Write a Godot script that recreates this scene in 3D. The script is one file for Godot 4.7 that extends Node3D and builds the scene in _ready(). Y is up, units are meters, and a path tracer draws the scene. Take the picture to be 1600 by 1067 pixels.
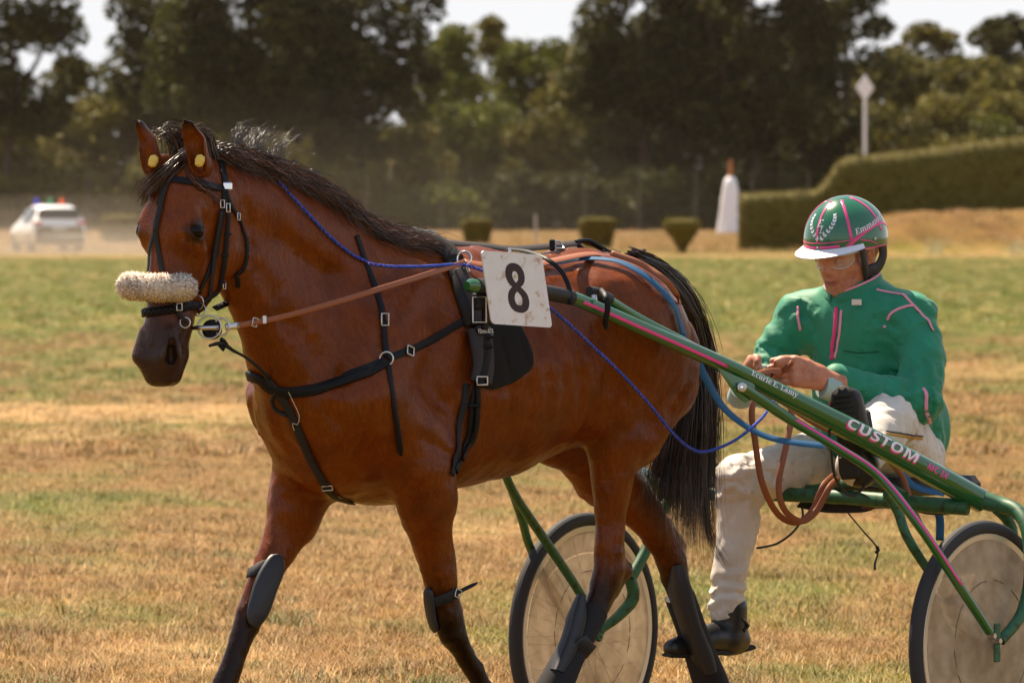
extends Node3D
# A trotter, its driver and sulky walking across a summer racecourse, lit from behind.

var rng := RandomNumberGenerator.new()
var noise := FastNoiseLite.new()
var M := {}
var taken := {}

func numbered(called: String) -> String:
	if not taken.has(called):
		taken[called] = 0
		return called
	taken[called] += 1
	return "%s_%03d" % [called, taken[called]]

func tag(o: Node, label: String, category: String, group := "", kind := "") -> void:
	o.set_meta("label", label)
	o.set_meta("category", category)
	if group != "": o.set_meta("group", group)
	if kind != "": o.set_meta("kind", kind)

func thing(called: String, label: String, category: String, at := Transform3D.IDENTITY, group := "") -> Node3D:
	var o := Node3D.new()
	o.name = numbered(called)
	add_child(o)
	o.transform = at
	tag(o, label, category, group)
	return o

func part(called: String, mesh: Mesh, m: Material, parent: Node, at := Transform3D.IDENTITY) -> MeshInstance3D:
	var o := MeshInstance3D.new()
	o.name = called
	o.mesh = mesh
	if m: o.material_override = m
	o.transform = at
	parent.add_child(o, true)
	return o

func solo(called: String, mesh: Mesh, m: Material, label: String, category: String, at := Transform3D.IDENTITY, group := "", kind := "") -> MeshInstance3D:
	var o := part(numbered(called), mesh, m, self, at)
	tag(o, label, category, group, kind)
	return o

func structure(called: String, mesh: Mesh, m: Material, at := Transform3D.IDENTITY) -> MeshInstance3D:
	var o := part(called, mesh, m, self, at)
	o.set_meta("kind", "structure")
	return o

func lin(r: float, g: float, b: float) -> Color:
	return Color(r, g, b).linear_to_srgb()

func mat(called: String, c: Color, rough := 0.7, metal := 0.0) -> StandardMaterial3D:
	var m := StandardMaterial3D.new()
	m.resource_name = called
	m.albedo_color = c
	m.roughness = rough
	m.metallic = metal
	M[called] = m
	return m

func noise_tex(freq: float, size := 256, octaves := 4, ramp: Array = [], normal := false, strength := 4.0, s := 1) -> NoiseTexture2D:
	var n := FastNoiseLite.new()
	n.seed = s
	n.frequency = freq
	n.fractal_octaves = octaves
	var t := NoiseTexture2D.new()
	t.width = size
	t.height = size
	t.seamless = true
	t.noise = n
	if normal:
		t.as_normal_map = true
		t.bump_strength = strength
	if ramp.size():
		var g := Gradient.new()
		g.offsets = PackedFloat32Array(ramp.map(func(x): return x[0]))
		g.colors = PackedColorArray(ramp.map(func(x): return x[1]))
		t.color_ramp = g
	return t

# ---------- meshes swept along a line
func st_new() -> SurfaceTool:
	var st := SurfaceTool.new()
	st.begin(Mesh.PRIMITIVE_TRIANGLES)
	return st

func curve(points: Array, step := 0.02) -> PackedVector3Array:
	# Catmull-Rom through the points
	var out := PackedVector3Array()
	var n := points.size()
	for i in n - 1:
		var p0: Vector3 = points[maxi(i - 1, 0)]
		var p1: Vector3 = points[i]
		var p2: Vector3 = points[i + 1]
		var p3: Vector3 = points[mini(i + 2, n - 1)]
		var m := maxi(1, int(ceil(p1.distance_to(p2) / step)))
		for j in m:
			out.append(p1.cubic_interpolate(p2, p0, p3, float(j) / m))
	out.append(points[n - 1])
	return out

func tube(st: SurfaceTool, path: PackedVector3Array, radii: Array, sides := 10, caps := true, col := Color.WHITE, squash := 1.0) -> void:
	var n := path.size()
	var base := 0
	var t0 := (path[1] - path[0]).normalized()
	var nrm := t0.cross(Vector3.UP if absf(t0.y) < 0.9 else Vector3.RIGHT).normalized()
	var rings := []
	for i in n:
		var t := (path[mini(i + 1, n - 1)] - path[maxi(i - 1, 0)]).normalized()
		nrm = (nrm - t * nrm.dot(t)).normalized()
		var bn := t.cross(nrm)
		var f := float(i) / (n - 1) * (radii.size() - 1)
		var k := mini(int(f), radii.size() - 2) if radii.size() > 1 else 0
		var r: float = lerpf(radii[k], radii[k + 1], f - k) if radii.size() > 1 else radii[0]
		var ring := []
		for j in sides:
			var a := TAU * j / sides
			var d := nrm * cos(a) + bn * sin(a) * squash
			ring.append([path[i] + d * r, d.normalized()])
		rings.append(ring)
	for i in n - 1:
		for j in sides:
			var k := (j + 1) % sides
			for q in [rings[i][j], rings[i + 1][j], rings[i][k], rings[i][k], rings[i + 1][j], rings[i + 1][k]]:
				st.set_color(col)
				st.set_normal(q[1])
				st.add_vertex(q[0])
	if caps:
		for e in [0, n - 1]:
			var nn: Vector3 = (path[0] - path[1]).normalized() if e == 0 else (path[n - 1] - path[n - 2]).normalized()
			for j in sides:
				var k := (j + 1) % sides
				var tri := [path[e], rings[e][j][0], rings[e][k][0]] if e == 0 else [path[e], rings[e][k][0], rings[e][j][0]]
				for q in tri:
					st.set_color(col)
					st.set_normal(nn)
					st.add_vertex(q)

func tube_mesh(points: Array, radii: Array, sides := 12, step := 0.02, squash := 1.0) -> ArrayMesh:
	var st := st_new()
	tube(st, curve(points, step), radii, sides, true, Color.WHITE, squash)
	return st.commit()

# flat strap: path, face normals, half width profile, thickness
func ribbon(st: SurfaceTool, path: PackedVector3Array, normals: PackedVector3Array, width: float, thick: float, col := Color.WHITE, taper := false, oval := 0.0) -> void:
	var n := path.size()
	var secs := []
	for i in n:
		var t := (path[mini(i + 1, n - 1)] - path[maxi(i - 1, 0)]).normalized()
		var nn := normals[i]
		nn = (nn - t * nn.dot(t)).normalized()
		var s := t.cross(nn)
		var w := width * 0.5
		if taper and i >= n - 3:
			w *= [0.9, 0.65, 0.2][i - (n - 3)]
		if oval > 0.0:
			w *= sqrt(maxf(0.03, 1.0 - pow(absf(2.0 * i / (n - 1.0) - 1.0), oval)))
		var h := thick * 0.5
		var c := minf(h * 0.8, w * 0.4)
		# section with chamfered corners
		var sec := []
		for q in [[-w + c, h], [w - c, h], [w, h - c], [w, -h + c], [w - c, -h], [-w + c, -h], [-w, -h + c], [-w, h - c]]:
			sec.append(path[i] + s * q[0] + nn * q[1])
		secs.append([sec, s, nn])
	for i in n - 1:
		for j in 8:
			var k := (j + 1) % 8
			var a: Vector3 = secs[i][0][j]
			var b: Vector3 = secs[i][0][k]
			var c: Vector3 = secs[i + 1][0][j]
			var d: Vector3 = secs[i + 1][0][k]
			for q in [a, c, b, b, c, d]:
				st.set_color(col)
				st.add_vertex(q)
	for e in [0, n - 1]:
		for j in range(1, 7):
			var sec: Array = secs[e][0]
			var tri := [sec[0], sec[j], sec[j + 1]] if e == 0 else [sec[0], sec[j + 1], sec[j]]
			for q in tri:
				st.set_color(col)
				st.add_vertex(q)

func ribbon_mesh(points: Array, normal: Variant, width: float, thick: float, step := 0.015, taper := false) -> ArrayMesh:
	# normal: one Vector3 for all, or one for each point
	var path := curve(points, step)
	var normals := PackedVector3Array()
	if normal is Vector3:
		normals.resize(path.size())
		normals.fill(normal)
	else:
		var n: Array = normal
		for i in path.size():
			var f := float(i) / (path.size() - 1) * (n.size() - 1)
			var k := mini(int(f), n.size() - 2)
			normals.append((n[k] as Vector3).lerp(n[k + 1], f - k).normalized())
	var st := st_new()
	ribbon(st, path, normals, width, thick, Color.WHITE, taper)
	st.set_smooth_group(-1)
	st.generate_normals()
	return st.commit()

func boxed(st: SurfaceTool, c: Vector3, size: Vector3, basis := Basis.IDENTITY, bev := 0.15, col := Color.WHITE) -> void:
	# a box with chamfered edges
	var h := size * 0.5
	var b := minf(h.x, minf(h.y, h.z)) * bev * 2.0
	var faces := []
	for ax in 3:
		for s in [-1.0, 1.0]:
			var u := (ax + 1) % 3
			var v := (ax + 2) % 3
			var q := []
			for k in [[-1, -1], [1, -1], [1, 1], [-1, 1]]:
				var p := Vector3.ZERO
				p[ax] = h[ax] * s
				p[u] = (h[u] - b) * k[0]
				p[v] = (h[v] - b) * k[1]
				q.append(p)
			faces.append(q)
	for ax in 3:
		var u := (ax + 1) % 3
		var v := (ax + 2) % 3
		for su in [-1.0, 1.0]:
			for sv in [-1.0, 1.0]:
				var q := []
				for k in [[-1, 0], [1, 0], [1, 1], [-1, 1]]:
					var p := Vector3.ZERO
					p[ax] = (h[ax] - b) * k[0]
					p[u] = (h[u] - (b if k[1] == 1 else 0.0)) * su
					p[v] = (h[v] - (b if k[1] == 0 else 0.0)) * sv
					q.append(p)
				faces.append(q)
	for sx in [-1.0, 1.0]:
		for sy in [-1.0, 1.0]:
			for sz in [-1.0, 1.0]:
				var s := Vector3(sx, sy, sz)
				var q := []
				for ax in 3:
					var p := h - Vector3(b, b, b)
					p[ax] = h[ax]
					q.append(p * s)
				faces.append(q)
	for q in faces:
		var nn: Vector3 = (q[1] - q[0]).cross(q[2] - q[0])
		var mid := Vector3.ZERO
		for p in q: mid += p
		var r: Array = q.duplicate()
		if nn.dot(mid) > 0: r.reverse()
		var out := (basis * (nn if nn.dot(mid) > 0 else -nn)).normalized()
		for i in range(1, r.size() - 1):
			for p in [r[0], r[i], r[i + 1]]:
				st.set_color(col)
				st.set_normal(out)
				st.add_vertex(c + basis * p)

func box_mesh(size: Vector3, bev := 0.15) -> ArrayMesh:
	var st := st_new()
	boxed(st, Vector3.ZERO, size, Basis.IDENTITY, bev)
	return st.commit()

func torus_path(c: Vector3, n: Vector3, r: float, k := 28) -> PackedVector3Array:
	var u := n.cross(Vector3.UP if absf(n.y) < 0.9 else Vector3.RIGHT).normalized()
	var v := n.cross(u)
	var p := PackedVector3Array()
	for i in k + 1:
		var a := TAU * i / k
		p.append(c + (u * cos(a) + v * sin(a)) * r)
	return p

func ring_mesh(c: Vector3, n: Vector3, r: float, wire: float) -> ArrayMesh:
	var st := st_new()
	tube(st, torus_path(c, n, r), [wire], 8, false)
	return st.commit()

# lathe round +y: profile of (radius, height)
func lathe(st: SurfaceTool, profile: Array, sides: int, at := Transform3D.IDENTITY, col := Color.WHITE) -> void:
	for i in profile.size() - 1:
		var p: Vector2 = profile[i]
		var q: Vector2 = profile[i + 1]
		var d := (q - p).normalized()
		var nn := Vector2(d.y, -d.x)
		for j in sides:
			var a0 := TAU * j / sides
			var a1 := TAU * (j + 1) / sides
			for k in [[p, a0], [p, a1], [q, a0], [q, a0], [p, a1], [q, a1]]:
				var r: Vector2 = k[0]
				var a: float = k[1]
				st.set_color(col)
				st.set_normal(at.basis * Vector3(nn.x * cos(a), nn.y, nn.x * sin(a)))
				st.add_vertex(at * Vector3(r.x * cos(a), r.y, r.x * sin(a)))

func facing(dir: Vector3) -> Basis:
	# a basis whose y points along dir
	var y := dir.normalized()
	var x := y.cross(Vector3(0, 0, 1) if absf(y.z) < 0.9 else Vector3(1, 0, 0)).normalized()
	return Basis(x, y, x.cross(y))

# ---------- bodies: tapered bones joined smoothly, meshed with surface nets
func body_distance(p: Vector3, bones: PackedFloat32Array) -> float:
	var f := 9.0
	var i := 0
	var n := bones.size()
	while i < n:
		var g := bones[i + 13]
		var k := bones[i + 9]
		var add := bones[i + 10] > 0
		var d := 9.0
		while i < n and bones[i + 13] == g:
			var abx := bones[i + 3] - bones[i]
			var aby := bones[i + 4] - bones[i + 1]
			var abz := bones[i + 5] - bones[i + 2]
			var vx := p.x - bones[i]
			var vy := p.y - bones[i + 1]
			var vz := p.z - bones[i + 2]
			var t := clampf((vx * abx + vy * aby + vz * abz) / maxf(abx * abx + aby * aby + abz * abz, 1e-9), 0.0, 1.0)
			vx -= abx * t
			vy -= aby * t
			vz -= abz * t
			var l := (vx * bones[i + 11] + vz * bones[i + 12]) * (1.0 / lerpf(bones[i + 8], bones[i + 14], t) - 1.0)
			vx += l * bones[i + 11]
			vz += l * bones[i + 12]
			d = minf(d, sqrt(vx * vx + vy * vy + vz * vz) - lerpf(bones[i + 6], bones[i + 7], t))
			i += 15
		if add:
			var h := maxf(k - absf(f - d), 0.0) / k
			f = minf(f, d) - h * h * k * 0.25
		else:
			d = -d
			var h := maxf(k - absf(f - d), 0.0) / k
			f = maxf(f, d) + h * h * k * 0.25
	return f

func body_normal(p: Vector3, bones: PackedFloat32Array, e := 0.006) -> Vector3:
	return Vector3(
		body_distance(p + Vector3(e, 0, 0), bones) - body_distance(p - Vector3(e, 0, 0), bones),
		body_distance(p + Vector3(0, e, 0), bones) - body_distance(p - Vector3(0, e, 0), bones),
		body_distance(p + Vector3(0, 0, e), bones) - body_distance(p - Vector3(0, 0, e), bones)).normalized()

func near_bones(bones: PackedFloat32Array, points: PackedVector3Array, margin := 0.12) -> PackedFloat32Array:
	# only the bones that matter along these points
	var box := AABB(points[0], Vector3.ZERO)
	for p in points: box = box.expand(p)
	box = box.grow(margin)
	var out := PackedFloat32Array()
	for i in range(0, bones.size(), 15):
		var r := maxf(bones[i + 6], bones[i + 7]) * maxf(1.0, maxf(bones[i + 8], bones[i + 14])) + bones[i + 9]
		var b := AABB(Vector3(bones[i], bones[i + 1], bones[i + 2]), Vector3.ZERO).expand(Vector3(bones[i + 3], bones[i + 4], bones[i + 5])).grow(r)
		if b.intersects(box): out.append_array(bones.slice(i, i + 15))
	return out

func onto(p: Vector3, bones: PackedFloat32Array, off: float) -> Vector3:
	for i in 6:
		p -= body_normal(p, bones) * (body_distance(p, bones) - off) * 0.8
	return p

var slab_jobs := []
func fill_slab(job: int) -> void:
	var j: Dictionary = slab_jobs[job]
	var bones: PackedFloat32Array = j.bones
	var lo: Vector3 = j.lo
	var cell: float = j.cell
	var nx: int = j.nx
	var ny: int = j.ny
	var z0: int = j.z0
	var z1: int = j.z1
	var f := PackedFloat32Array()
	f.resize(nx * ny * (z1 - z0))
	f.fill(1.0)
	var tmp := PackedFloat32Array()
	var i := 0
	var nb := bones.size()
	while i < nb:
		var g := bones[i + 13]
		var e := i
		var k := bones[i + 9]
		var ik := 1.0 / k
		var add := bones[i + 10] > 0
		# the box of the whole group
		var glo := Vector3(9, 9, 9)
		var ghi := -glo
		while e < nb and bones[e + 13] == g:
			var reach := (maxf(bones[e + 6], bones[e + 7]) + k) * maxf(1.0, maxf(bones[e + 8], bones[e + 14])) + cell * 2.0
			var r3 := Vector3(reach, reach, reach)
			var pa := Vector3(bones[e], bones[e + 1], bones[e + 2])
			var pb := Vector3(bones[e + 3], bones[e + 4], bones[e + 5])
			glo = glo.min(pa - r3).min(pb - r3)
			ghi = ghi.max(pa + r3).max(pb + r3)
			e += 15
		var x0 := clampi(int((glo.x - lo.x) / cell), 0, nx)
		var x1 := clampi(int((ghi.x - lo.x) / cell) + 1, 0, nx)
		var y0 := clampi(int((glo.y - lo.y) / cell), 0, ny)
		var y1 := clampi(int((ghi.y - lo.y) / cell) + 1, 0, ny)
		var s0 := clampi(int((glo.z - lo.z) / cell), z0, z1)
		var s1 := clampi(int((ghi.z - lo.z) / cell) + 1, z0, z1)
		var wx := x1 - x0
		var wy := y1 - y0
		if wx <= 0 or wy <= 0 or s1 <= s0:
			i = e
			continue
		var single := e - i == 15
		if not single:
			tmp.resize(wx * wy * (s1 - s0))
			tmp.fill(1.0)
		while i < e:
			var ax := bones[i]
			var ay := bones[i + 1]
			var az := bones[i + 2]
			var abx := bones[i + 3] - ax
			var aby := bones[i + 4] - ay
			var abz := bones[i + 5] - az
			var ra := bones[i + 6]
			var dr := bones[i + 7] - ra
			var sa := bones[i + 8]
			var sd := bones[i + 14] - sa
			var lx := bones[i + 11]
			var lz := bones[i + 12]
			var inv := 1.0 / maxf(abx * abx + aby * aby + abz * abz, 1e-9)
			var reach := (maxf(ra, ra + dr) + k) * maxf(1.0, maxf(bones[i + 8], bones[i + 14])) + cell * 2.0
			var bx0 := clampi(int((minf(ax, ax + abx) - reach - lo.x) / cell), x0, x1)
			var bx1 := clampi(int((maxf(ax, ax + abx) + reach - lo.x) / cell) + 1, x0, x1)
			var by0 := clampi(int((minf(ay, ay + aby) - reach - lo.y) / cell), y0, y1)
			var by1 := clampi(int((maxf(ay, ay + aby) + reach - lo.y) / cell) + 1, y0, y1)
			var bs0 := clampi(int((minf(az, az + abz) - reach - lo.z) / cell), s0, s1)
			var bs1 := clampi(int((maxf(az, az + abz) + reach - lo.z) / cell) + 1, s0, s1)
			for z in range(bs0, bs1):
				var pz := lo.z + z * cell - az
				for y in range(by0, by1):
					var py := lo.y + y * cell - ay
					var at := ((z - z0) * ny + y) * nx + bx0
					var ta := ((z - s0) * wy + y - y0) * wx + bx0 - x0
					var dyz := py * aby + pz * abz
					var px := lo.x + bx0 * cell - ax
					for x in range(bx0, bx1):
						var was := f[at]
						if not (add and was < -0.05):
							var t := (px * abx + dyz) * inv
							t = 0.0 if t < 0.0 else (1.0 if t > 1.0 else t)
							var vx := px - abx * t
							var vy := py - aby * t
							var vz := pz - abz * t
							var l := (vx * lx + vz * lz) * (1.0 / (sa + sd * t) - 1.0)
							vx += l * lx
							vz += l * lz
							var d := sqrt(vx * vx + vy * vy + vz * vz) - ra - dr * t
							if not single:
								if d < tmp[ta]: tmp[ta] = d
							elif add:
								var h := k - absf(was - d)
								if h > 0.0:
									f[at] = minf(was, d) - h * h * ik * 0.25
								elif d < was:
									f[at] = d
							else:
								d = -d
								var h := k - absf(was - d)
								if h > 0.0:
									f[at] = maxf(was, d) + h * h * ik * 0.25
								elif d > was:
									f[at] = d
						at += 1
						ta += 1
						px += cell
			i += 15
		if not single:
			var ta := 0
			for z in range(s0, s1):
				for y in range(y0, y1):
					var at := ((z - z0) * ny + y) * nx + x0
					for x in range(x0, x1):
						var d := tmp[ta]
						if d < 0.9:
							var was := f[at]
							var h := k - absf(was - d)
							if h > 0.0:
								f[at] = minf(was, d) - h * h * ik * 0.25
							elif d < was:
								f[at] = d
						at += 1
						ta += 1
	j.f = f

func net(bones: PackedFloat32Array, lo: Vector3, hi: Vector3, cell: float, paint: String, into: Dictionary, shape := "") -> void:
	# adds the surface of the bones inside lo..hi to into.{v, n, c, i}
	var nx := int((hi.x - lo.x) / cell) + 2
	var ny := int((hi.y - lo.y) / cell) + 2
	var nz := int((hi.z - lo.z) / cell) + 2
	slab_jobs = []
	var slabs := 8
	for s in slabs:
		slab_jobs.append({"bones": bones, "lo": lo, "cell": cell, "nx": nx, "ny": ny, "z0": nz * s / slabs, "z1": nz * (s + 1) / slabs, "f": null})
	var id := WorkerThreadPool.add_group_task(fill_slab, slabs)
	WorkerThreadPool.wait_for_group_task_completion(id)
	var f := PackedFloat32Array()
	for s in slab_jobs:
		f.append_array(s.f)
	if shape != "":
		for z in nz:
			for y in ny:
				for x in nx:
					var q := (z * ny + y) * nx + x
					if absf(f[q]) < cell * 3.0:
						f[q] = reshaped(shape, lo + Vector3(x, y, z) * cell, f[q])
	var which := PackedInt32Array()
	which.resize(f.size())
	which.fill(-1)
	var v: PackedVector3Array = into.v
	var n: PackedVector3Array = into.n
	var c: PackedColorArray = into.c
	var idx: PackedInt32Array = into.i
	var sy := nx
	var sz := nx * ny
	for z in nz - 1:
		for y in ny - 1:
			var q := z * sz + y * sy
			for x in nx - 1:
				var a := f[q]
				var b := f[q + 1]
				var far := a if a > 0 else -a
				if far < cell * 4.0 and far > 0.0 or b * a < 0.0:
					var cc := f[q + sy]
					var d := f[q + sy + 1]
					var e := f[q + sz]
					var g := f[q + sz + 1]
					var h := f[q + sz + sy]
					var k := f[q + sz + sy + 1]
					var m := int(a < 0) + int(b < 0) + int(cc < 0) + int(d < 0) + int(e < 0) + int(g < 0) + int(h < 0) + int(k < 0)
					if m > 0 and m < 8:
						var sum := Vector3.ZERO
						var cnt := 0
						if (a < 0) != (b < 0): sum += Vector3(a / (a - b), 0, 0); cnt += 1
						if (cc < 0) != (d < 0): sum += Vector3(cc / (cc - d), 1, 0); cnt += 1
						if (e < 0) != (g < 0): sum += Vector3(e / (e - g), 0, 1); cnt += 1
						if (h < 0) != (k < 0): sum += Vector3(h / (h - k), 1, 1); cnt += 1
						if (a < 0) != (cc < 0): sum += Vector3(0, a / (a - cc), 0); cnt += 1
						if (b < 0) != (d < 0): sum += Vector3(1, b / (b - d), 0); cnt += 1
						if (e < 0) != (h < 0): sum += Vector3(0, e / (e - h), 1); cnt += 1
						if (g < 0) != (k < 0): sum += Vector3(1, g / (g - k), 1); cnt += 1
						if (a < 0) != (e < 0): sum += Vector3(0, 0, a / (a - e)); cnt += 1
						if (b < 0) != (g < 0): sum += Vector3(1, 0, b / (b - g)); cnt += 1
						if (cc < 0) != (h < 0): sum += Vector3(0, 1, cc / (cc - h)); cnt += 1
						if (d < 0) != (k < 0): sum += Vector3(1, 1, d / (d - k)); cnt += 1
						var p := lo + (Vector3(x, y, z) + sum / cnt) * cell
						var nn := Vector3(b - a + d - cc + g - e + k - h, cc - a + d - b + h - e + k - g, e - a + g - b + h - cc + k - d).normalized()
						which[q] = v.size()
						v.append(p)
						n.append(nn)
						c.append(painted(paint, p, nn))
				q += 1
	for z in range(1, nz - 1):
		for y in range(1, ny - 1):
			var q := z * sz + y * sy + 1
			for x in range(1, nx - 1):
				if which[q] >= 0 or which[q - 1 - sy - sz] >= 0 or which[q - 1] >= 0 or which[q - sy] >= 0 or which[q - sz] >= 0:
					var s := f[q] < 0
					if s != (f[q + 1] < 0):
						quad(idx, which[q - sy - sz], which[q - sz], which[q], which[q - sy], s)
					if s != (f[q + sy] < 0):
						quad(idx, which[q - 1 - sz], which[q - 1], which[q], which[q - sz], s)
					if s != (f[q + sz] < 0):
						quad(idx, which[q - 1 - sy], which[q - sy], which[q], which[q - 1], s)
				q += 1
	into.v = v
	into.n = n
	into.c = c
	into.i = idx

func quad(idx: PackedInt32Array, a: int, b: int, c: int, d: int, flip: bool) -> void:
	if a < 0 or b < 0 or c < 0 or d < 0: return
	if flip:
		idx.append_array(PackedInt32Array([a, c, b, a, d, c]))
	else:
		idx.append_array(PackedInt32Array([a, b, c, a, c, d]))

func new_net() -> Dictionary:
	return {"v": PackedVector3Array(), "n": PackedVector3Array(), "c": PackedColorArray(), "i": PackedInt32Array()}

func net_mesh(d: Dictionary) -> ArrayMesh:
	var a := []
	a.resize(Mesh.ARRAY_MAX)
	a[Mesh.ARRAY_VERTEX] = d.v
	a[Mesh.ARRAY_NORMAL] = d.n
	a[Mesh.ARRAY_COLOR] = d.c
	a[Mesh.ARRAY_INDEX] = d.i
	var m := ArrayMesh.new()
	m.add_surface_from_arrays(Mesh.PRIMITIVE_TRIANGLES, a)
	return m

var team := Transform3D(Basis(Vector3.UP, deg_to_rad(228.0)), Vector3(-0.281, 0, 0))   # x ahead of the horse, z to its off side

func camera_sky_sun() -> void:
	var cam := Camera3D.new()
	cam.name = "camera"
	cam.fov = rad_to_deg(2.0 * atan(533.5 / 11400.0))
	cam.position = Vector3(0, 1.62, 20)
	cam.rotation.x = -atan(215.5 / 11400.0)
	cam.near = 0.5
	cam.far = 4000.0
	var at := CameraAttributesPhysical.new()
	at.frustum_focal_length = 256.0
	at.frustum_focus_distance = 20.0
	at.exposure_aperture = 12.0
	cam.attributes = at
	add_child(cam)
	cam.current = true

	var we := WorldEnvironment.new()
	we.name = "environment"
	var e := Environment.new()
	e.background_mode = Environment.BG_SKY
	var sky := Sky.new()
	var sm := ProceduralSkyMaterial.new()
	sm.sky_top_color = lin(0.17, 0.21, 0.28)
	sm.sky_horizon_color = lin(0.44, 0.44, 0.445)
	sm.sky_curve = 0.25
	sm.ground_horizon_color = lin(0.5, 0.45, 0.36)
	sm.ground_bottom_color = lin(0.3, 0.22, 0.1)
	sm.sun_angle_max = 0.0
	sm.energy_multiplier = 1.0
	sky.sky_material = sm
	e.sky = sky
	e.tonemap_mode = Environment.TONE_MAPPER_LINEAR
	e.tonemap_exposure = 2.25
	e.sdfgi_enabled = true
	e.ssao_enabled = true
	e.ssil_enabled = true
	e.volumetric_fog_enabled = true
	e.volumetric_fog_density = 0.0
	we.environment = e
	add_child(we)

	var sun := DirectionalLight3D.new()
	sun.name = "sun"
	sun.light_energy = 1.6
	sun.light_color = Color(1.0, 0.92, 0.81)
	sun.light_angular_distance = 0.6
	sun.shadow_enabled = true
	add_child(sun)
	var towards := Vector3(-0.32, 0.84, -0.44).normalized()
	sun.basis = Basis.looking_at(-towards, Vector3.UP)

# x, z, height, crown width, height of the lowest leaves, kind
var TREES := [
	[-29.66, -408.00, 19.19, 8.64, 5.86, 0, "tall broad dark tree in the front row beyond the bush at the car's front"],
	[-15.28, -410.00, 19.27, 12.45, 6.07, 0, "tall broad dark tree in the front row beyond the dust trail"],
	[-8.99, -416.00, 18.37, 9.18, 6.52, 0, "tall broad dark tree in the second row beyond the fence post in the dust"],
	[-21.23, -424.00, 16.34, 8.96, 5.63, 0, "tall broad dark tree in the second row beyond the bush behind the white car"],
	[-4.33, -500.00, 14.21, 7.75, 4.72, 2, "tall broad pale green tree far back beyond the tub shaped bush"],
	[-1.47, -540.00, 16.16, 5.89, 6.43, 1, "tall narrow olive tree far back beyond the tub shaped bush"],
	[-5.79, -435.00, 11.92, 5.19, 4.33, 2, "middling narrow pale green tree in the second row beyond the tub shaped bush"],
	[1.87, -454.00, 12.56, 7.90, 5.07, 2, "middling broad pale green tree far back beyond the thin white stake"],
	[7.96, -412.00, 18.22, 9.47, 5.14, 0, "tall broad dark tree in the front row beyond the mushroom shaped bush"],
	[14.33, -410.00, 18.52, 10.18, 5.13, 0, "tall broad dark tree in the front row beyond the white draped cone"],
	[19.79, -418.00, 16.53, 7.30, 6.15, 0, "tall narrow dark tree in the second row beyond the white diamond post"],
	[11.84, -430.00, 15.75, 8.68, 5.69, 0, "tall broad dark tree in the second row beyond the mushroom shaped bush"],
	[24.84, -452.00, 11.56, 7.87, 5.06, 1, "middling broad olive tree far back beyond the white diamond post"],
	[31.93, -540.00, 15.77, 6.39, 7.42, 1, "tall narrow olive tree far back beyond the tall hedge"],
	[38.07, -540.00, 16.36, 7.37, 7.91, 0, "tall narrow dark tree far back beyond the weeds on the bank"],
	[30.32, -460.00, 11.01, 9.26, 5.11, 1, "middling broad olive tree far back beyond the tall hedge"],
	[34.63, -450.00, 11.02, 8.25, 5.25, 1, "middling broad olive tree far back beyond the weeds on the bank"],
	[21.49, -480.00, 13.81, 6.58, 5.92, 1, "middling narrow olive tree far back beyond the low end of the hedge"],
	[-31.02, -500.00, 11.93, 6.84, 5.18, 1, "middling narrow olive tree far back beyond the white car"],
	[4.99, -435.00, 13.11, 6.79, 5.13, 1, "middling narrow olive tree in the second row beyond the cup shaped bush"],
	[-34.86, -412.00, 16.70, 8.34, 5.71, 0, "tall broad dark tree in the front row beyond the open field"],
	[35.51, -420.00, 13.12, 7.72, 5.60, 0, "middling broad dark tree in the second row beyond the weeds on the bank"],
	[-13.89, -460.00, 14.17, 10.95, 5.11, 0, "tall broad dark tree far back beyond the fence post in the dust"],
	[-20.00, -465.00, 13.45, 9.36, 5.15, 0, "middling broad dark tree far back beyond the dust trail"],
	[11.18, -470.00, 14.00, 10.32, 4.97, 0, "middling broad dark tree far back beyond the mushroom shaped bush"],
	[18.13, -472.00, 13.19, 10.36, 4.99, 0, "middling broad dark tree far back beyond the low end of the hedge"],
]
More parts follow.
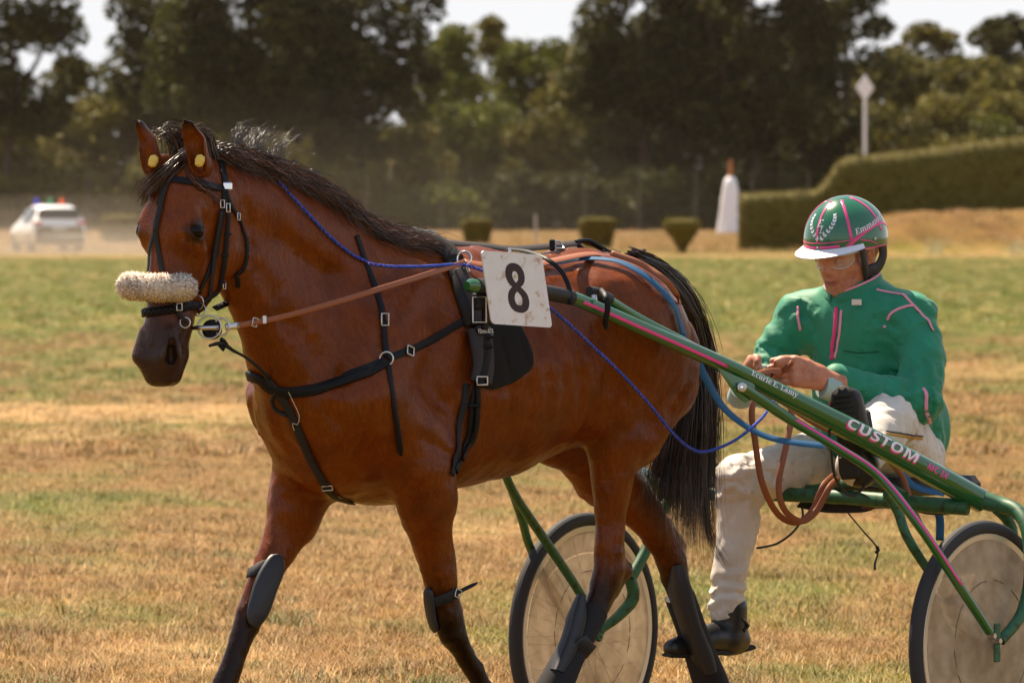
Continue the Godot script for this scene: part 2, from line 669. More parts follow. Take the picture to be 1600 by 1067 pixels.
# x, z, height, width, kind
var BUSHES := [
	[-29.31, -414.00, 6.30, 7.23, 1, "low narrow olive bush in the second row beyond the bush at the car's front"],
	[-25.20, -422.00, 8.13, 8.14, 1, "low broad olive bush in the second row beyond the bush behind the white car"],
	[-19.51, -416.00, 6.52, 7.65, 1, "low broad olive bush in the second row beyond the dust trail"],
	[-14.60, -418.00, 6.15, 7.68, 1, "low broad olive bush in the second row beyond the dust trail"],
	[-9.94, -416.00, 6.32, 6.88, 1, "low narrow olive bush in the second row beyond the fence post in the dust"],
	[-6.15, -418.00, 6.54, 5.76, 1, "low narrow olive bush in the second row beyond the fence post in the dust"],
	[-2.36, -428.00, 8.22, 7.07, 2, "low narrow bright green bush in the second row beyond the tub shaped bush"],
	[1.96, -426.00, 7.61, 7.04, 1, "low narrow olive bush in the second row beyond the thin white stake"],
	[6.09, -414.00, 6.49, 6.47, 0, "low narrow dark bush in the second row beyond the cup shaped bush"],
	[10.28, -414.00, 5.92, 6.85, 0, "low narrow dark bush in the second row beyond the mushroom shaped bush"],
	[14.53, -416.00, 6.13, 6.88, 0, "low narrow dark bush in the second row beyond the white draped cone"],
	[18.83, -418.00, 6.92, 6.53, 0, "low narrow dark bush in the second row beyond the low end of the hedge"],
	[23.29, -430.00, 7.86, 6.71, 1, "low narrow olive bush in the second row beyond the white diamond post"],
	[27.96, -442.00, 9.24, 7.29, 1, "middling narrow olive bush far back beyond the tall hedge"],
	[31.06, -434.00, 8.71, 6.37, 1, "low narrow olive bush in the second row beyond the weeds on the bank"],
	[-4.07, -402.00, 2.92, 5.18, 2, "low narrow bright green bush in the front row beyond the tub shaped bush"],
	[-6.69, -404.00, 2.10, 3.35, 2, "low narrow bright green bush in the front row beyond the fence post in the dust"],
	[28.67, -410.00, 7.01, 4.90, 2, "low narrow bright green bush in the front row beyond the weeds on the bank"],
	[26.16, -406.00, 5.84, 4.48, 1, "low narrow olive bush in the front row beyond the tall hedge"],
	[-25.78, -406.00, 3.97, 5.61, 1, "low narrow olive bush in the front row beyond the white car"],
	[-21.30, -406.00, 3.71, 5.23, 1, "low narrow olive bush in the front row beyond the bush behind the white car"],
	[-17.19, -406.00, 3.86, 5.61, 1, "low narrow olive bush in the front row beyond the dust trail"],
	[-12.39, -408.00, 3.99, 6.01, 1, "low narrow olive bush in the front row beyond the fence post in the dust"],
	[3.72, -404.00, 3.59, 5.58, 0, "low narrow dark bush in the front row beyond the cup shaped bush"],
	[7.81, -404.00, 3.70, 5.95, 0, "low narrow dark bush in the front row beyond the mushroom shaped bush"],
	[11.96, -406.00, 3.71, 5.61, 0, "low narrow dark bush in the front row beyond the white draped cone"],
	[16.07, -406.00, 3.71, 5.23, 0, "low narrow dark bush in the front row beyond the low end of the hedge"],
	[-8.93, -404.00, 3.78, 4.84, 1, "low narrow olive bush in the front row beyond the fence post in the dust"],
	[0.00, -404.00, 3.70, 5.21, 0, "low narrow dark bush in the front row beyond the thin white stake"],
	[-29.52, -406.00, 3.71, 4.48, 1, "low narrow olive bush in the front row beyond the bush at the car's front"],
	[20.18, -406.00, 3.71, 5.23, 0, "low narrow dark bush in the front row beyond the white diamond post"],
	[34.82, -426.00, 7.02, 6.65, 1, "low narrow olive bush in the second row beyond the weeds on the bank"],
	[-35.91, -456.00, 7.59, 7.10, 0, "low narrow dark bush far back beyond the bush at the car's front"],
	[-32.28, -461.00, 8.29, 7.17, 0, "low narrow dark bush far back beyond the bush at the car's front"],
	[-28.56, -466.00, 7.29, 7.25, 0, "low narrow dark bush far back beyond the white car"],
	[-24.77, -471.00, 7.99, 7.32, 0, "low narrow dark bush far back beyond the bush behind the white car"],
	[-20.88, -476.00, 8.71, 7.40, 0, "low narrow dark bush far back beyond the dust trail"],
	[-16.92, -481.00, 7.68, 7.47, 0, "low narrow dark bush far back beyond the dust trail"],
	[-12.11, -456.00, 8.01, 7.10, 0, "low narrow dark bush far back beyond the fence post in the dust"],
	[-8.23, -461.00, 7.02, 7.17, 0, "low narrow dark bush far back beyond the fence post in the dust"],
	[-4.26, -466.00, 7.72, 7.25, 0, "low narrow dark bush far back beyond the tub shaped bush"],
	[-0.22, -471.00, 8.43, 7.32, 0, "low narrow dark bush far back beyond the thin white stake"],
	[3.92, -476.00, 7.41, 7.40, 0, "low narrow dark bush far back beyond the cup shaped bush"],
	[8.13, -481.00, 8.12, 7.47, 0, "low narrow dark bush far back beyond the cup shaped bush"],
	[11.69, -456.00, 8.43, 7.10, 0, "low narrow dark bush far back beyond the mushroom shaped bush"],
	[15.82, -461.00, 7.44, 7.17, 0, "low narrow dark bush far back beyond the white draped cone"],
	[20.04, -466.00, 8.14, 7.25, 0, "low narrow dark bush far back beyond the low end of the hedge"],
	[24.33, -471.00, 7.13, 7.32, 0, "low narrow dark bush far back beyond the white diamond post"],
	[28.72, -476.00, 7.84, 7.40, 0, "low narrow dark bush far back beyond the tall hedge"],
	[33.18, -481.00, 8.56, 7.47, 0, "low narrow dark bush far back beyond the weeds on the bank"],
	[35.49, -456.00, 7.17, 7.10, 0, "low narrow dark bush far back beyond the weeds on the bank"],
]

func turf(x: float, z: float) -> Color:
	# how dry the grass is, from green through straw to bare pale ground; the matter itself, seen from above
	var d := 20.0 - z
	var big := noise.get_noise_2d(x * 0.22 + 3.0, z * 0.07)
	var mid := noise.get_noise_2d(x * 0.9 + 50.0, z * 0.35 + 9.0)
	var fine := noise.get_noise_2d(x * 3.7, z * 1.6 + 70.0)
	var green := 0.18 + big * 0.85 + mid * 0.65 + fine * 0.25
	green += smoothstep(66.0, 100.0, d + mid * 14.0) * smoothstep(262.0, 176.0, d + big * 30.0 + mid * 26.0) * 1.15      # the watered track
	green -= smoothstep(235.0, 255.0, d) * 0.35
	var pale := smoothstep(0.30, 0.62, noise.get_noise_2d(x * 0.5 + 20.0, z * 0.16 + 31.0) + mid * 0.25) * 0.45
	var path := smoothstep(3.2, 1.6, absf(d - 55.0 + x * 0.4 + mid * 1.6)) * smoothstep(1.0, -1.5, x)
	path = maxf(path, smoothstep(5.0, 2.5, absf(d - 70.0 + mid * 2.0)) * smoothstep(1.5, 4.0, x) * 0.7)
	path = maxf(path, smoothstep(14.0, 6.0, absf(d - 222.0 + mid * 4.0)) * 0.8)
	pale = maxf(pale, path * (0.75 + fine * 0.5))
	var c := Color(0.262, 0.142, 0.042)
	c = c.lerp(Color(0.178, 0.092, 0.026), clampf(0.3 + fine * 1.3 - mid * 0.4, 0.0, 1.0))
	c = c.lerp(Color(0.108, 0.142, 0.011), clampf(green * 1.3, 0.0, 0.96))
	c = c.lerp(Color(0.52, 0.34, 0.16), clampf(pale, 0.0, 0.9))
	# bare brown earth on the bank
	c = c.lerp(Color(0.15, 0.085, 0.038).lerp(Color(0.26, 0.15, 0.06), clampf(0.4 + mid + fine, 0.0, 1.0)), smoothstep(0.15, 0.6, rise(x, z)) * 0.85)
	return c

func rise(x: float, z: float) -> float:
	# the bank in front of the tall hedge
	var d := 20.0 - z
	var a := smoothstep(9.6, 13.5, x) * smoothstep(229.0, 240.0, d) * smoothstep(262.0, 249.0, d)
	return a * (1.25 + 0.30 * noise.get_noise_2d(x * 0.35, d * 0.3) + 0.16 * noise.get_noise_2d(x * 1.6, d * 1.2))

func build_ground() -> void:
	var zs := PackedFloat32Array()
	var d := 12.0
	zs.append(400.0)
	zs.append(100.0)
	zs.append(30.0)
	while d < 420.0:
		zs.append(20.0 - d)
		d *= 1.0075
	for q in [430.0, 470.0, 560.0, 800.0, 1400.0, 2600.0]:
		zs.append(20.0 - q)
	var xs := PackedFloat32Array()
	var i := -90
	for q in [-2500.0, -600.0, -200.0, -90.0]: xs.append(q)
	while i <= 90:
		xs.append(signf(i) * pow(absf(i) / 90.0, 1.6) * 46.0)
		i += 1
	for q in [90.0, 200.0, 600.0, 2500.0]: xs.append(q)
	var v := PackedVector3Array()
	var c := PackedColorArray()
	var n := PackedVector3Array()
	var idx := PackedInt32Array()
	for z in zs:
		for x in xs:
			v.append(Vector3(x, rise(x, z), z))
			n.append(Vector3(rise(x - 0.2, z) - rise(x + 0.2, z), 0.4, rise(x, z - 0.2) - rise(x, z + 0.2)).normalized())
			c.append(turf(x, z))
	var w := xs.size()
	for r in zs.size() - 1:
		for k in w - 1:
			var a := r * w + k
			idx.append_array(PackedInt32Array([a, a + w, a + 1, a + 1, a + w, a + w + 1]))
	var m := mat("turf", Color.WHITE, 0.95)
	m.vertex_color_use_as_albedo = true
	m.metallic_specular = 0.15
	m.albedo_texture = noise_tex(0.05, 512, 5, [[0.0, Color(0.62, 0.60, 0.55)], [0.5, Color(0.88, 0.87, 0.84)], [1.0, Color(1, 1, 1)]], false, 1.0, 5)
	m.uv1_triplanar = true
	m.uv1_world_triplanar = true
	m.uv1_scale = Vector3(0.9, 0.9, 0.9)
	structure("ground", net_mesh({"v": v, "n": n, "c": c, "i": idx}), m)

func tuft(blades: int, height: float, spread: float, width: float, lean: float) -> ArrayMesh:
	var v := PackedVector3Array()
	var n := PackedVector3Array()
	var c := PackedColorArray()
	var idx := PackedInt32Array()
	for b in blades:
		var a := rng.randf() * TAU
		var at := Vector3(cos(a), 0, sin(a)) * spread * sqrt(rng.randf())
		var b2 := rng.randf() * TAU
		var out := Vector3(cos(b2), 0, sin(b2))
		var side := Vector3(-out.z, 0, out.x) * width * rng.randf_range(0.7, 1.3)
		var h := height * rng.randf_range(0.45, 1.15)
		var l := lean * rng.randf_range(0.3, 1.4) * h
		var tone := rng.randf_range(0.85, 1.15)
		var col := Color(tone, tone * rng.randf_range(0.94, 1.04), tone * rng.randf_range(0.8, 1.1))
		var k := v.size()
		for q in [[0.0, 1.0], [0.55, 0.75], [1.0, 0.06]]:
			var t: float = q[0]
			var p := at + out * l * t * t + Vector3.UP * (h * t * (1.0 - 0.25 * t * lean)) - Vector3.UP * 0.004
			for s in [-1.0, 1.0]:
				v.append(p + side * q[1] * s)
				n.append((Vector3.UP * 0.8 + out * 0.5 + side.normalized() * s * 0.3).normalized())
				c.append(col)
		for r in 2:
			var o := k + r * 2
			idx.append_array(PackedInt32Array([o, o + 2, o + 1, o + 1, o + 2, o + 3]))
	return net_mesh({"v": v, "n": n, "c": c, "i": idx})

func build_grass() -> void:
	var m := mat("grass_blade", Color.WHITE, 0.55)
	m.vertex_color_use_as_albedo = true
	m.metallic_specular = 0.35
	m.backlight_enabled = true
	m.backlight = Color(0.62, 0.62, 0.62)
	# near, middle and far sward: from, to, tufts for each square metre, scale
	for band in [[16.0, 24.0, 90.0, 1.0], [24.0, 46.0, 330.0, 1.0], [46.0, 92.0, 85.0, 1.5], [92.0, 232.0, 9.5, 2.6], [232.0, 420.0, 1.5, 4.0]]:
		var places: Array[Transform3D] = []
		var tints: Array[Color] = []
		var d: float = band[0]
		var per: float = band[2]
		var area := 0.0
		while d < band[1]:
			var step: float = 0.25 * d / 24.0
			var half := 0.074 * d + 1.2
			area += half * 2.0 * step * per
			while area >= 1.0:
				area -= 1.0
				var x := rng.randf_range(-half, half)
				var z := 20.0 - d - rng.randf() * step
				var t := turf(x, z)
				var s: float = band[3] * rng.randf_range(0.65, 1.35)
				var tall := s * (0.8 + 1.5 * maxf(0.0, noise.get_noise_2d(x * 1.1 + 90.0, z * 0.5)))
				if t.r > 0.36: tall *= 0.5
				places.append(Transform3D(Basis(Vector3.UP, rng.randf() * TAU).scaled(Vector3(s, tall, s)), Vector3(x, rise(x, z), z)))
				var k := rng.randf_range(0.95, 1.35)
				var dry := rng.randf()
				if dry > 0.78: t = t.lerp(Color(0.46, 0.30, 0.13), 0.6)
				elif dry > 0.70: t = t.lerp(Color(0.07, 0.045, 0.015), 0.5)
				elif dry < 0.18: t = t.lerp(Color(0.085, 0.105, 0.014), 0.6)
				tints.append(Color(t.r * k, t.g * k, t.b * k))
			d += step
		var mm := MultiMesh.new()
		mm.transform_format = MultiMesh.TRANSFORM_3D
		mm.use_colors = true
		mm.mesh = tuft(24, 0.044, 0.062, 0.00085 if band[3] < 1.4 else 0.0014, 1.0)
		mm.instance_count = places.size()
		for i in places.size():
			mm.set_instance_transform(i, places[i])
			mm.set_instance_color(i, tints[i])
		var o := MultiMeshInstance3D.new()
		o.name = numbered("grass")
		o.multimesh = mm
		o.material_override = m
		add_child(o)
		tag(o, ["sparse short grass under the horse", "dry straw coloured grass with green blades behind the wheels", "mixed dry and green grass beyond the sulky", "greener grass of the far track", "parched golden grass below the trees"][[16.0, 24.0, 46.0, 92.0, 232.0].find(band[0])], "grass", "", "stuff")

func build_stems() -> void:
	# bleached seed stems standing above the turf
	var m: Material = M["grass_blade"]
	var mm := MultiMesh.new()
	mm.transform_format = MultiMesh.TRANSFORM_3D
	mm.use_colors = true
	mm.mesh = tuft(5, 0.085, 0.05, 0.0008, 0.9)
	var places: Array[Transform3D] = []
	var tints: Array[Color] = []
	for i in 9000:
		var d := 24.0 + pow(rng.randf(), 1.3) * 44.0
		var half := 0.074 * d + 1.0
		var x := rng.randf_range(-half, half)
		var z := 20.0 - d
		if noise.get_noise_2d(x * 1.3 + 200.0, z * 0.6) < -0.05: continue
		var s := rng.randf_range(0.6, 1.25)
		places.append(Transform3D(Basis(Vector3.UP, rng.randf() * TAU).scaled(Vector3(s, s * rng.randf_range(0.6, 1.2), s)), Vector3(x, 0, z)))
		tints.append(Color(0.62, 0.44, 0.20) * rng.randf_range(0.7, 1.3))
	# darker weeds and fresh green clumps among the straw
	var green := MultiMesh.new()
	green.transform_format = MultiMesh.TRANSFORM_3D
	green.use_colors = true
	green.mesh = tuft(34, 0.075, 0.075, 0.0016, 0.9)
	var spots: Array[Transform3D] = []
	var hues: Array[Color] = []
	for i in 5200:
		var d := 24.0 + pow(rng.randf(), 1.4) * 70.0
		var half := 0.074 * d + 1.0
		var x := rng.randf_range(-half, half)
		var z := 20.0 - d
		if noise.get_noise_2d(x * 0.9 + 320.0, z * 0.4) < 0.12: continue
		var s := rng.randf_range(0.5, 1.3)
		spots.append(Transform3D(Basis(Vector3.UP, rng.randf() * TAU).scaled(Vector3(s, s * rng.randf_range(0.5, 1.1), s)), Vector3(x, 0, z)))
		hues.append(Color(0.10, 0.115, 0.014).lerp(Color(0.055, 0.05, 0.012), rng.randf()))
	green.instance_count = spots.size()
	for i in spots.size():
		green.set_instance_transform(i, spots[i])
		green.set_instance_color(i, hues[i])
	var g := MultiMeshInstance3D.new()
	g.name = numbered("grass")
	g.multimesh = green
	g.material_override = m
	add_child(g)
	tag(g, "fresh green clumps scattered through the straw coloured turf", "grass", "", "stuff")
	mm.instance_count = places.size()
	for i in places.size():
		mm.set_instance_transform(i, places[i])
		mm.set_instance_color(i, tints[i])
	var o := MultiMeshInstance3D.new()
	o.name = numbered("grass")
	o.multimesh = mm
	o.material_override = m
	add_child(o)
	tag(o, "bleached seed stems standing above the short turf", "grass", "", "stuff")

# ---------- leaves
func leaf_cloud(blobs: Array, per_area: float, size: float, low: float, shade: Color, light: Color) -> ArrayMesh:
	# leaf faces spread through the skin of each lobe [centre, radii]
	var v := PackedVector3Array()
	var n := PackedVector3Array()
	var c := PackedColorArray()
	var idx := PackedInt32Array()
	for b in blobs:
		var ctr: Vector3 = b[0]
		var rad: Vector3 = b[1]
		var count := int(per_area * 4.0 * PI * pow(rad.x * rad.y * rad.z, 0.667))
		var tone := rng.randf_range(0.6, 1.2)
		for i in count:
			var dir := Vector3(rng.randfn(), rng.randfn(), rng.randfn()).normalized()
			var p := ctr + dir * rad * (0.55 + 0.5 * sqrt(rng.randf()))
			if p.y < low: continue
			var u := Vector3(rng.randfn(), rng.randfn() * 0.6, rng.randfn()).normalized()
			var w := u.cross(dir + Vector3(rng.randfn(), rng.randfn(), rng.randfn()) * 0.7).normalized()
			var s := size * rng.randf_range(0.5, 1.35)
			var col := shade.lerp(light, rng.randf()) * tone
			var nn := (u.cross(w) + dir * 0.6).normalized()
			var k := v.size()
			v.append_array(PackedVector3Array([p - u * s, p + w * s * 0.45, p + u * s, p - w * s * 0.45]))
			n.append_array(PackedVector3Array([nn, nn, nn, nn]))
			c.append_array(PackedColorArray([col, col, col, col]))
			idx.append_array(PackedInt32Array([k, k + 1, k + 2, k, k + 2, k + 3]))
	return net_mesh({"v": v, "n": n, "c": c, "i": idx})

func build_trees() -> void:
	var leaf := mat("leaf", Color.WHITE, 0.6)
	leaf.vertex_color_use_as_albedo = true
	leaf.metallic_specular = 0.3
	leaf.backlight_enabled = true
	leaf.backlight = Color(0.8, 0.8, 0.8)
	var bark := mat("bark", lin(0.045, 0.032, 0.022), 0.9)
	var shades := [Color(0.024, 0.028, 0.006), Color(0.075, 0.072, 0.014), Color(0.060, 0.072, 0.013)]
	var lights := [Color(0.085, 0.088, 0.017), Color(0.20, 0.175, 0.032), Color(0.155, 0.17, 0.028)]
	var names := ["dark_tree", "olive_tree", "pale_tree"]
	var count := [0, 0, 0]
	for t in TREES:
		var kind: int = t[5]
		var h: float = t[2]
		var w: float = t[3]
		var low: float = t[4]
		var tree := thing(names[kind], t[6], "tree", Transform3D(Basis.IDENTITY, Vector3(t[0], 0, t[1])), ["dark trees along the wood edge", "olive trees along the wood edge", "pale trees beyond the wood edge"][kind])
		var st := st_new()
		var fork := low + (h - low) * 0.15
		tube(st, curve([Vector3(0, -0.2, 0), Vector3(rng.randf_range(-0.2, 0.2), fork * 0.5, 0), Vector3(rng.randf_range(-0.4, 0.4), fork, 0.2), Vector3(rng.randf_range(-0.6, 0.6), lerpf(low, h, 0.7), 0.2)], 1.0), [w * 0.035, w * 0.028, w * 0.02, w * 0.008], 7)
		for k in 6:
			var a := TAU * k / 6.0 + rng.randf()
			var y0 := fork * rng.randf_range(0.8, 1.1)
			tube(st, curve([Vector3(0, y0, 0.1), Vector3(cos(a) * w * 0.16, y0 + (h - low) * 0.15, sin(a) * w * 0.16), Vector3(cos(a) * w * 0.36, lerpf(low, h, rng.randf_range(0.35, 0.7)), sin(a) * w * 0.36)], 1.0), [w * 0.016, w * 0.01, w * 0.004], 6)
		part("trunk", st.commit(), bark, tree)
		var blobs := []
		var many := int(40 + w * (h - low) * 0.35)
		for k in many:
			var y := rng.randf()
			var r := w * 0.5 * sqrt(maxf(0.05, 1.0 - pow(y * 1.75 - 0.72, 2.0)))
			var a := rng.randf() * TAU
			var rr := sqrt(rng.randf()) * r
			var s := w * rng.randf_range(0.09, 0.17)
			blobs.append([Vector3(cos(a) * rr, lerpf(low, h, y * 0.93), sin(a) * rr * 0.8), Vector3(s, s * 0.75, s)])
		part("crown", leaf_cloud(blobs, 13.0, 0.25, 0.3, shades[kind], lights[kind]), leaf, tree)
	for b in BUSHES:
		var kind: int = b[4]
		var w: float = b[3]
		var h: float = b[2]
		var bush := thing(["dark_bush", "olive_bush", "bright_bush"][kind], b[5], "bush", Transform3D(Basis.IDENTITY, Vector3(b[0], 0, b[1])), ["dark bushes at the wood edge", "olive bushes at the wood edge", "bright shrubs at the wood edge"][kind])  # leaf colour differs by kind
		var blobs := []
		for k in int(30 + w * 4.0):
			var y := rng.randf()
			var s := w * rng.randf_range(0.10, 0.17)
			var r := w * 0.5 * sqrt(1.0 - y * y * 0.75)
			var a := rng.randf() * TAU
			blobs.append([Vector3(cos(a) * r * sqrt(rng.randf()), minf(h * 0.95, s * 0.4 + (h - s) * y), sin(a) * r * 0.7 * sqrt(rng.randf())), Vector3(s, s * 0.8, s)])
		part("crown", leaf_cloud(blobs, 14.0, 0.20, 0.02, shades[kind], lights[kind]), leaf, bush)
		var st := st_new()
		for k in 3:
			tube(st, PackedVector3Array([Vector3(rng.randf_range(-0.2, 0.2), -0.1, 0), Vector3(rng.randf_range(-0.8, 0.8), h * 0.6, rng.randf_range(-0.4, 0.4))]), [0.06, 0.02], 5)
		part("stem", st.commit(), bark, bush)

# ---------- clipped hedges
func clipped(profile_at: Array, lengthwise: PackedVector3Array, leaf: Material, core: Material, parent: Node3D) -> void:
	# profile_at: [height, half depth] for each point of the line; a leafy skin on a solid core
	var st := st_new()
	var secs := []
	for i in lengthwise.size():
		var h: float = profile_at[i][0]
		var w: float = profile_at[i][1]
		var sec := []
		for q in [[-1.0, 0.0], [-1.02, 0.45], [-0.96, 0.85], [-0.72, 0.985], [0.0, 1.0], [0.72, 0.985], [0.96, 0.85], [1.02, 0.45], [1.0, 0.0]]:
			sec.append(lengthwise[i] + Vector3(0, h * q[1] * 0.985, w * q[0] * 0.97))
		secs.append(sec)
	var tris := []
	for i in secs.size() - 1:
		for j in 8:
			tris.append([secs[i][j], secs[i + 1][j], secs[i][j + 1]])
			tris.append([secs[i][j + 1], secs[i + 1][j], secs[i + 1][j + 1]])
	for e in [0, secs.size() - 1]:
		for j in range(1, 8):
			tris.append([secs[e][0], secs[e][j], secs[e][j + 1]])
	var v := PackedVector3Array()
	var n := PackedVector3Array()
	var c := PackedColorArray()
	var idx := PackedInt32Array()
	for t in tris:
		for p in t: st.add_vertex(p)
		var fn: Vector3 = (t[1] - t[0]).cross(t[2] - t[0])
		var area := fn.length() * 0.5
		fn = fn.normalized()
		for k in int(area * 210.0 + rng.randf()):
			var a := sqrt(rng.randf())
			var b := rng.randf()
			var p: Vector3 = t[0] * (1.0 - a) + t[1] * (a * (1.0 - b)) + t[2] * (a * b)
			p += Vector3(rng.randfn(), rng.randfn(), rng.randfn()) * 0.035
			var u := Vector3(rng.randfn(), rng.randfn(), rng.randfn()).normalized()
			var w := u.cross(fn + Vector3(rng.randfn(), rng.randfn(), rng.randfn()) * 0.6).normalized()
			var s := rng.randf_range(0.03, 0.075)
			var col := Color(0.055, 0.046, 0.012).lerp(Color(0.18, 0.145, 0.028), rng.randf())
			var q := v.size()
			v.append_array(PackedVector3Array([p - u * s, p + w * s * 0.5, p + u * s, p - w * s * 0.5]))
			for z in 4:
				n.append(u.cross(w))
				c.append(col)
			idx.append_array(PackedInt32Array([q, q + 1, q + 2, q, q + 2, q + 3]))
	st.generate_normals()
	part("core", st.commit(), core, parent)
	part("foliage", net_mesh({"v": v, "n": n, "c": c, "i": idx}), leaf, parent)

func round_bush(profile: Array, leaf: Material, core: Material, parent: Node3D) -> void:
	var st := st_new()
	lathe(st, profile, 20)
	part("core", st.commit(), core, parent)
	var v := PackedVector3Array()
	var n := PackedVector3Array()
	var c := PackedColorArray()
	var idx := PackedInt32Array()
	for i in profile.size() - 1:
		var p: Vector2 = profile[i]
		var q: Vector2 = profile[i + 1]
		for k in int(PI * (p.x + q.x) * p.distance_to(q) * 420.0):
			var a := rng.randf() * TAU
			var f := p.lerp(q, rng.randf())
			var o := Vector3(cos(a) * f.x, f.y, sin(a) * f.x) + Vector3(rng.randfn(), rng.randfn(), rng.randfn()) * 0.03
			var u := Vector3(rng.randfn(), rng.randfn(), rng.randfn()).normalized()
			var w := u.cross(Vector3(rng.randfn(), rng.randfn(), rng.randfn())).normalized()
			var s := rng.randf_range(0.025, 0.06)
			var col := Color(0.055, 0.050, 0.012).lerp(Color(0.19, 0.16, 0.028), rng.randf())
			var z := v.size()
			v.append_array(PackedVector3Array([o - u * s, o + w * s * 0.5, o + u * s, o - w * s * 0.5]))
			for b in 4:
				n.append(u.cross(w))
				c.append(col)
			idx.append_array(PackedInt32Array([z, z + 1, z + 2, z, z + 2, z + 3]))
	part("foliage", net_mesh({"v": v, "n": n, "c": c, "i": idx}), leaf, parent)

func at_picture_scale(x: float, d: float) -> Transform3D:
	return Transform3D(Basis.IDENTITY, Vector3(x, 0, 20.0 - d))

func build_course() -> void:
	var leaf: Material = M["leaf"]
	var core := mat("hedge_core", lin(0.117, 0.096, 0.020), 0.95)
	# the tall hedge on the bank
	var hedge := thing("clipped_hedge", "long clipped hedge with a low end and a taller stepped part", "hedge", Transform3D(Basis.IDENTITY, Vector3(7.9, 0, -232)))
	var line := PackedVector3Array()
	var prof := []
	for i in 61:
		var x := i * 0.22
		line.append(Vector3(x, 0.0, -x * 0.16))
		var h := 1.98 + 0.05 * x + smoothstep(2.55, 3.75, x) * 1.15 + smoothstep(4.0, 11.0, x) * 0.42
		prof.append([h + 0.04 * noise.get_noise_1d(x * 3.0), 0.95 if i > 0 and i < 60 else 0.8])
	clipped(prof, line, leaf, core, hedge)
	# clipped bushes on the grass
	for b in [
		[-15.9, 296.0, [[0.0, -0.05], [0.62, 0.0], [0.80, 0.35], [0.86, 0.85], [0.80, 1.08], [0.5, 1.14], [0.0, 1.16]], "low round clipped bush standing behind the white car"],
		[-18.7, 300.0, [[0.0, -0.05], [0.62, 0.0], [0.80, 0.35], [0.86, 0.85], [0.80, 1.05], [0.5, 1.1], [0.0, 1.12]], "low round clipped bush at the front of the white car"],
		[-1.36, 282.0, [[0.0, -0.05], [0.42, 0.0], [0.50, 0.3], [0.58, 0.85], [0.56, 0.99], [0.3, 1.03], [0.0, 1.04]], "clipped tub shaped bush beside the thin white stake"],
		[3.0, 256.0, [[0.0, -0.05], [0.46, 0.0], [0.52, 0.35], [0.66, 0.95], [0.64, 1.07], [0.4, 1.12], [0.0, 1.13]], "clipped cup shaped bush with a flat top"],
		[5.4, 231.0, [[0.0, -0.05], [0.10, 0.0], [0.16, 0.25], [0.38, 0.6], [0.58, 0.85], [0.58, 1.06], [0.4, 1.13], [0.0, 1.15]], "clipped bush shaped like a mushroom on a narrow foot"],
	]:
		var o := thing("clipped_bush", b[3], "bush", at_picture_scale(b[0], b[1]), "clipped bushes on the course")
		round_bush(b[2].map(func(q): return Vector2(q[0], q[1])), leaf, core, o)
	# post with a white diamond
	var white := mat("white_paint", lin(0.88, 0.88, 0.90), 0.5)
	var post := thing("marker_post", "tall white course post topped by a white diamond board", "post", at_picture_scale(14.45, 298.0))
	part("pole", tube_mesh([Vector3(0, -0.1, 0), Vector3(0, 6.0, 0)], [0.075, 0.07], 10, 2.0), white, post)
	var st := st_new()
	boxed(st, Vector3(0, 6.36, 0.09), Vector3(0.62, 0.62, 0.05), Basis(Vector3(0, 0, 1), PI / 4).scaled(Vector3(0.84, 1.28, 1)), 0.1)
	part("diamond_board", st.commit(), white, post)
	# white draped cone
	var cone := thing("draped_cone", "white cloth covered cone with a short wooden pole on top", "cone", at_picture_scale(11.85, 395.0))
	st = st_new()
	var v := []
	var rings := [[0.72, 0.0], [0.66, 0.5], [0.58, 1.1], [0.50, 1.8], [0.40, 2.5], [0.33, 2.85], [0.20, 3.06], [0.0, 3.12]]
	for r in rings:
		var ring := []
		for k in 40:
			var a := TAU * k / 40.0
			var f: float = 1.0 + 0.06 * sin(a * 7.0 + r[1]) * smoothstep(3.1, 1.5, r[1]) + 0.03 * sin(a * 13.0)
			ring.append(Vector3(cos(a) * r[0] * f, r[1], sin(a) * r[0] * f))
		v.append(ring)
	for i in rings.size() - 1:
		for k in 40:
			var l := (k + 1) % 40
			for q in [v[i][k], v[i + 1][k], v[i][l], v[i][l], v[i + 1][k], v[i + 1][l]]:
				st.set_smooth_group(0)
				st.add_vertex(q)
	st.generate_normals()
	part("cloth", st.commit(), white, cone)
	part("pole", tube_mesh([Vector3(0, 3.05, 0), Vector3(0.03, 4.05, 0)], [0.13, 0.07], 8, 1.0), mat("pole_wood", lin(0.45, 0.17, 0.05), 0.7), cone)
	solo("stake", tube_mesh([Vector3(0, -0.1, 0), Vector3(-0.06, 1.22, 0)], [0.055, 0.045], 8, 1.0), mat("stake_wood", lin(0.5, 0.46, 0.38), 0.8), "thin pale stake standing in the dry grass between clipped bushes", "stake", at_picture_scale(0.98, 288.0))
	# wire fence in front of the wood
	var fence := thing("wire_fence", "tall wire fence on thin grey posts before the wood", "fence", at_picture_scale(0, 412.0))
	var grey := mat("fence_grey", lin(0.10, 0.09, 0.08), 0.8)
	for x in [-24.0, -17.2, -8.2, -4.0, 4.1, 7.2, 10.4, 13.6, 16.8, 22.0]:
		part("post", tube_mesh([Vector3(x, 0, 0), Vector3(x, 3.4, 0)], [0.045, 0.04], 7, 2.0), grey, fence)
	for y in [0.4, 1.2, 2.0, 2.8, 3.3]:
		part("wire", tube_mesh([Vector3(-30, y, -0.07), Vector3(30, y, -0.07)], [0.003], 4, 20.0), grey, fence)
	# weeds at the foot of the bank
	var weed := tuft(46, 0.55, 0.24, 0.006, 0.5)
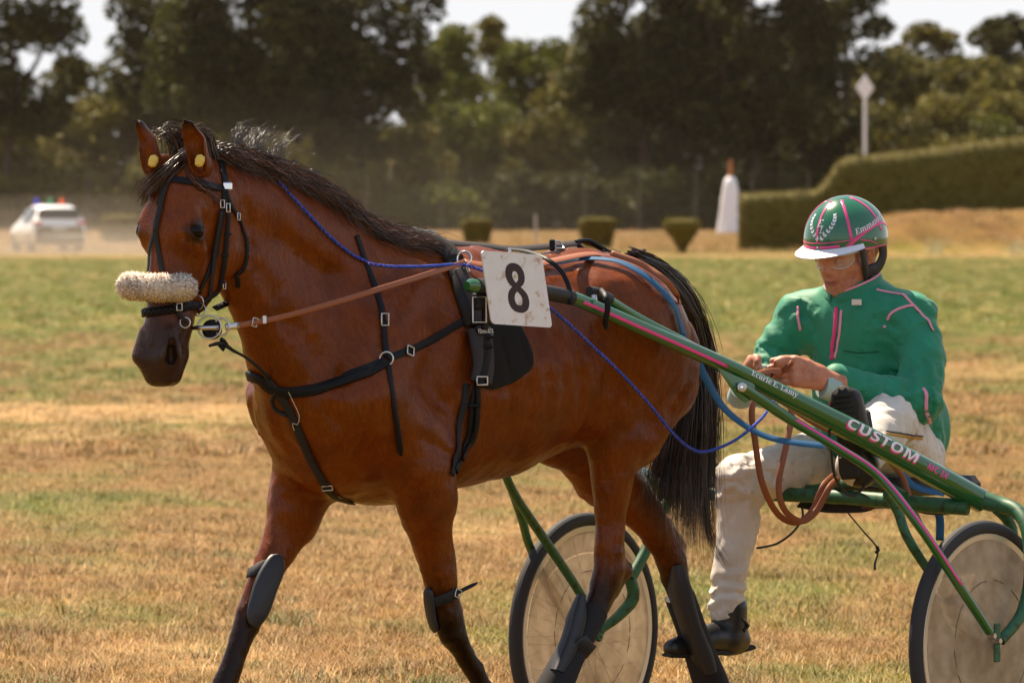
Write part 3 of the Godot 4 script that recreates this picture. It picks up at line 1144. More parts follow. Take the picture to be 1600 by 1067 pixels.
	for q in [[15.6, 226.0], [16.1, 225.0], [16.6, 227.0], [13.2, 228.0]]:
		solo("weed_clump", weed, M["weed"] if M.has("weed") else weed_mat(), "tall green weed clump at the foot of the dry bank", "weed", Transform3D(Basis.IDENTITY.scaled(Vector3.ONE * 1.3), Vector3(q[0], rise(q[0], 20.0 - q[1]), 20.0 - q[1])), "weeds below the bank")

func weed_mat() -> Material:
	var m := mat("weed", lin(0.13, 0.15, 0.03), 0.6)
	m.backlight_enabled = true
	m.backlight = Color(0.5, 0.5, 0.5)
	return m

# ---------- the car
func build_car() -> void:
	var paint := mat("car_paint", lin(0.82, 0.83, 0.85), 0.3)
	paint.clearcoat_enabled = true
	paint.clearcoat = 0.6
	var glass := mat("car_glass", lin(0.02, 0.022, 0.025), 0.08)
	var rubber := mat("car_rubber", lin(0.015, 0.015, 0.015), 0.85)
	var plastic := mat("car_plastic", lin(0.03, 0.03, 0.032), 0.6)
	var red := mat("tail_lamp", lin(0.45, 0.02, 0.015), 0.2)
	# axes: x to the right of the car, z backwards, y up
	var car := thing("parked_car", "white estate car with coloured roof beacons driving off in its dust", "car", Transform3D(Basis(Vector3.UP, deg_to_rad(14.0)), Vector3(-15.4, 0, -221.2)))
	var secs := [ # z, half width, sill, waist, roof half width, roof
		[-2.25, 0.70, 0.42, 0.62, 0.55, 0.70], [-2.10, 0.84, 0.28, 0.80, 0.70, 0.86], [-1.2, 0.90, 0.25, 0.92, 0.74, 1.00], [-0.85, 0.90, 0.25, 0.95, 0.72, 1.08],
		[-0.10, 0.91, 0.25, 0.98, 0.60, 1.50], [0.5, 0.91, 0.25, 0.99, 0.61, 1.58], [1.4, 0.91, 0.26, 1.00, 0.60, 1.57], [1.85, 0.90, 0.28, 1.01, 0.57, 1.50],
		[2.10, 0.89, 0.30, 1.02, 0.66, 1.12], [2.20, 0.86, 0.34, 0.95, 0.74, 1.00], [2.22, 0.80, 0.40, 0.80, 0.70, 0.88]]
	var rings := []
	for s in secs:
		var r := []
		for q in [[s[1] * 0.86, s[2]], [s[1], s[2] + 0.12], [s[1], lerpf(s[2], s[3], 0.7)], [s[1] * 0.985, s[3]], [lerpf(s[1], s[4], 0.9), s[5] - (s[5] - s[3]) * 0.12], [s[4] * 0.85, s[5]]]:
			r.append(Vector3(q[0], q[1], s[0]))
		var full := r.duplicate()
		for i in range(5, -1, -1):
			full.append(Vector3(-r[i].x, r[i].y, r[i].z))
		rings.append(full)
	var st := st_new()
	for i in rings.size() - 1:
		for j in 12:
			var k := (j + 1) % 12
			for p in [rings[i][j], rings[i][k], rings[i + 1][j], rings[i + 1][j], rings[i][k], rings[i + 1][k]]:
				st.add_vertex(p)
	for e in [0, rings.size() - 1]:
		for j in range(1, 11):
			var tri := [rings[e][0], rings[e][j], rings[e][j + 1]]
			if e == 0: tri.reverse()
			tri.reverse()
			for p in tri: st.add_vertex(p)
	st.set_smooth_group(-1)
	st.generate_normals()
	part("body", st.commit(), paint, car)
	# glass panels a little proud of the shell
	var pane := func(pts: Array, called: String, m: Material) -> void:
		var g := st_new()
		for k in range(1, pts.size() - 1):
			for p in [pts[0], pts[k], pts[k + 1]]: g.add_vertex(p)
			for p in [pts[0], pts[k + 1], pts[k]]: g.add_vertex(p - (pts[1] - pts[0]).cross(pts[2] - pts[0]).normalized() * 0.004)
		g.generate_normals()
		part(called, g.commit(), m, car)
	pane.call([Vector3(-0.62, 1.46, 1.925), Vector3(0.62, 1.46, 1.925), Vector3(0.74, 1.12, 2.125), Vector3(-0.74, 1.12, 2.125)], "rear_window", glass)
	for s in [-1.0, 1.0]:
		pane.call([Vector3(s * 0.80, 1.06, -0.55), Vector3(s * 0.675, 1.45, -0.05), Vector3(s * 0.685, 1.50, 0.55), Vector3(s * 0.93, 1.04, 0.55)], "side_window", glass)
		pane.call([Vector3(s * 0.93, 1.04, 0.62), Vector3(s * 0.685, 1.50, 0.62), Vector3(s * 0.67, 1.48, 1.6), Vector3(s * 0.91, 1.06, 1.75)], "side_window", glass)
		var lamp := st_new()
		boxed(lamp, Vector3(s * 0.74, 0.98, 2.17), Vector3(0.30, 0.13, 0.10), Basis(Vector3.UP, s * 0.25))
		part("tail_lamp", lamp.commit(), red, car)
		for z in [-1.4, 1.35]:
			var wheel := Node3D.new()
			wheel.name = "wheel"
			car.add_child(wheel, true)
			wheel.position = Vector3(s * 0.80, 0.33, z)
			var ty := st_new()
			lathe(ty, [Vector2(0.20, -0.11), Vector2(0.31, -0.11), Vector2(0.335, -0.07), Vector2(0.335, 0.07), Vector2(0.31, 0.11), Vector2(0.20, 0.11)], 28, Transform3D(Basis(Vector3(0, 0, 1), PI / 2), Vector3.ZERO))
			part("tyre", ty.commit(), rubber, wheel)
			var rm := st_new()
			lathe(rm, [Vector2(0.0, -0.09), Vector2(0.12, -0.07), Vector2(0.21, -0.10), Vector2(0.21, 0.10), Vector2(0.12, 0.07), Vector2(0.0, 0.09)], 20, Transform3D(Basis(Vector3(0, 0, 1), PI / 2), Vector3.ZERO))
			part("rim", rm.commit(), M["steel"], wheel)
	var bump := st_new()
	boxed(bump, Vector3(0, 0.42, 2.16), Vector3(1.62, 0.22, 0.22))
	part("bumper", bump.commit(), plastic, car)
	var plate := st_new()
	boxed(plate, Vector3(0.0, 0.80, 2.235), Vector3(0.5, 0.11, 0.02))
	part("number_plate", plate.commit(), white_of(0.5), car)
	for b in [[-0.50, Color(0.03, 0.04, 0.65), 0.0], [-0.02, Color(0.02, 0.30, 0.12), -0.1], [0.34, Color(0.85, 0.10, 0.01), 0.1]]:
		var bs := st_new()
		lathe(bs, [Vector2(0.075, 1.52), Vector2(0.08, 1.60), Vector2(0.07, 1.72), Vector2(0.04, 1.77), Vector2(0.0, 1.78)], 14, Transform3D(Basis.IDENTITY, Vector3(b[0], 0.03, 0.7 + b[2])))
		var bm := mat("beacon%d" % int(b[0] * 100), lin(b[1].r, b[1].g, b[1].b), 0.25)
		part("beacon", bs.commit(), bm, car)

func white_of(v: float) -> Material:
	return mat("white%d" % int(v * 100), lin(v, v, v), 0.5)

func build_dust() -> void:
	var puffs := []
	for k in 3:
		var t := 0.55 + 0.45 * k
		puffs.append(["low pale dust trailing behind the white car", Vector3(-12.2, 0.1, -206), Vector3(9.0 * t + 6.0, 1.25 * t, 9.0 * t), 0.019])
	for k in 3:
		var t := 0.5 + 0.4 * k
		puffs.append(["pale dust thrown up round the white car", Vector3(-14.8, 0.3, -213), Vector3(11.0 * t, 2.6 * t, 9.0 * t), 0.010])
	for k in 5:
		var t := 0.3 + 0.22 * k
		puffs.append(["thin brown dust drifting before the wood", Vector3(-10.5 + k * 0.5, 0.0, -300), Vector3(40.0 * t, 11.5 * t, 70.0 * t), 0.00034 - 0.00004 * k])
	puffs.append(["even summer haze before the whole wood", Vector3(-6.0, 0.0, -330), Vector3(190.0, 90.0, 170.0), 0.00010])
	for q in puffs:
		var f := FogVolume.new()
		f.name = numbered("dust")
		f.size = q[2]
		f.shape = RenderingServer.FOG_VOLUME_SHAPE_ELLIPSOID
		var fm := FogMaterial.new()
		fm.density = q[3]
		fm.albedo = lin(0.88, 0.74, 0.58)
		f.material = fm
		f.position = q[1]
		add_child(f)
		tag(f, q[0], "dust", "dust in the air", "stuff")

var HORSE := PackedFloat32Array([
	0.16, 1.17, 0, -0.06, 1.155, 0, 0.315, 0.335, 0.62, 0.05, 1, 0, 1, 1, 0.72,
	-0.06, 1.155, 0, -0.3, 1.155, 0, 0.335, 0.305, 0.72, 0.05, 1, 0, 1, 1, 0.86,
	-0.3, 1.155, 0, -0.55, 1.19, 0, 0.305, 0.268, 0.86, 0.05, 1, 0, 1, 1, 0.93,
	-0.55, 1.19, 0, -0.8, 1.225, 0, 0.268, 0.24, 0.93, 0.05, 1, 0, 1, 1, 0.98,
	0.02, 1.385, 0, -0.25, 1.4, 0, 0.115, 0.075, 0.75, 0.09, 1, 0, 1, 2, 0.75,
	0.2, 1.4, 0, 0.02, 1.395, 0, 0.1, 0.11, 0.7, 0.08, 1, 0, 1, 3, 0.7,
	-0.25, 1.385, 0, -0.7, 1.38, 0, 0.085, 0.09, 1, 0.08, 1, 0, 1, 4, 1,
	-0.7, 1.36, 0, -1, 1.335, 0, 0.11, 0.075, 1, 0.08, 1, 0, 1, 5, 1,
	-0.62, 1.335, -0.15, -0.74, 1.34, -0.12, 0.095, 0.1, 1, 0.07, 1, 0, 1, 6, 1,
	-0.72, 1.28, -0.14, -0.91, 1.19, -0.115, 0.17, 0.115, 1, 0.06, 1, 0, 1, 7, 1,
	-0.93, 1.24, -0.075, -0.925, 1.08, -0.12, 0.07, 0.08, 1, 0.05, 1, 0, 1, 8, 1,
	-0.78, 1.2, -0.15, -0.64, 1.06, -0.155, 0.155, 0.1, 0.85, 0.06, 1, 0, 1, 9, 0.85,
	-0.87, 1.12, -0.14, -0.76, 0.96, -0.16, 0.115, 0.08, 0.9, 0.06, 1, 0, 1, 10, 0.9,
	-0.62, 1.335, 0.15, -0.74, 1.34, 0.12, 0.095, 0.1, 1, 0.07, 1, 0, 1, 11, 1,
	-0.72, 1.28, 0.14, -0.91, 1.19, 0.115, 0.17, 0.115, 1, 0.06, 1, 0, 1, 12, 1,
	-0.93, 1.24, 0.075, -0.925, 1.08, 0.12, 0.07, 0.08, 1, 0.05, 1, 0, 1, 13, 1,
	-0.78, 1.2, 0.15, -0.64, 1.06, 0.155, 0.155, 0.1, 0.85, 0.06, 1, 0, 1, 14, 0.85,
	-0.87, 1.12, 0.14, -0.76, 0.96, 0.16, 0.115, 0.08, 0.9, 0.06, 1, 0, 1, 15, 0.9,
	0.305, 1.09, -0.085, 0.14, 0.965, -0.08, 0.17, 0.15, 0.85, 0.06, 1, 0, 1, 16, 0.85,
	0.365, 1.08, -0.075, 0.325, 1, -0.08, 0.125, 0.12, 0.9, 0.05, 1, 0, 1, 17, 0.9,
	0.1, 1.38, -0.105, 0.33, 1.1, -0.155, 0.085, 0.105, 0.75, 0.06, 1, 0, 1, 18, 0.75,
	0.33, 1.09, -0.155, 0.12, 0.96, -0.17, 0.1, 0.1, 0.75, 0.05, 1, 0, 1, 19, 0.75,
	0.305, 1.09, 0.085, 0.14, 0.965, 0.08, 0.17, 0.15, 0.85, 0.06, 1, 0, 1, 20, 0.85,
	0.365, 1.08, 0.075, 0.325, 1, 0.08, 0.125, 0.12, 0.9, 0.05, 1, 0, 1, 21, 0.9,
	0.1, 1.38, 0.105, 0.33, 1.1, 0.155, 0.085, 0.105, 0.75, 0.06, 1, 0, 1, 22, 0.75,
	0.33, 1.09, 0.155, 0.12, 0.96, 0.17, 0.1, 0.1, 0.75, 0.05, 1, 0, 1, 23, 0.75,
	0.3, 0.95, 0, 0.02, 0.93, 0, 0.13, 0.13, 1, 0.06, 1, 0, 1, 24, 1,
	0.775, 1.655, 0, 0.6, 1.6, 0, 0.088, 0.115, 0.66, 0.06, 1, 0, 1, 25, 0.62,
	0.6, 1.6, 0, 0.4, 1.52, 0, 0.115, 0.13, 0.62, 0.06, 1, 0, 1, 25, 0.6,
	0.4, 1.52, 0, 0.2, 1.41, 0, 0.13, 0.135, 0.6, 0.06, 1, 0, 1, 25, 0.62,
	0.735, 1.53, 0, 0.575, 1.4, 0, 0.09, 0.125, 0.58, 0.06, 1, 0, 1, 26, 0.58,
	0.575, 1.4, 0, 0.43, 1.25, 0, 0.125, 0.16, 0.58, 0.06, 1, 0, 1, 26, 0.68,
	0.43, 1.25, 0, 0.28, 1.13, 0, 0.16, 0.2, 0.68, 0.06, 1, 0, 1, 26, 0.75,
	0.68, 1.475, 0, 0.565, 1.335, 0, 0.07, 0.085, 0.66, 0.06, 1, 0, 1, 27, 0.75,
	0.565, 1.335, 0, 0.485, 1.19, 0, 0.085, 0.108, 0.75, 0.06, 1, 0, 1, 27, 0.85,
	0.485, 1.19, 0, 0.395, 1.08, 0, 0.108, 0.135, 0.85, 0.06, 1, 0, 1, 27, 0.9,
	0.7, 1.69, 0, 0.35, 1.595, 0, 0.05, 0.055, 0.6, 0.06, 1, 0, 1, 28, 0.6,
	0.1063, 0.8342, -0.165, 0.1089, 0.7612, -0.165, 0.088, 0.07, 0.85, 0.03, 1, 0, 1, 29, 0.85,
	0.1089, 0.7612, -0.165, 0.0678, 0.6414, -0.165, 0.07, 0.052, 0.85, 0.03, 1, 0, 1, 29, 0.85,
	0.0678, 0.6414, -0.165, 0.0472, 0.5534, -0.165, 0.052, 0.046, 0.85, 0.03, 1, 0, 1, 29, 0.85,
	0.0472, 0.5534, -0.165, 0.024, 0.4966, -0.165, 0.046, 0.049, 0.85, 0.03, 1, 0, 1, 29, 0.85,
	0.024, 0.4966, -0.165, 0.006, 0.4504, -0.165, 0.049, 0.044, 0.85, 0.03, 1, 0, 1, 29, 0.85,
	0.006, 0.4504, -0.165, -0.0277, 0.4017, -0.165, 0.044, 0.031, 0.85, 0.03, 1, 0, 1, 29, 0.85,
	-0.0277, 0.4017, -0.165, -0.0666, 0.3544, -0.165, 0.031, 0.029, 0.85, 0.03, 1, 0, 1, 29, 0.85,
	-0.0666, 0.3544, -0.165, -0.1239, 0.2832, -0.165, 0.029, 0.03, 0.85, 0.03, 1, 0, 1, 29, 0.85,
	-0.1239, 0.2832, -0.165, -0.171, 0.2245, -0.165, 0.03, 0.038, 0.85, 0.03, 1, 0, 1, 29, 0.85,
	0.145, 0.8963, -0.17, 0.1194, 0.8174, -0.17, 0.1, 0.078, 0.8, 0.05, 1, 0, 1, 30, 0.8,
	0.2541, 0.8614, 0.16, 0.3022, 0.758, 0.16, 0.092, 0.072, 0.85, 0.03, 1, 0, 1, 31, 0.85,
	0.3022, 0.758, 0.16, 0.3476, 0.6915, 0.16, 0.072, 0.058, 0.85, 0.03, 1, 0, 1, 31, 0.85,
	0.3476, 0.6915, 0.16, 0.3903, 0.632, 0.16, 0.058, 0.049, 0.85, 0.03, 1, 0, 1, 31, 0.85,
	0.3903, 0.632, 0.16, 0.4304, 0.5657, 0.16, 0.049, 0.05, 0.85, 0.03, 1, 0, 1, 31, 0.85,
	0.4304, 0.5657, 0.16, 0.4654, 0.5063, 0.16, 0.05, 0.044, 0.85, 0.03, 1, 0, 1, 31, 0.85,
	0.4654, 0.5063, 0.16, 0.4979, 0.4557, 0.16, 0.044, 0.034, 0.85, 0.03, 1, 0, 1, 31, 0.85,
	0.4979, 0.4557, 0.16, 0.5253, 0.398, 0.16, 0.034, 0.032, 0.85, 0.03, 1, 0, 1, 31, 0.85,
	0.5253, 0.398, 0.16, 0.56, 0.3199, 0.16, 0.032, 0.033, 0.85, 0.03, 1, 0, 1, 31, 0.85,
	0.56, 0.3199, 0.16, 0.5898, 0.2522, 0.16, 0.033, 0.042, 0.85, 0.03, 1, 0, 1, 31, 0.85,
	0.2703, 0.8923, 0.13, 0.2949, 0.7965, 0.15, 0.1, 0.078, 0.8, 0.05, 1, 0, 1, 32, 0.8,
	-0.6813, 0.9541, -0.155, -0.6705, 0.8648, -0.155, 0.095, 0.07, 0.8, 0.03, 1, 0, 1, 33, 0.8,
	-0.6705, 0.8648, -0.155, -0.6623, 0.7576, -0.155, 0.07, 0.052, 0.8, 0.03, 1, 0, 1, 33, 0.8,
	-0.6623, 0.7576, -0.155, -0.6542, 0.6683, -0.155, 0.052, 0.047, 0.8, 0.03, 1, 0, 1, 33, 0.8,
	-0.6542, 0.6683, -0.155, -0.6543, 0.5913, -0.155, 0.047, 0.05, 0.8, 0.03, 1, 0, 1, 33, 0.8,
	-0.6543, 0.5913, -0.155, -0.6218, 0.5174, -0.155, 0.05, 0.042, 0.8, 0.03, 1, 0, 1, 33, 0.8,
	-0.6218, 0.5174, -0.155, -0.5623, 0.4484, -0.155, 0.042, 0.034, 0.8, 0.03, 1, 0, 1, 33, 0.8,
	-0.5623, 0.4484, -0.155, -0.5058, 0.3885, -0.155, 0.034, 0.031, 0.8, 0.03, 1, 0, 1, 33, 0.8,
	-0.5058, 0.3885, -0.155, -0.4282, 0.2854, -0.155, 0.031, 0.032, 0.8, 0.03, 1, 0, 1, 33, 0.8,
	-0.4282, 0.2854, -0.155, -0.3802, 0.2168, -0.155, 0.032, 0.042, 0.8, 0.03, 1, 0, 1, 33, 0.8,
	-0.6353, 0.669, -0.155, -0.7277, 0.5886, -0.155, 0.03, 0.022, 0.7, 0.025, 1, 0, 1, 34, 0.7,
	-0.7277, 0.5886, -0.155, -0.6353, 0.499, -0.155, 0.02, 0.02, 0.7, 0.02, 1, 0, 1, 35, 0.7,
	-0.7924, 1.008, 0.14, -0.9827, 0.8395, 0.15, 0.105, 0.092, 0.8, 0.05, 1, 0, 1, 36, 0.8,
	-0.9827, 0.8669, 0.15, -1.094, 0.7813, 0.15, 0.1, 0.075, 0.8, 0.03, 1, 0, 1, 37, 0.8,
	-1.094, 0.7813, 0.15, -1.178, 0.7051, 0.15, 0.075, 0.058, 0.8, 0.03, 1, 0, 1, 37, 0.8,
	-1.178, 0.7051, 0.15, -1.249, 0.6289, 0.15, 0.058, 0.05, 0.8, 0.03, 1, 0, 1, 37, 0.8,
	-1.249, 0.6289, 0.15, -1.277, 0.5817, 0.15, 0.05, 0.05, 0.8, 0.03, 1, 0, 1, 37, 0.8,
	-1.277, 0.5817, 0.15, -1.311, 0.4971, 0.15, 0.05, 0.038, 0.8, 0.03, 1, 0, 1, 37, 0.8,
	-1.311, 0.4971, 0.15, -1.357, 0.4026, 0.15, 0.038, 0.033, 0.8, 0.03, 1, 0, 1, 37, 0.8,
	-1.357, 0.4026, 0.15, -1.405, 0.3076, 0.15, 0.033, 0.032, 0.8, 0.03, 1, 0, 1, 37, 0.8,
	-1.405, 0.3076, 0.15, -1.454, 0.2216, 0.15, 0.032, 0.036, 0.8, 0.03, 1, 0, 1, 37, 0.8,
	-1.454, 0.2216, 0.15, -1.477, 0.1552, 0.15, 0.036, 0.04, 0.8, 0.03, 1, 0, 1, 37, 0.8,
	-1.249, 0.6843, 0.15, -1.311, 0.6267, 0.15, 0.03, 0.024, 0.7, 0.025, 1, 0, 1, 38, 0.7,
	-1, 1.36, 0, -1.1, 1.28, 0, 0.05, 0.035, 1, 0.04, 1, 0, 1, 39, 1,
	0.8592, 1.697, -0.0073, 0.8973, 1.637, -0.014, 0.072, 0.088, 0.85, 0.03, 1, 0.174, 0.985, 40, 0.85,
	0.9121, 1.659, -0.0166, 0.9403, 1.542, -0.0216, 0.075, 0.066, 1.1, 0.03, 1, 0.174, 0.985, 41, 1.1,
	0.9452, 1.542, -0.0224, 0.9784, 1.396, -0.0283, 0.062, 0.05, 0.95, 0.03, 1, 0.174, 0.985, 42, 0.95,
	0.9784, 1.396, -0.0283, 1.002, 1.258, -0.0324, 0.05, 0.044, 0.92, 0.03, 1, 0.174, 0.985, 43, 0.92,
	0.8749, 1.583, -0.0101, 0.9087, 1.446, -0.016, 0.1, 0.075, 0.75, 0.03, 1, 0.174, 0.985, 44, 0.75,
	0.9087, 1.446, -0.016, 0.9572, 1.312, -0.0246, 0.075, 0.058, 0.78, 0.03, 1, 0.174, 0.985, 45, 0.78,
	0.9621, 1.313, -0.0254, 0.9961, 1.196, -0.0314, 0.058, 0.052, 0.95, 0.03, 1, 0.174, 0.985, 46, 0.95,
	0.7974, 1.623, -0.039, 0.779, 1.49, -0.0368, 0.082, 0.072, 0.62, 0.012, 1, 0.174, 0.985, 47, 0.62,
	0.7832, 1.49, -0.0355, 0.8658, 1.37, -0.0308, 0.07, 0.042, 0.62, 0.018, 1, 0.174, 0.985, 48, 0.62,
	0.9409, 1.584, -0.0887, 0.9576, 1.546, -0.0947, 0.03, 0.027, 1, 0.03, 1, 0.174, 0.985, 49, 1,
	0.9368, 1.518, -0.09, 0.9204, 1.495, -0.0851, 0.024, 0.024, 1, 0.03, 1, 0.174, 0.985, 50, 1,
	0.9175, 1.5, -0.0805, 0.9384, 1.391, -0.067, 0.013, 0.01, 1, 0.03, 1, 0.174, 0.985, 51, 1,
	1.008, 1.275, -0.0722, 1.017, 1.22, -0.0788, 0.022, 0.03, 1, 0.02, 1, 0.174, 0.985, 52, 1,
	1.012, 1.209, -0.0566, 1.004, 1.167, -0.0511, 0.034, 0.028, 1, 0.02, 1, 0.174, 0.985, 53, 1,
	0.812, 1.623, 0.0437, 0.7939, 1.49, 0.0479, 0.082, 0.072, 0.62, 0.012, 1, 0.174, 0.985, 54, 0.62,
	0.7974, 1.49, 0.0452, 0.8734, 1.37, 0.0125, 0.07, 0.042, 0.62, 0.018, 1, 0.174, 0.985, 55, 0.62,
	0.9638, 1.584, 0.0413, 0.9815, 1.546, 0.0412, 0.03, 0.027, 1, 0.03, 1, 0.174, 0.985, 56, 1,
	0.9604, 1.518, 0.0439, 0.9433, 1.495, 0.0449, 0.024, 0.024, 1, 0.03, 1, 0.174, 0.985, 57, 1,
	0.939, 1.5, 0.0416, 0.954, 1.391, 0.0217, 0.013, 0.01, 1, 0.03, 1, 0.174, 0.985, 58, 1,
	1.022, 1.275, 0.0027, 1.032, 1.22, 0.0059, 0.022, 0.03, 1, 0.02, 1, 0.174, 0.985, 59, 1,
	1.02, 1.209, -0.0133, 1.01, 1.167, -0.0156, 0.034, 0.028, 1, 0.02, 1, 0.174, 0.985, 60, 1,
	0.9154, 1.326, -0.0172, 0.9425, 1.224, -0.022, 0.036, 0.032, 1, 0.02, 1, 0.174, 0.985, 61, 1,
	0.9432, 1.219, -0.0221, 0.9624, 1.166, -0.0255, 0.033, 0.029, 1.15, 0.02, 1, 0.174, 0.985, 62, 1.15,
	1.014, 1.238, -0.0813, 1.014, 1.21, -0.0813, 0.01, 0.011, 1, 0.012, -1, 0.174, 0.985, 63, 1,
	0.9659, 1.555, -0.1216, 0.9307, 1.543, -0.1214, 0.0105, 0.0105, 1, 0.01, -1, 0.174, 0.985, 64, 1,
	0.9638, 1.569, -0.11, 0.9306, 1.559, -0.1092, 0.009, 0.009, 1, 0.008, 1, 0.174, 0.985, 65, 1,
	1.022, 1.201, -0.0893, 1.014, 1.211, -0.0939, 0.0058, 0.0058, 1, 0.01, 1, 0.174, 0.985, 66, 1,
	1.014, 1.211, -0.0939, 1.011, 1.229, -0.0982, 0.0058, 0.0058, 1, 0.01, 1, 0.174, 0.985, 66, 1,
	1.011, 1.229, -0.0982, 1.014, 1.248, -0.1006, 0.0058, 0.0058, 1, 0.01, 1, 0.174, 0.985, 66, 1,
	1.014, 1.248, -0.1006, 1.022, 1.261, -0.1002, 0.0058, 0.0058, 1, 0.01, 1, 0.174, 0.985, 66, 1,
	1.022, 1.261, -0.1002, 1.032, 1.263, -0.0972, 0.0058, 0.0058, 1, 0.01, 1, 0.174, 0.985, 66, 1,
	1.032, 1.263, -0.0972, 1.04, 1.254, -0.0927, 0.0058, 0.0058, 1, 0.01, 1, 0.174, 0.985, 66, 1,
	1.04, 1.254, -0.0927, 1.043, 1.236, -0.0884, 0.0058, 0.0058, 1, 0.01, 1, 0.174, 0.985, 66, 1,
	1.043, 1.236, -0.0884, 1.04, 1.217, -0.0859, 0.0058, 0.0058, 1, 0.01, 1, 0.174, 0.985, 66, 1,
	1.04, 1.217, -0.0859, 1.032, 1.204, -0.0863, 0.0058, 0.0058, 1, 0.01, 1, 0.174, 0.985, 66, 1,
	1.032, 1.204, -0.0863, 1.022, 1.201, -0.0893, 0.0058, 0.0058, 1, 0.01, 1, 0.174, 0.985, 66, 1,
	1.03, 1.238, 0.0093, 1.03, 1.21, 0.0093, 0.01, 0.011, 1, 0.012, -1, 0.174, 0.985, 67, 1,
	0.9986, 1.555, 0.0636, 0.9655, 1.543, 0.0755, 0.0105, 0.0105, 1, 0.01, -1, 0.174, 0.985, 68, 1,
	0.9927, 1.569, 0.0535, 0.9612, 1.559, 0.0641, 0.009, 0.009, 1, 0.008, 1, 0.174, 0.985, 69, 1,
	1.027, 1.253, -0.0958, 1.026, 1.212, -0.0926, 0.011, 0.0165, 1, 0.008, -1, 0.174, 0.985, 70, 1,
	0.6606, 1.44, -0.0837, 0.5657, 1.298, -0.1008, 0.015, 0.015, 1, 0.04, -1, 0, 1, 71, 1,
	0.5657, 1.298, -0.1008, 0.4731, 1.176, -0.1439, 0.015, 0.015, 1, 0.04, -1, 0, 1, 72, 1,
	0.1991, 1.398, -0.1665, 0.3018, 1.263, -0.205, 0.012, 0.012, 1, 0.035, -1, 0, 1, 73, 1,
	0.3018, 1.263, -0.205, 0.4139, 1.137, -0.2329, 0.012, 0.012, 1, 0.035, -1, 0, 1, 74, 1,
	-0.0116, 1.295, -0.2332, 0.0282, 1.15, -0.249, 0.015, 0.015, 1, 0.045, -1, 0, 1, 75, 1,
	0.0282, 1.15, -0.249, 0.0814, 0.9983, -0.2518, 0.015, 0.015, 1, 0.045, -1, 0, 1, 76, 1,
	0.4882, 1.079, -0.1505, 0.4254, 0.9753, -0.1753, 0.01, 0.01, 1, 0.03, -1, 0, 1, 77, 1,
	0.5803, 1.529, -0.0803, 0.3945, 1.433, -0.082, 0.012, 0.012, 1, 0.035, -1, 0, 1, 78, 1,
	0.3945, 1.433, -0.082, 0.2282, 1.353, -0.1847, 0.012, 0.012, 1, 0.035, -1, 0, 1, 79, 1,
	-0.9415, 1.312, -0.2107, -0.884, 1.143, -0.2761, 0.012, 0.012, 1, 0.035, -1, 0, 1, 80, 1,
	-0.884, 1.143, -0.2761, -0.8209, 1.018, -0.2496, 0.012, 0.012, 1, 0.035, -1, 0, 1, 81, 1,
	-0.5014, 1.248, -0.2652, -0.5605, 1.121, -0.2621, 0.02, 0.02, 1, 0.05, -1, 0, 1, 82, 1,
	-0.5605, 1.121, -0.2621, -0.5717, 1.034, -0.2476, 0.02, 0.02, 1, 0.05, -1, 0, 1, 83, 1,
	0.2176, 0.9899, -0.2511, 0.0837, 0.9297, -0.2569, 0.01, 0.01, 1, 0.03, -1, 0, 1, 84, 1,
	-0.1031, 1.255, -0.2454, -0.1327, 1.131, -0.2589, 0.008, 0.008, 1, 0.022, -1, 0, 1, 85, 1,
	-0.1327, 1.131, -0.2589, -0.153, 1.028, -0.2419, 0.008, 0.008, 1, 0.022, -1, 0, 1, 86, 1,
	-0.177, 1.256, -0.2512, -0.2066, 1.131, -0.2654, 0.008, 0.008, 1, 0.022, -1, 0, 1, 87, 1,
	-0.2066, 1.131, -0.2654, -0.2271, 1.028, -0.2465, 0.008, 0.008, 1, 0.022, -1, 0, 1, 88, 1,
	-0.2524, 1.256, -0.2562, -0.2804, 1.131, -0.272, 0.008, 0.008, 1, 0.022, -1, 0, 1, 89, 1,
	-0.2804, 1.131, -0.272, -0.3, 1.027, -0.25, 0.008, 0.008, 1, 0.022, -1, 0, 1, 90, 1,
	-0.325, 1.257, -0.258, -0.3545, 1.131, -0.2697, 0.008, 0.008, 1, 0.022, -1, 0, 1, 91, 1,
	-0.3545, 1.131, -0.2697, -0.3722, 1.03, -0.2442, 0.008, 0.008, 1, 0.022, -1, 0, 1, 92, 1,
	-0.3998, 1.256, -0.2567, -0.4291, 1.132, -0.265, 0.008, 0.008, 1, 0.022, -1, 0, 1, 93, 1,
	-0.4291, 1.132, -0.265, -0.4457, 1.035, -0.2363, 0.008, 0.008, 1, 0.022, -1, 0, 1, 94, 1,
	-0.4747, 1.256, -0.2548, -0.5036, 1.133, -0.2595, 0.008, 0.008, 1, 0.022, -1, 0, 1, 95, 1,
	-0.5036, 1.133, -0.2595, -0.5307, 1.038, -0.2284, 0.008, 0.008, 1, 0.022, -1, 0, 1, 96, 1,
	0.6606, 1.44, 0.0837, 0.5657, 1.298, 0.1008, 0.015, 0.015, 1, 0.04, -1, 0, 1, 97, 1,
	0.5657, 1.298, 0.1008, 0.4731, 1.176, 0.1439, 0.015, 0.015, 1, 0.04, -1, 0, 1, 98, 1,
	0.1991, 1.398, 0.1665, 0.3018, 1.263, 0.205, 0.012, 0.012, 1, 0.035, -1, 0, 1, 99, 1,
	0.3018, 1.263, 0.205, 0.4139, 1.137, 0.2329, 0.012, 0.012, 1, 0.035, -1, 0, 1, 100, 1,
	-0.0116, 1.295, 0.2332, 0.0282, 1.15, 0.249, 0.015, 0.015, 1, 0.045, -1, 0, 1, 101, 1,
	0.0282, 1.15, 0.249, 0.0811, 0.999, 0.2513, 0.015, 0.015, 1, 0.045, -1, 0, 1, 102, 1,
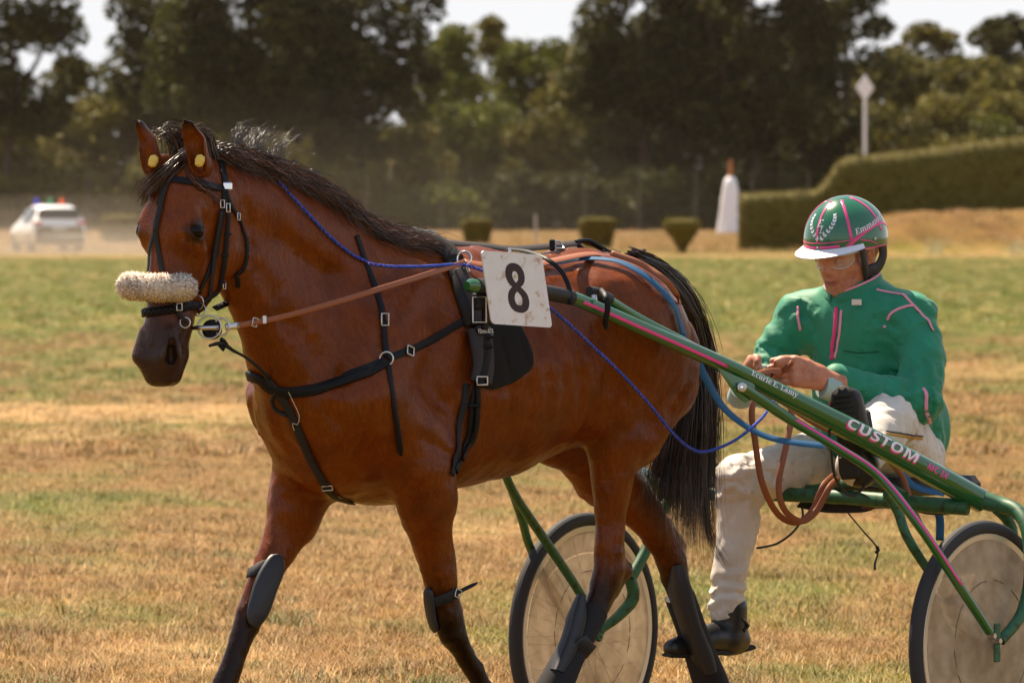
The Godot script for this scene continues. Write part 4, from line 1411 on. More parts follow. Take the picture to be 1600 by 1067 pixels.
	0.4882, 1.079, 0.1505, 0.4254, 0.9753, 0.1753, 0.01, 0.01, 1, 0.03, -1, 0, 1, 103, 1,
	0.5803, 1.529, 0.0803, 0.3945, 1.433, 0.082, 0.012, 0.012, 1, 0.035, -1, 0, 1, 104, 1,
	0.3945, 1.433, 0.082, 0.2282, 1.353, 0.1847, 0.012, 0.012, 1, 0.035, -1, 0, 1, 105, 1,
	-0.9415, 1.312, 0.2107, -0.884, 1.143, 0.2761, 0.012, 0.012, 1, 0.035, -1, 0, 1, 106, 1,
	-0.884, 1.143, 0.2761, -0.8215, 1.019, 0.2543, 0.012, 0.012, 1, 0.035, -1, 0, 1, 107, 1,
	-0.5014, 1.248, 0.2652, -0.5605, 1.121, 0.2621, 0.02, 0.02, 1, 0.05, -1, 0, 1, 108, 1,
	-0.5605, 1.121, 0.2621, -0.5717, 1.034, 0.2476, 0.02, 0.02, 1, 0.05, -1, 0, 1, 109, 1,
	0.2188, 0.9921, 0.2512, 0.084, 0.9332, 0.2499, 0.01, 0.01, 1, 0.03, -1, 0, 1, 110, 1,
	-0.1031, 1.255, 0.2454, -0.1327, 1.131, 0.2589, 0.008, 0.008, 1, 0.022, -1, 0, 1, 111, 1,
	-0.1327, 1.131, 0.2589, -0.153, 1.028, 0.2419, 0.008, 0.008, 1, 0.022, -1, 0, 1, 112, 1,
	-0.177, 1.256, 0.2512, -0.2066, 1.131, 0.2654, 0.008, 0.008, 1, 0.022, -1, 0, 1, 113, 1,
	-0.2066, 1.131, 0.2654, -0.2271, 1.028, 0.2465, 0.008, 0.008, 1, 0.022, -1, 0, 1, 114, 1,
	-0.2524, 1.256, 0.2562, -0.2804, 1.131, 0.272, 0.008, 0.008, 1, 0.022, -1, 0, 1, 115, 1,
	-0.2804, 1.131, 0.272, -0.3, 1.027, 0.25, 0.008, 0.008, 1, 0.022, -1, 0, 1, 116, 1,
	-0.325, 1.257, 0.258, -0.3545, 1.131, 0.2697, 0.008, 0.008, 1, 0.022, -1, 0, 1, 117, 1,
	-0.3545, 1.131, 0.2697, -0.3722, 1.03, 0.2442, 0.008, 0.008, 1, 0.022, -1, 0, 1, 118, 1,
	-0.3998, 1.256, 0.2567, -0.4291, 1.132, 0.265, 0.008, 0.008, 1, 0.022, -1, 0, 1, 119, 1,
	-0.4291, 1.132, 0.265, -0.4457, 1.035, 0.2363, 0.008, 0.008, 1, 0.022, -1, 0, 1, 120, 1,
	-0.4747, 1.256, 0.2548, -0.5036, 1.133, 0.2595, 0.008, 0.008, 1, 0.022, -1, 0, 1, 121, 1,
	-0.5036, 1.133, 0.2595, -0.5307, 1.038, 0.2284, 0.008, 0.008, 1, 0.022, -1, 0, 1, 122, 1,
	0.5588, 1.071, 0.0002, 0.4834, 0.9501, 0.0007, 0.012, 0.012, 1, 0.035, -1, 0, 1, 123, 1,
	0.9371, 1.296, -0.0766, 0.9445, 1.262, -0.0729, 0.0045, 0.0045, 1, 0.006, -1, 0, 1, 124, 1,
	0.9445, 1.262, -0.0729, 0.9556, 1.222, -0.0716, 0.0045, 0.0045, 1, 0.006, -1, 0, 1, 125, 1,
	0.9556, 1.222, -0.0716, 0.9678, 1.184, -0.0723, 0.0045, 0.0045, 1, 0.006, -1, 0, 1, 126, 1,
	0.9678, 1.184, -0.0723, 0.9796, 1.152, -0.0656, 0.0045, 0.0045, 1, 0.006, -1, 0, 1, 127, 1,
	0.9587, 1.293, -0.0893, 0.9767, 1.261, -0.0905, 0.006, 0.006, 1, 0.012, -1, 0, 1, 128, 1,
	0.9898, 1.195, -0.096, 1.003, 1.166, -0.0882, 0.006, 0.006, 1, 0.012, -1, 0, 1, 129, 1,
	0.97, 1.525, -0.1167, 0.9376, 1.513, -0.1204, 0.004, 0.004, 1, 0.009, -1, 0, 1, 130, 1,
	0.9351, 1.61, -0.1236, 0.8904, 1.566, -0.104, 0.012, 0.012, 1, 0.02, -1, 0, 1, 131, 1,
	0.9343, 1.467, -0.11, 0.9534, 1.364, -0.0904, 0.01, 0.01, 1, 0.02, -1, 0, 1, 132, 1,
	0.9561, 1.296, 0.0312, 0.9618, 1.262, 0.0252, 0.0045, 0.0045, 1, 0.006, -1, 0, 1, 133, 1,
	0.9618, 1.262, 0.0252, 0.9718, 1.222, 0.0202, 0.0045, 0.0045, 1, 0.006, -1, 0, 1, 134, 1,
	0.9718, 1.222, 0.0202, 0.9835, 1.184, 0.0166, 0.0045, 0.0045, 1, 0.006, -1, 0, 1, 135, 1,
	0.9835, 1.184, 0.0166, 0.9923, 1.152, 0.0064, 0.0045, 0.0045, 1, 0.006, -1, 0, 1, 136, 1,
	0.9807, 1.293, 0.0358, 0.9981, 1.261, 0.0308, 0.006, 0.006, 1, 0.012, -1, 0, 1, 137, 1,
	1.012, 1.195, 0.0314, 1.022, 1.166, 0.0195, 0.006, 0.006, 1, 0.012, -1, 0, 1, 138, 1,
	1.001, 1.525, 0.0576, 0.9716, 1.513, 0.0722, 0.004, 0.004, 1, 0.009, -1, 0, 1, 139, 1,
	0.9703, 1.61, 0.0761, 0.9216, 1.566, 0.0729, 0.012, 0.012, 1, 0.02, -1, 0, 1, 140, 1,
	0.9649, 1.467, 0.0635, 0.9761, 1.364, 0.0386, 0.01, 0.01, 1, 0.02, -1, 0, 1, 141, 1,
	0.1977, 0.8079, -0.2175, 0.1575, 0.718, -0.2066, 0.006, 0.006, 1, 0.018, -1, 0, 1, 142, 1,
	0.1575, 0.718, -0.2066, 0.1214, 0.6407, -0.1965, 0.006, 0.006, 1, 0.018, -1, 0, 1, 143, 1,
	0.101, 0.7745, -0.2435, 0.0742, 0.6245, -0.2156, 0.006, 0.006, 1, 0.018, -1, 0, 1, 144, 1,
	-0.5887, 0.9388, -0.1829, -0.6102, 0.7064, -0.1814, 0.006, 0.006, 1, 0.018, -1, 0, 1, 145, 1,
	0.7102, 1.62, -0.0701, 0.69, 1.565, -0.0668, 0.01, 0.01, 1, 0.014, -1, 0, 1, 146, 1,
	0.69, 1.565, -0.0668, 0.687, 1.506, -0.0687, 0.01, 0.01, 1, 0.014, -1, 0, 1, 147, 1,
	0.687, 1.506, -0.0687, 0.6992, 1.463, -0.0681, 0.01, 0.01, 1, 0.014, -1, 0, 1, 148, 1,
])
var HORSE_EARS := PackedFloat32Array([
	0.8909, 1.718, -0.0718, 0.9164, 1.721, -0.092, 0.034, 0.032, 0.9, 0.01, 1, 0.174, 0.985, 149, 0.9,
	0.9164, 1.721, -0.092, 0.9396, 1.782, -0.096, 0.032, 0.0315, 0.9, 0.01, 1, 0.174, 0.985, 149, 0.9,
	0.9396, 1.782, -0.096, 0.9646, 1.82, -0.096, 0.0315, 0.0205, 0.9, 0.01, 1, 0.174, 0.985, 149, 0.9,
	0.9646, 1.82, -0.096, 0.978, 1.841, -0.096, 0.0205, 0.004, 0.9, 0.01, 1, 0.174, 0.985, 149, 0.9,
	0.9328, 1.715, -0.1035, 0.9544, 1.782, -0.1063, 0.018, 0.0265, 0.9, 0.006, -1, 0.174, 0.985, 151, 0.9,
	0.9544, 1.782, -0.1063, 0.9744, 1.82, -0.1029, 0.0265, 0.0175, 0.9, 0.006, -1, 0.174, 0.985, 152, 0.9,
	0.9744, 1.82, -0.1029, 0.9821, 1.829, -0.0989, 0.0175, 0.003, 0.9, 0.006, -1, 0.174, 0.985, 153, 0.9,
	0.9111, 1.718, 0.0425, 0.9711, 1.722, 0.032, 0.034, 0.032, 0.9, 0.01, 1, 0.174, 0.985, 154, 0.9,
	0.9711, 1.722, 0.032, 0.9909, 1.782, 0.036, 0.032, 0.0315, 0.9, 0.01, 1, 0.174, 0.985, 154, 0.9,
	0.9909, 1.782, 0.036, 1.017, 1.821, 0.036, 0.0315, 0.0205, 0.9, 0.01, 1, 0.174, 0.985, 154, 0.9,
	1.017, 1.821, 0.036, 1.032, 1.841, 0.036, 0.0205, 0.004, 0.9, 0.01, 1, 0.174, 0.985, 154, 0.9,
	0.9904, 1.716, 0.0372, 1.008, 1.782, 0.0407, 0.018, 0.0265, 0.9, 0.006, -1, 0.174, 0.985, 156, 0.9,
	1.008, 1.782, 0.0407, 1.029, 1.821, 0.0391, 0.0265, 0.0175, 0.9, 0.006, -1, 0.174, 0.985, 157, 0.9,
	1.029, 1.821, 0.0391, 1.036, 1.829, 0.0373, 0.0175, 0.003, 0.9, 0.006, -1, 0.174, 0.985, 158, 0.9,
])
var HORSE_EYES := [Vector3(0.9492, 1.548, -0.1059), Vector3(0.9775, 1.548, 0.0546)]

func coat(p: Vector3, n: Vector3) -> Color:
	# a bay: red brown with black points
	var g := noise.get_noise_3d(p.x * 60.0, p.y * 20.0, p.z * 60.0)
	var c := Color(0.190, 0.0430, 0.0046)
	c = c.lerp(Color(0.285, 0.074, 0.0085), clampf(0.5 + g, 0.0, 1.0) * 0.45)
	c = c.lerp(Color(0.088, 0.0170, 0.0030), clampf(noise.get_noise_3d(p.x * 9.0 + 40.0, p.y * 9.0, p.z * 9.0) + 0.15, 0.0, 1.0) * 0.6)
	var black := Color(0.010, 0.0065, 0.006)
	if p.x < 0.62:
		# black below the knee and hock
		var h := 0.56 if p.x > -0.3 else 0.60
		c = c.lerp(black, smoothstep(h + 0.10, h - 0.10, p.y + g * 0.05) * 0.93)
	if p.x > 0.78 and p.y < 1.5:
		c = c.lerp(Color(0.042, 0.026, 0.024), smoothstep(1.40, 1.27, p.y + g * 0.03 + (1.0 - p.x) * 0.1) * 0.92)
	for q in HORSE_EYES:
		# bare dark skin round the eye
		c = c.lerp(Color(0.030, 0.016, 0.012), smoothstep(0.044, 0.026, p.distance_to(q) + g * 0.008) * 0.85)
	return c

func horse_strap(points: Array, off := 0.004) -> Array:
	# a line laid on the coat: [path, normals]
	var path := curve(points, 0.012)
	var normals := PackedVector3Array()
	var bones := near_bones(HORSE, path)
	for i in path.size():
		path[i] = onto(path[i], bones, off)
	for i in path.size():
		normals.append(body_normal(path[i], bones, 0.012))
	return [path, normals]

func hair_grain() -> Texture2D:
	# short hair lying down and back: stretched noise
	var n := FastNoiseLite.new()
	n.seed = 77
	n.frequency = 0.03
	n.fractal_octaves = 4
	var im := Image.create(512, 512, false, Image.FORMAT_L8)
	for y in 512:
		for x in 512:
			# wraps round in both directions
			var a := x / 512.0 * TAU
			var b := y / 512.0 * TAU
			var v := n.get_noise_3d(cos(a) * 260.0, sin(a) * 260.0, sin(b) * 40.0 + cos(b) * 40.0)
			im.set_pixel(x, y, Color(0.5 + v * 0.5, 0, 0))
	im.bump_map_to_normal_map(6.0)
	return ImageTexture.create_from_image(im)

func hair_tone() -> Texture2D:
	# lighter and darker hairs side by side
	var n := FastNoiseLite.new()
	n.seed = 91
	n.frequency = 0.05
	n.fractal_octaves = 3
	var im := Image.create(512, 512, false, Image.FORMAT_RGB8)
	for y in 512:
		for x in 512:
			var a := x / 512.0 * TAU
			var b := y / 512.0 * TAU
			var v := clampf(0.5 + n.get_noise_3d(cos(a) * 260.0, sin(a) * 260.0, sin(b) * 50.0 + cos(b) * 50.0) * 1.1, 0.0, 1.0)
			im.set_pixel(x, y, Color(lerpf(0.74, 1.0, v), lerpf(0.70, 1.0, v), lerpf(0.66, 1.0, v)))
	return ImageTexture.create_from_image(im)

func build_horse() -> void:
	var t0 := Time.get_ticks_msec()
	var horse := thing("horse", "bay horse with black mane and tail stepping out in harness", "horse", team)
	var d := new_net()
	net(HORSE, Vector3(-1.42, 0.22, -0.36), Vector3(0.80, 1.80, 0.36), 0.0125, "coat", d, "hide")
	net(HORSE, Vector3(0.60, 1.08, -0.18), Vector3(1.12, 1.84, 0.14), 0.0055, "coat", d)
	net(HORSE_EARS, Vector3(0.80, 1.62, -0.15), Vector3(1.10, 1.88, 0.10), 0.0032, "ear", d)
	var m := mat("coat", Color.WHITE, 0.31)
	m.vertex_color_use_as_albedo = true
	m.metallic_specular = 0.32
	m.normal_enabled = true
	m.normal_texture = hair_grain()
	m.normal_scale = 0.8
	m.albedo_texture = hair_tone()
	m.uv1_triplanar = true
	m.uv1_scale = Vector3(5, 5, 5)
	var body := part("body", net_mesh(d), m, horse)
	var em := mat("eye", lin(0.006, 0.004, 0.004), 0.06)
	em.metallic_specular = 0.3
	for p in HORSE_EYES:
		var s := SphereMesh.new()
		s.radius = 0.0232
		s.height = 0.0464
		part("eye", s, em, horse, Transform3D(Basis.IDENTITY, p))
	build_hair(horse)
	build_tack(horse)

# ---------- lettering bent round a tube
func lettering(words: String, size: float, font: Font, slant := 0.0, step := 1.0) -> Array:
	# flat letters: [triangles as Vector2, width]
	var tm := TextMesh.new()
	tm.text = words
	tm.font = font
	tm.font_size = 64
	tm.pixel_size = size / 64.0
	tm.depth = 0.0
	tm.curve_step = step
	tm.horizontal_alignment = HORIZONTAL_ALIGNMENT_LEFT
	var out := PackedVector2Array()
	var w := 0.0
	for s in tm.get_surface_count():
		var a := tm.surface_get_arrays(s)
		var v: PackedVector3Array = a[Mesh.ARRAY_VERTEX]
		var n: PackedVector3Array = a[Mesh.ARRAY_NORMAL]
		var idx: PackedInt32Array = a[Mesh.ARRAY_INDEX]
		for i in range(0, idx.size(), 3):
			if n[idx[i]].z < 0.5: continue
			for k in 3:
				var p := v[idx[i + k]]
				out.append(Vector2(p.x + p.y * slant, p.y))
				w = maxf(w, p.x)
	# small faces only, so that the print can follow a curved surface
	var fine := PackedVector2Array()
	var todo := []
	for i in range(0, out.size(), 3): todo.append([out[i], out[i + 1], out[i + 2]])
	var most := minf(size * 0.14, 0.006)
	while todo.size():
		var t: Array = todo.pop_back()
		var l := 0
		for k in 3:
			if (t[k] as Vector2).distance_to(t[(k + 1) % 3]) > (t[l] as Vector2).distance_to(t[(l + 1) % 3]): l = k
		var a: Vector2 = t[l]
		var b: Vector2 = t[(l + 1) % 3]
		var c: Vector2 = t[(l + 2) % 3]
		if a.distance_to(b) > most:
			todo.append([a, (a + b) * 0.5, c])
			todo.append([(a + b) * 0.5, b, c])
		else:
			fine.append_array(PackedVector2Array([a, b, c]))
	return [fine, w]

func letters_on_tube(words: Array, points: Array, radii: Array, from: int, start: float, out: Vector3, lift: float, drop := 0.0) -> ArrayMesh:
	# the line of the words follows the tube, on the side that faces out
	var path := curve(points, 0.02)
	var n := path.size()
	var run := PackedFloat32Array([0.0])
	for i in range(1, n):
		run.append(run[i - 1] + path[i].distance_to(path[i - 1]))
	start += run[closest(path, points[from])]
	var st := st_new()
	var pts: PackedVector2Array = words[0]
	for i in range(0, pts.size(), 3):
		for k in [0, 1, 2]:
			var q := pts[i + k]
			var s := clampf(start + q.x, 0.0, run[n - 1] - 0.001)
			var j := clampi(run.bsearch(s) - 1, 0, n - 2)
			var f := (s - run[j]) / (run[j + 1] - run[j])
			var t := (path[mini(j + 2, n - 1)] - path[maxi(j - 1, 0)]).normalized()
			var o := (out - t * out.dot(t)).normalized()
			var up := o.cross(t)
			if up.y < 0: up = -up
			var g := (j + f) / (n - 1) * (radii.size() - 1)
			var h := mini(int(g), radii.size() - 2)
			var r := lerpf(radii[h], radii[h + 1], g - h) + lift
			var ang := (q.y + drop) / r
			var d := o * cos(ang) + up * sin(ang)
			st.set_normal(d)
			st.add_vertex(path[j].lerp(path[j + 1], f) + d * r)
	return st.commit()

func closest(path: PackedVector3Array, p: Vector3) -> int:
	var best := 0
	for i in path.size():
		if path[i].distance_to(p) < path[best].distance_to(p): best = i
	return best

func fonts(bold := true, serif := false) -> Font:
	var f := SystemFont.new()
	f.font_names = PackedStringArray(["Droid Serif" if serif else "Droid Sans"])
	f.font_weight = 700 if bold else 400
	return f

func stripe_on(points: Array, radii: Array, from: int, to: int, out: Vector3, turn: float, width: float, m: Material, parent: Node) -> void:
	var path := curve(points, 0.02)
	var n := path.size()
	var q := PackedVector3Array()
	var nn := PackedVector3Array()
	for i in range(closest(path, points[from]), closest(path, points[to]) + 1):
		var t := (path[mini(i + 1, n - 1)] - path[maxi(i - 1, 0)]).normalized()
		var o := (out - t * out.dot(t)).normalized().rotated(t, turn)
		var f := float(i) / (n - 1) * (radii.size() - 1)
		var k := mini(int(f), radii.size() - 2)
		q.append(path[i] + o * (lerpf(radii[k], radii[k + 1], f - k) + 0.0004))
		nn.append(o)
	var st := st_new()
	ribbon(st, q, nn, width, 0.0016)
	st.set_smooth_group(-1)
	st.generate_normals()
	part("stripe", st.commit(), m, parent)

func spoked_wheel(parent: Node3D, at: Vector3, axis: Vector3) -> void:
	# built round +y, then laid on the axle
	var wheel := Node3D.new()
	wheel.name = "wheel"
	parent.add_child(wheel, true)
	wheel.transform = Transform3D(facing(axis), at)
	var st := st_new()
	var prof := []
	for k in 17:
		var a := TAU * k / 16.0
		prof.append(Vector2(0.3335 - cos(a) * 0.0215, -sin(a) * 0.021))
	lathe(st, prof, 72)
	part("tyre", st.commit(), M["tyre"], wheel)
	st = st_new()
	lathe(st, [Vector2(0.3135, 0.010), Vector2(0.318, 0.0135), Vector2(0.316, 0.0165), Vector2(0.300, 0.0155), Vector2(0.293, 0.009), Vector2(0.2925, -0.009), Vector2(0.300, -0.0155), Vector2(0.316, -0.0165), Vector2(0.318, -0.0135), Vector2(0.3135, -0.010)], 72)
	part("rim", st.commit(), M["rim"], wheel)
	st = st_new()
	lathe(st, [Vector2(0.0, 0.055), Vector2(0.016, 0.055), Vector2(0.017, 0.04), Vector2(0.030, 0.036), Vector2(0.030, 0.030), Vector2(0.015, 0.026), Vector2(0.015, -0.026), Vector2(0.030, -0.030), Vector2(0.030, -0.036), Vector2(0.017, -0.04), Vector2(0.016, -0.055), Vector2(0.0, -0.055)], 24)
	part("hub", st.commit(), M["steel"], wheel)
	for k in 28:
		var a := TAU * k / 28.0
		var s := 0.030 if k % 2 else -0.030
		var b := a + (0.32 if k % 4 < 2 else -0.32)
		part("spoke", tube_mesh([Vector3(cos(b) * 0.028, s, sin(b) * 0.028), Vector3(cos(a) * 0.296, s * 0.08, sin(a) * 0.296)], [0.0013], 5, 1.0), M["spoke"], wheel)
	# clear covers, milky with dust, a shallow cone on each face
	for s in [-1.0, 1.0]:
		st = st_new()
		var p := [Vector2(0.020, 0.0475 * s), Vector2(0.15, 0.034 * s), Vector2(0.2985, 0.0165 * s)]
		lathe(st, p, 72)
		part("cover", st.commit(), M["cover"], wheel)
	# the printed ring on the covers
	for s in [-1.0, 1.0]:
		st = st_new()
		for k in 16:
			var a0 := TAU * k / 16.0 + rng.randf() * 0.2
			var pts := []
			for j in 7:
				var a := a0 + j * 0.05
				var r := 0.185 + 0.0012 * sin(j * 0.8 + k)
				pts.append(Vector3(cos(a) * r, (0.0315 + (0.185 - r) * 0.1) * s, sin(a) * r))
			tube(st, curve(pts, 0.01), [0.0004, 0.0014, 0.0010, 0.0018, 0.0004], 4, true, Color.WHITE)
		part("print", st.commit(), M["print"], wheel)

func build_sulky() -> void:
	var green := mat("green_lacquer", lin(0.008, 0.115, 0.028), 0.28)
	green.clearcoat_enabled = true
	green.clearcoat = 0.7
	green.clearcoat_roughness = 0.12
	green.roughness_texture = noise_tex(0.02, 256, 4, [[0.0, Color(0.5, 0.5, 0.5)], [1.0, Color(1, 1, 1)]], false, 1.0, 8)
	green.uv1_triplanar = true
	green.uv1_scale = Vector3(3, 3, 3)
	var worn := mat("worn_green", lin(0.012, 0.085, 0.035), 0.5)
	worn.albedo_texture = noise_tex(0.03, 256, 5, [[0.0, Color(1.0, 1.0, 1.0)], [0.62, Color(0.95, 1, 1)], [0.70, Color(1.0, 0.62, 0.5)], [1.0, Color(0.8, 0.5, 0.42)]], false, 1.0, 12)
	worn.albedo_color = lin(0.022, 0.115, 0.05)
	worn.uv1_triplanar = true
	worn.uv1_scale = Vector3(4, 4, 4)
	var pink := mat("pink_print", lin(0.80, 0.055, 0.33), 0.35)
	var white := mat("white_print", lin(0.80, 0.80, 0.84), 0.4)
	var black := mat("black_rubber", lin(0.014, 0.014, 0.016), 0.6)
	mat("tyre", lin(0.022, 0.022, 0.026), 0.75)
	mat("rim", lin(0.62, 0.56, 0.46), 0.35, 0.6)
	mat("spoke", lin(0.12, 0.11, 0.10), 0.4, 0.6)
	mat("print", lin(0.16, 0.135, 0.11), 0.7)
	var cover := mat("cover", lin(0.74, 0.63, 0.48), 0.5)
	cover.albedo_color.a = 0.84
	cover.albedo_texture = noise_tex(0.01, 512, 5, [[0.0, Color(0.72, 0.68, 0.62)], [1.0, Color(1, 1, 1)]], false, 1.0, 52)
	cover.uv1_triplanar = true
	cover.uv1_scale = Vector3(2, 2, 2)
	cover.transparency = BaseMaterial3D.TRANSPARENCY_ALPHA
	cover.backlight_enabled = true
	cover.backlight = Color(0.9, 0.9, 0.9)

	var sulky := thing("sulky", "green two wheeled racing sulky with clear disc wheels and pink stripes", "sulky", team)
	var out := Vector3(0.743, 0.05, -0.669)         # the side turned to the people at the rails
	var near := [Vector3(0.1473, 1.399, -0.36), Vector3(0.0058, 1.393, -0.36), Vector3(-0.1766, 1.376, -0.36), Vector3(-0.2929, 1.355, -0.362), Vector3(-0.5375, 1.279, -0.37), Vector3(-0.8571, 1.171, -0.4), Vector3(-1.091, 1.076, -0.44), Vector3(-1.41, 0.9369, -0.51), Vector3(-1.795, 0.7653, -0.58)]
	var radii := [0.0185, 0.0185, 0.0195, 0.020, 0.0225, 0.028, 0.0335, 0.0345, 0.0345]
	var shaft := part("shaft", tube_mesh(near, radii, 24), green, sulky)
	var far := []
	for p in near:
		far.append(Vector3(p.x + 0.15 * absf(p.z), p.y, -p.z))
	part("shaft", tube_mesh(far, radii, 20), green, sulky)
	# rubber sleeve under the tug and cap
	part("sleeve", tube_mesh([Vector3(0.1243, 1.399, -0.36), Vector3(0.0058, 1.393, -0.36), Vector3(-0.1504, 1.379, -0.36), Vector3(-0.2623, 1.363, -0.361)], [0.0205, 0.0205, 0.0212, 0.0212], 20), black, sulky)
	part("end_cap", tube_mesh([Vector3(0.1627, 1.399, -0.36), Vector3(0.1473, 1.399, -0.36), Vector3(0.1396, 1.399, -0.36)], [0.012, 0.0195, 0.0195], 20), green, sulky)
	stripe_on(near, radii, 3, 5, out, 0.05, 0.0085, pink, shaft)
	# words on the shaft
	part("lettering", letters_on_tube(lettering("Ecurie E. Lamy", 0.0235, fonts(true, true), 0.28), near, radii, 5, 0.092, out + Vector3(0, 0.55, 0), 0.0008), white, shaft)
	for q in [["CUSTOM", 0.050, 0.0, pink, 0.0008, -0.0035, 1.42, 0.30], ["CUSTOM", 0.044, 0.004, white, 0.0014, -0.0005, 1.58, 0.24], ["MC IX", 0.030, 0.325, pink, 0.0006, -0.004, 1.0, 0.24]]:
		var w := lettering(q[0], q[1], fonts(true), q[7])
		var pts: PackedVector2Array = w[0]
		for i in pts.size():
			pts[i].x *= q[6]
		part("lettering", letters_on_tube([pts, 0.0], near, radii, 6, 0.20 + q[2], out + Vector3(0, 0.45, 0), q[4], q[5]), q[3], shaft)
	part("rivet", ring_mesh(Vector3(-1.628, 0.8436, -0.512), out, 0.004, 0.003), M["steel"], shaft)
	part("rivet", ring_mesh(Vector3(-1.699, 0.8108, -0.525), out, 0.004, 0.003), M["steel"], shaft)
	# second tube and clamp above the shaft
	part("spreader_tube", tube_mesh([Vector3(-0.3766, 1.37, -0.335), Vector3(-0.4299, 1.359, -0.335), Vector3(-0.572, 1.298, -0.34), Vector3(-0.8431, 1.194, -0.365)], [0.015, 0.0165, 0.016, 0.012], 16), green, sulky)
	part("clamp", tube_mesh([Vector3(-0.3602, 1.379, -0.34), Vector3(-0.3895, 1.374, -0.34), Vector3(-0.4486, 1.355, -0.335)], [0.014, 0.018, 0.018], 14), black, sulky)
	part("clamp_bolt", tube_mesh([Vector3(-0.3615, 1.339, -0.36), Vector3(-0.3675, 1.367, -0.35)], [0.009], 12), M["steel"], sulky)
	# plate and stay
	var st := st_new()
	var plate := [Vector3(-0.8057, 1.162, -0.425), Vector3(-0.9602, 1.115, -0.43), Vector3(-0.9599, 1.075, -0.435), Vector3(-0.9127, 1.062, -0.435), Vector3(-0.877, 1.084, -0.43)]
	for k in range(1, 4):
		for s in [0.0, 1.0]:
			var tri := [plate[0], plate[k], plate[k + 1]]
			if s > 0: tri.reverse()
			for p in tri: st.add_vertex(p + out * 0.004 * (1.0 - 2.0 * s))
	st.generate_normals()
	part("stay_plate", st.commit(), green, sulky)
	part("bolt", ring_mesh(Vector3(-0.8881, 1.107, -0.444), out, 0.009, 0.006), M["steel"], sulky)
	part("bolt_head", tube_mesh([Vector3(-0.8952, 1.107, -0.438), Vector3(-0.8787, 1.108, -0.452)], [0.007, 0.005], 10), M["chrome"], sulky)
	var stay := [Vector3(-0.8952, 1.107, -0.438), Vector3(-0.9702, 1.07, -0.445), Vector3(-1.08, 1.009, -0.47), Vector3(-1.181, 0.9326, -0.55), Vector3(-1.268, 0.8511, -0.63), Vector3(-1.324, 0.7082, -0.735), Vector3(-1.422, 0.5445, -0.795), Vector3(-1.549, 0.4076, -0.805)]
	var sr := [0.016, 0.016, 0.0135, 0.0135, 0.0135, 0.0135, 0.0135, 0.013]
	var stay_part := part("stay", tube_mesh(stay, sr, 16), green, sulky)
	stripe_on(stay, sr, 2, 6, out, -0.55, 0.007, pink, stay_part)
	# fork of the near wheel
	part("fork_leg", tube_mesh([Vector3(-1.78, 0.7712, -0.58), Vector3(-1.811, 0.7536, -0.64), Vector3(-1.812, 0.7369, -0.7), Vector3(-1.789, 0.6843, -0.755), Vector3(-1.762, 0.5583, -0.785), Vector3(-1.715, 0.4509, -0.79), Vector3(-1.627, 0.378, -0.785)], [0.028, 0.024, 0.021, 0.019, 0.018, 0.017, 0.015], 16), worn, sulky)
	part("fork_leg", tube_mesh([Vector3(-1.806, 0.7443, -0.63), Vector3(-1.847, 0.7065, -0.64), Vector3(-1.861, 0.6417, -0.645), Vector3(-1.823, 0.4776, -0.645), Vector3(-1.758, 0.3631, -0.65)], [0.018, 0.016, 0.014, 0.014, 0.013], 14), worn, sulky)
	part("fork_leg", tube_mesh([Vector3(-1.391, 0.8006, -0.56), Vector3(-1.428, 0.7453, -0.57), Vector3(-1.449, 0.6547, -0.6), Vector3(-1.617, 0.4493, -0.64), Vector3(-1.707, 0.3727, -0.65)], [0.015, 0.014, 0.013, 0.013, 0.013], 14), worn, sulky)
	st = st_new()
	boxed(st, Vector3(-1.601, 0.374, -0.792), Vector3(0.026, 0.11, 0.008), Basis(Vector3.UP, 0.0), 0.3)
	part("axle_plate", st.commit(), worn, sulky)
	for q in [Vector3(-1.593, 0.3801, -0.8), Vector3(-1.567, 0.3958, -0.8)]:
		part("axle_nut", tube_mesh([q + Vector3(0, 0, 0.01), q, q - Vector3(0, 0, 0.012)], [0.012, 0.012, 0.008], 6), M["steel"], sulky)
	# far side: stays and fork under the horse's belly
	part("stay", tube_mesh([Vector3(-0.9146, 0.9341, 0.5), Vector3(-0.9699, 0.8581, 0.53), Vector3(-1.058, 0.7695, 0.56), Vector3(-1.226, 0.6399, 0.6), Vector3(-1.421, 0.4755, 0.635), Vector3(-1.521, 0.3575, 0.645)], [0.013, 0.013, 0.014, 0.014, 0.0135, 0.013], 14), worn, sulky)
	part("fork_leg", tube_mesh([Vector3(-1.053, 0.7898, 0.57), Vector3(-1.173, 0.7003, 0.64), Vector3(-1.341, 0.5788, 0.74), Vector3(-1.579, 0.3499, 0.775)], [0.013], 14), worn, sulky)
	st = st_new()
	var fp := [Vector3(-1.611, 0.5072, 0.6), Vector3(-1.625, 0.4497, 0.6), Vector3(-1.576, 0.394, 0.62), Vector3(-1.527, 0.3574, 0.64), Vector3(-1.512, 0.3296, 0.64)]
	part("fork_leg", tube_mesh(fp, [0.018, 0.02, 0.016, 0.013, 0.012], 14), worn, sulky)
	part("axle_plate", ring_mesh(Vector3(-1.506, 0.3378, 0.632), Vector3(0, 0, 1), 0.008, 0.007), worn, sulky)
	part("fork_leg", tube_mesh([Vector3(-1.799, 0.7482, 0.6), Vector3(-1.755, 0.7018, 0.6), Vector3(-1.683, 0.59, 0.6), Vector3(-1.611, 0.5072, 0.6)], [0.02, 0.018, 0.017, 0.018], 14), worn, sulky)
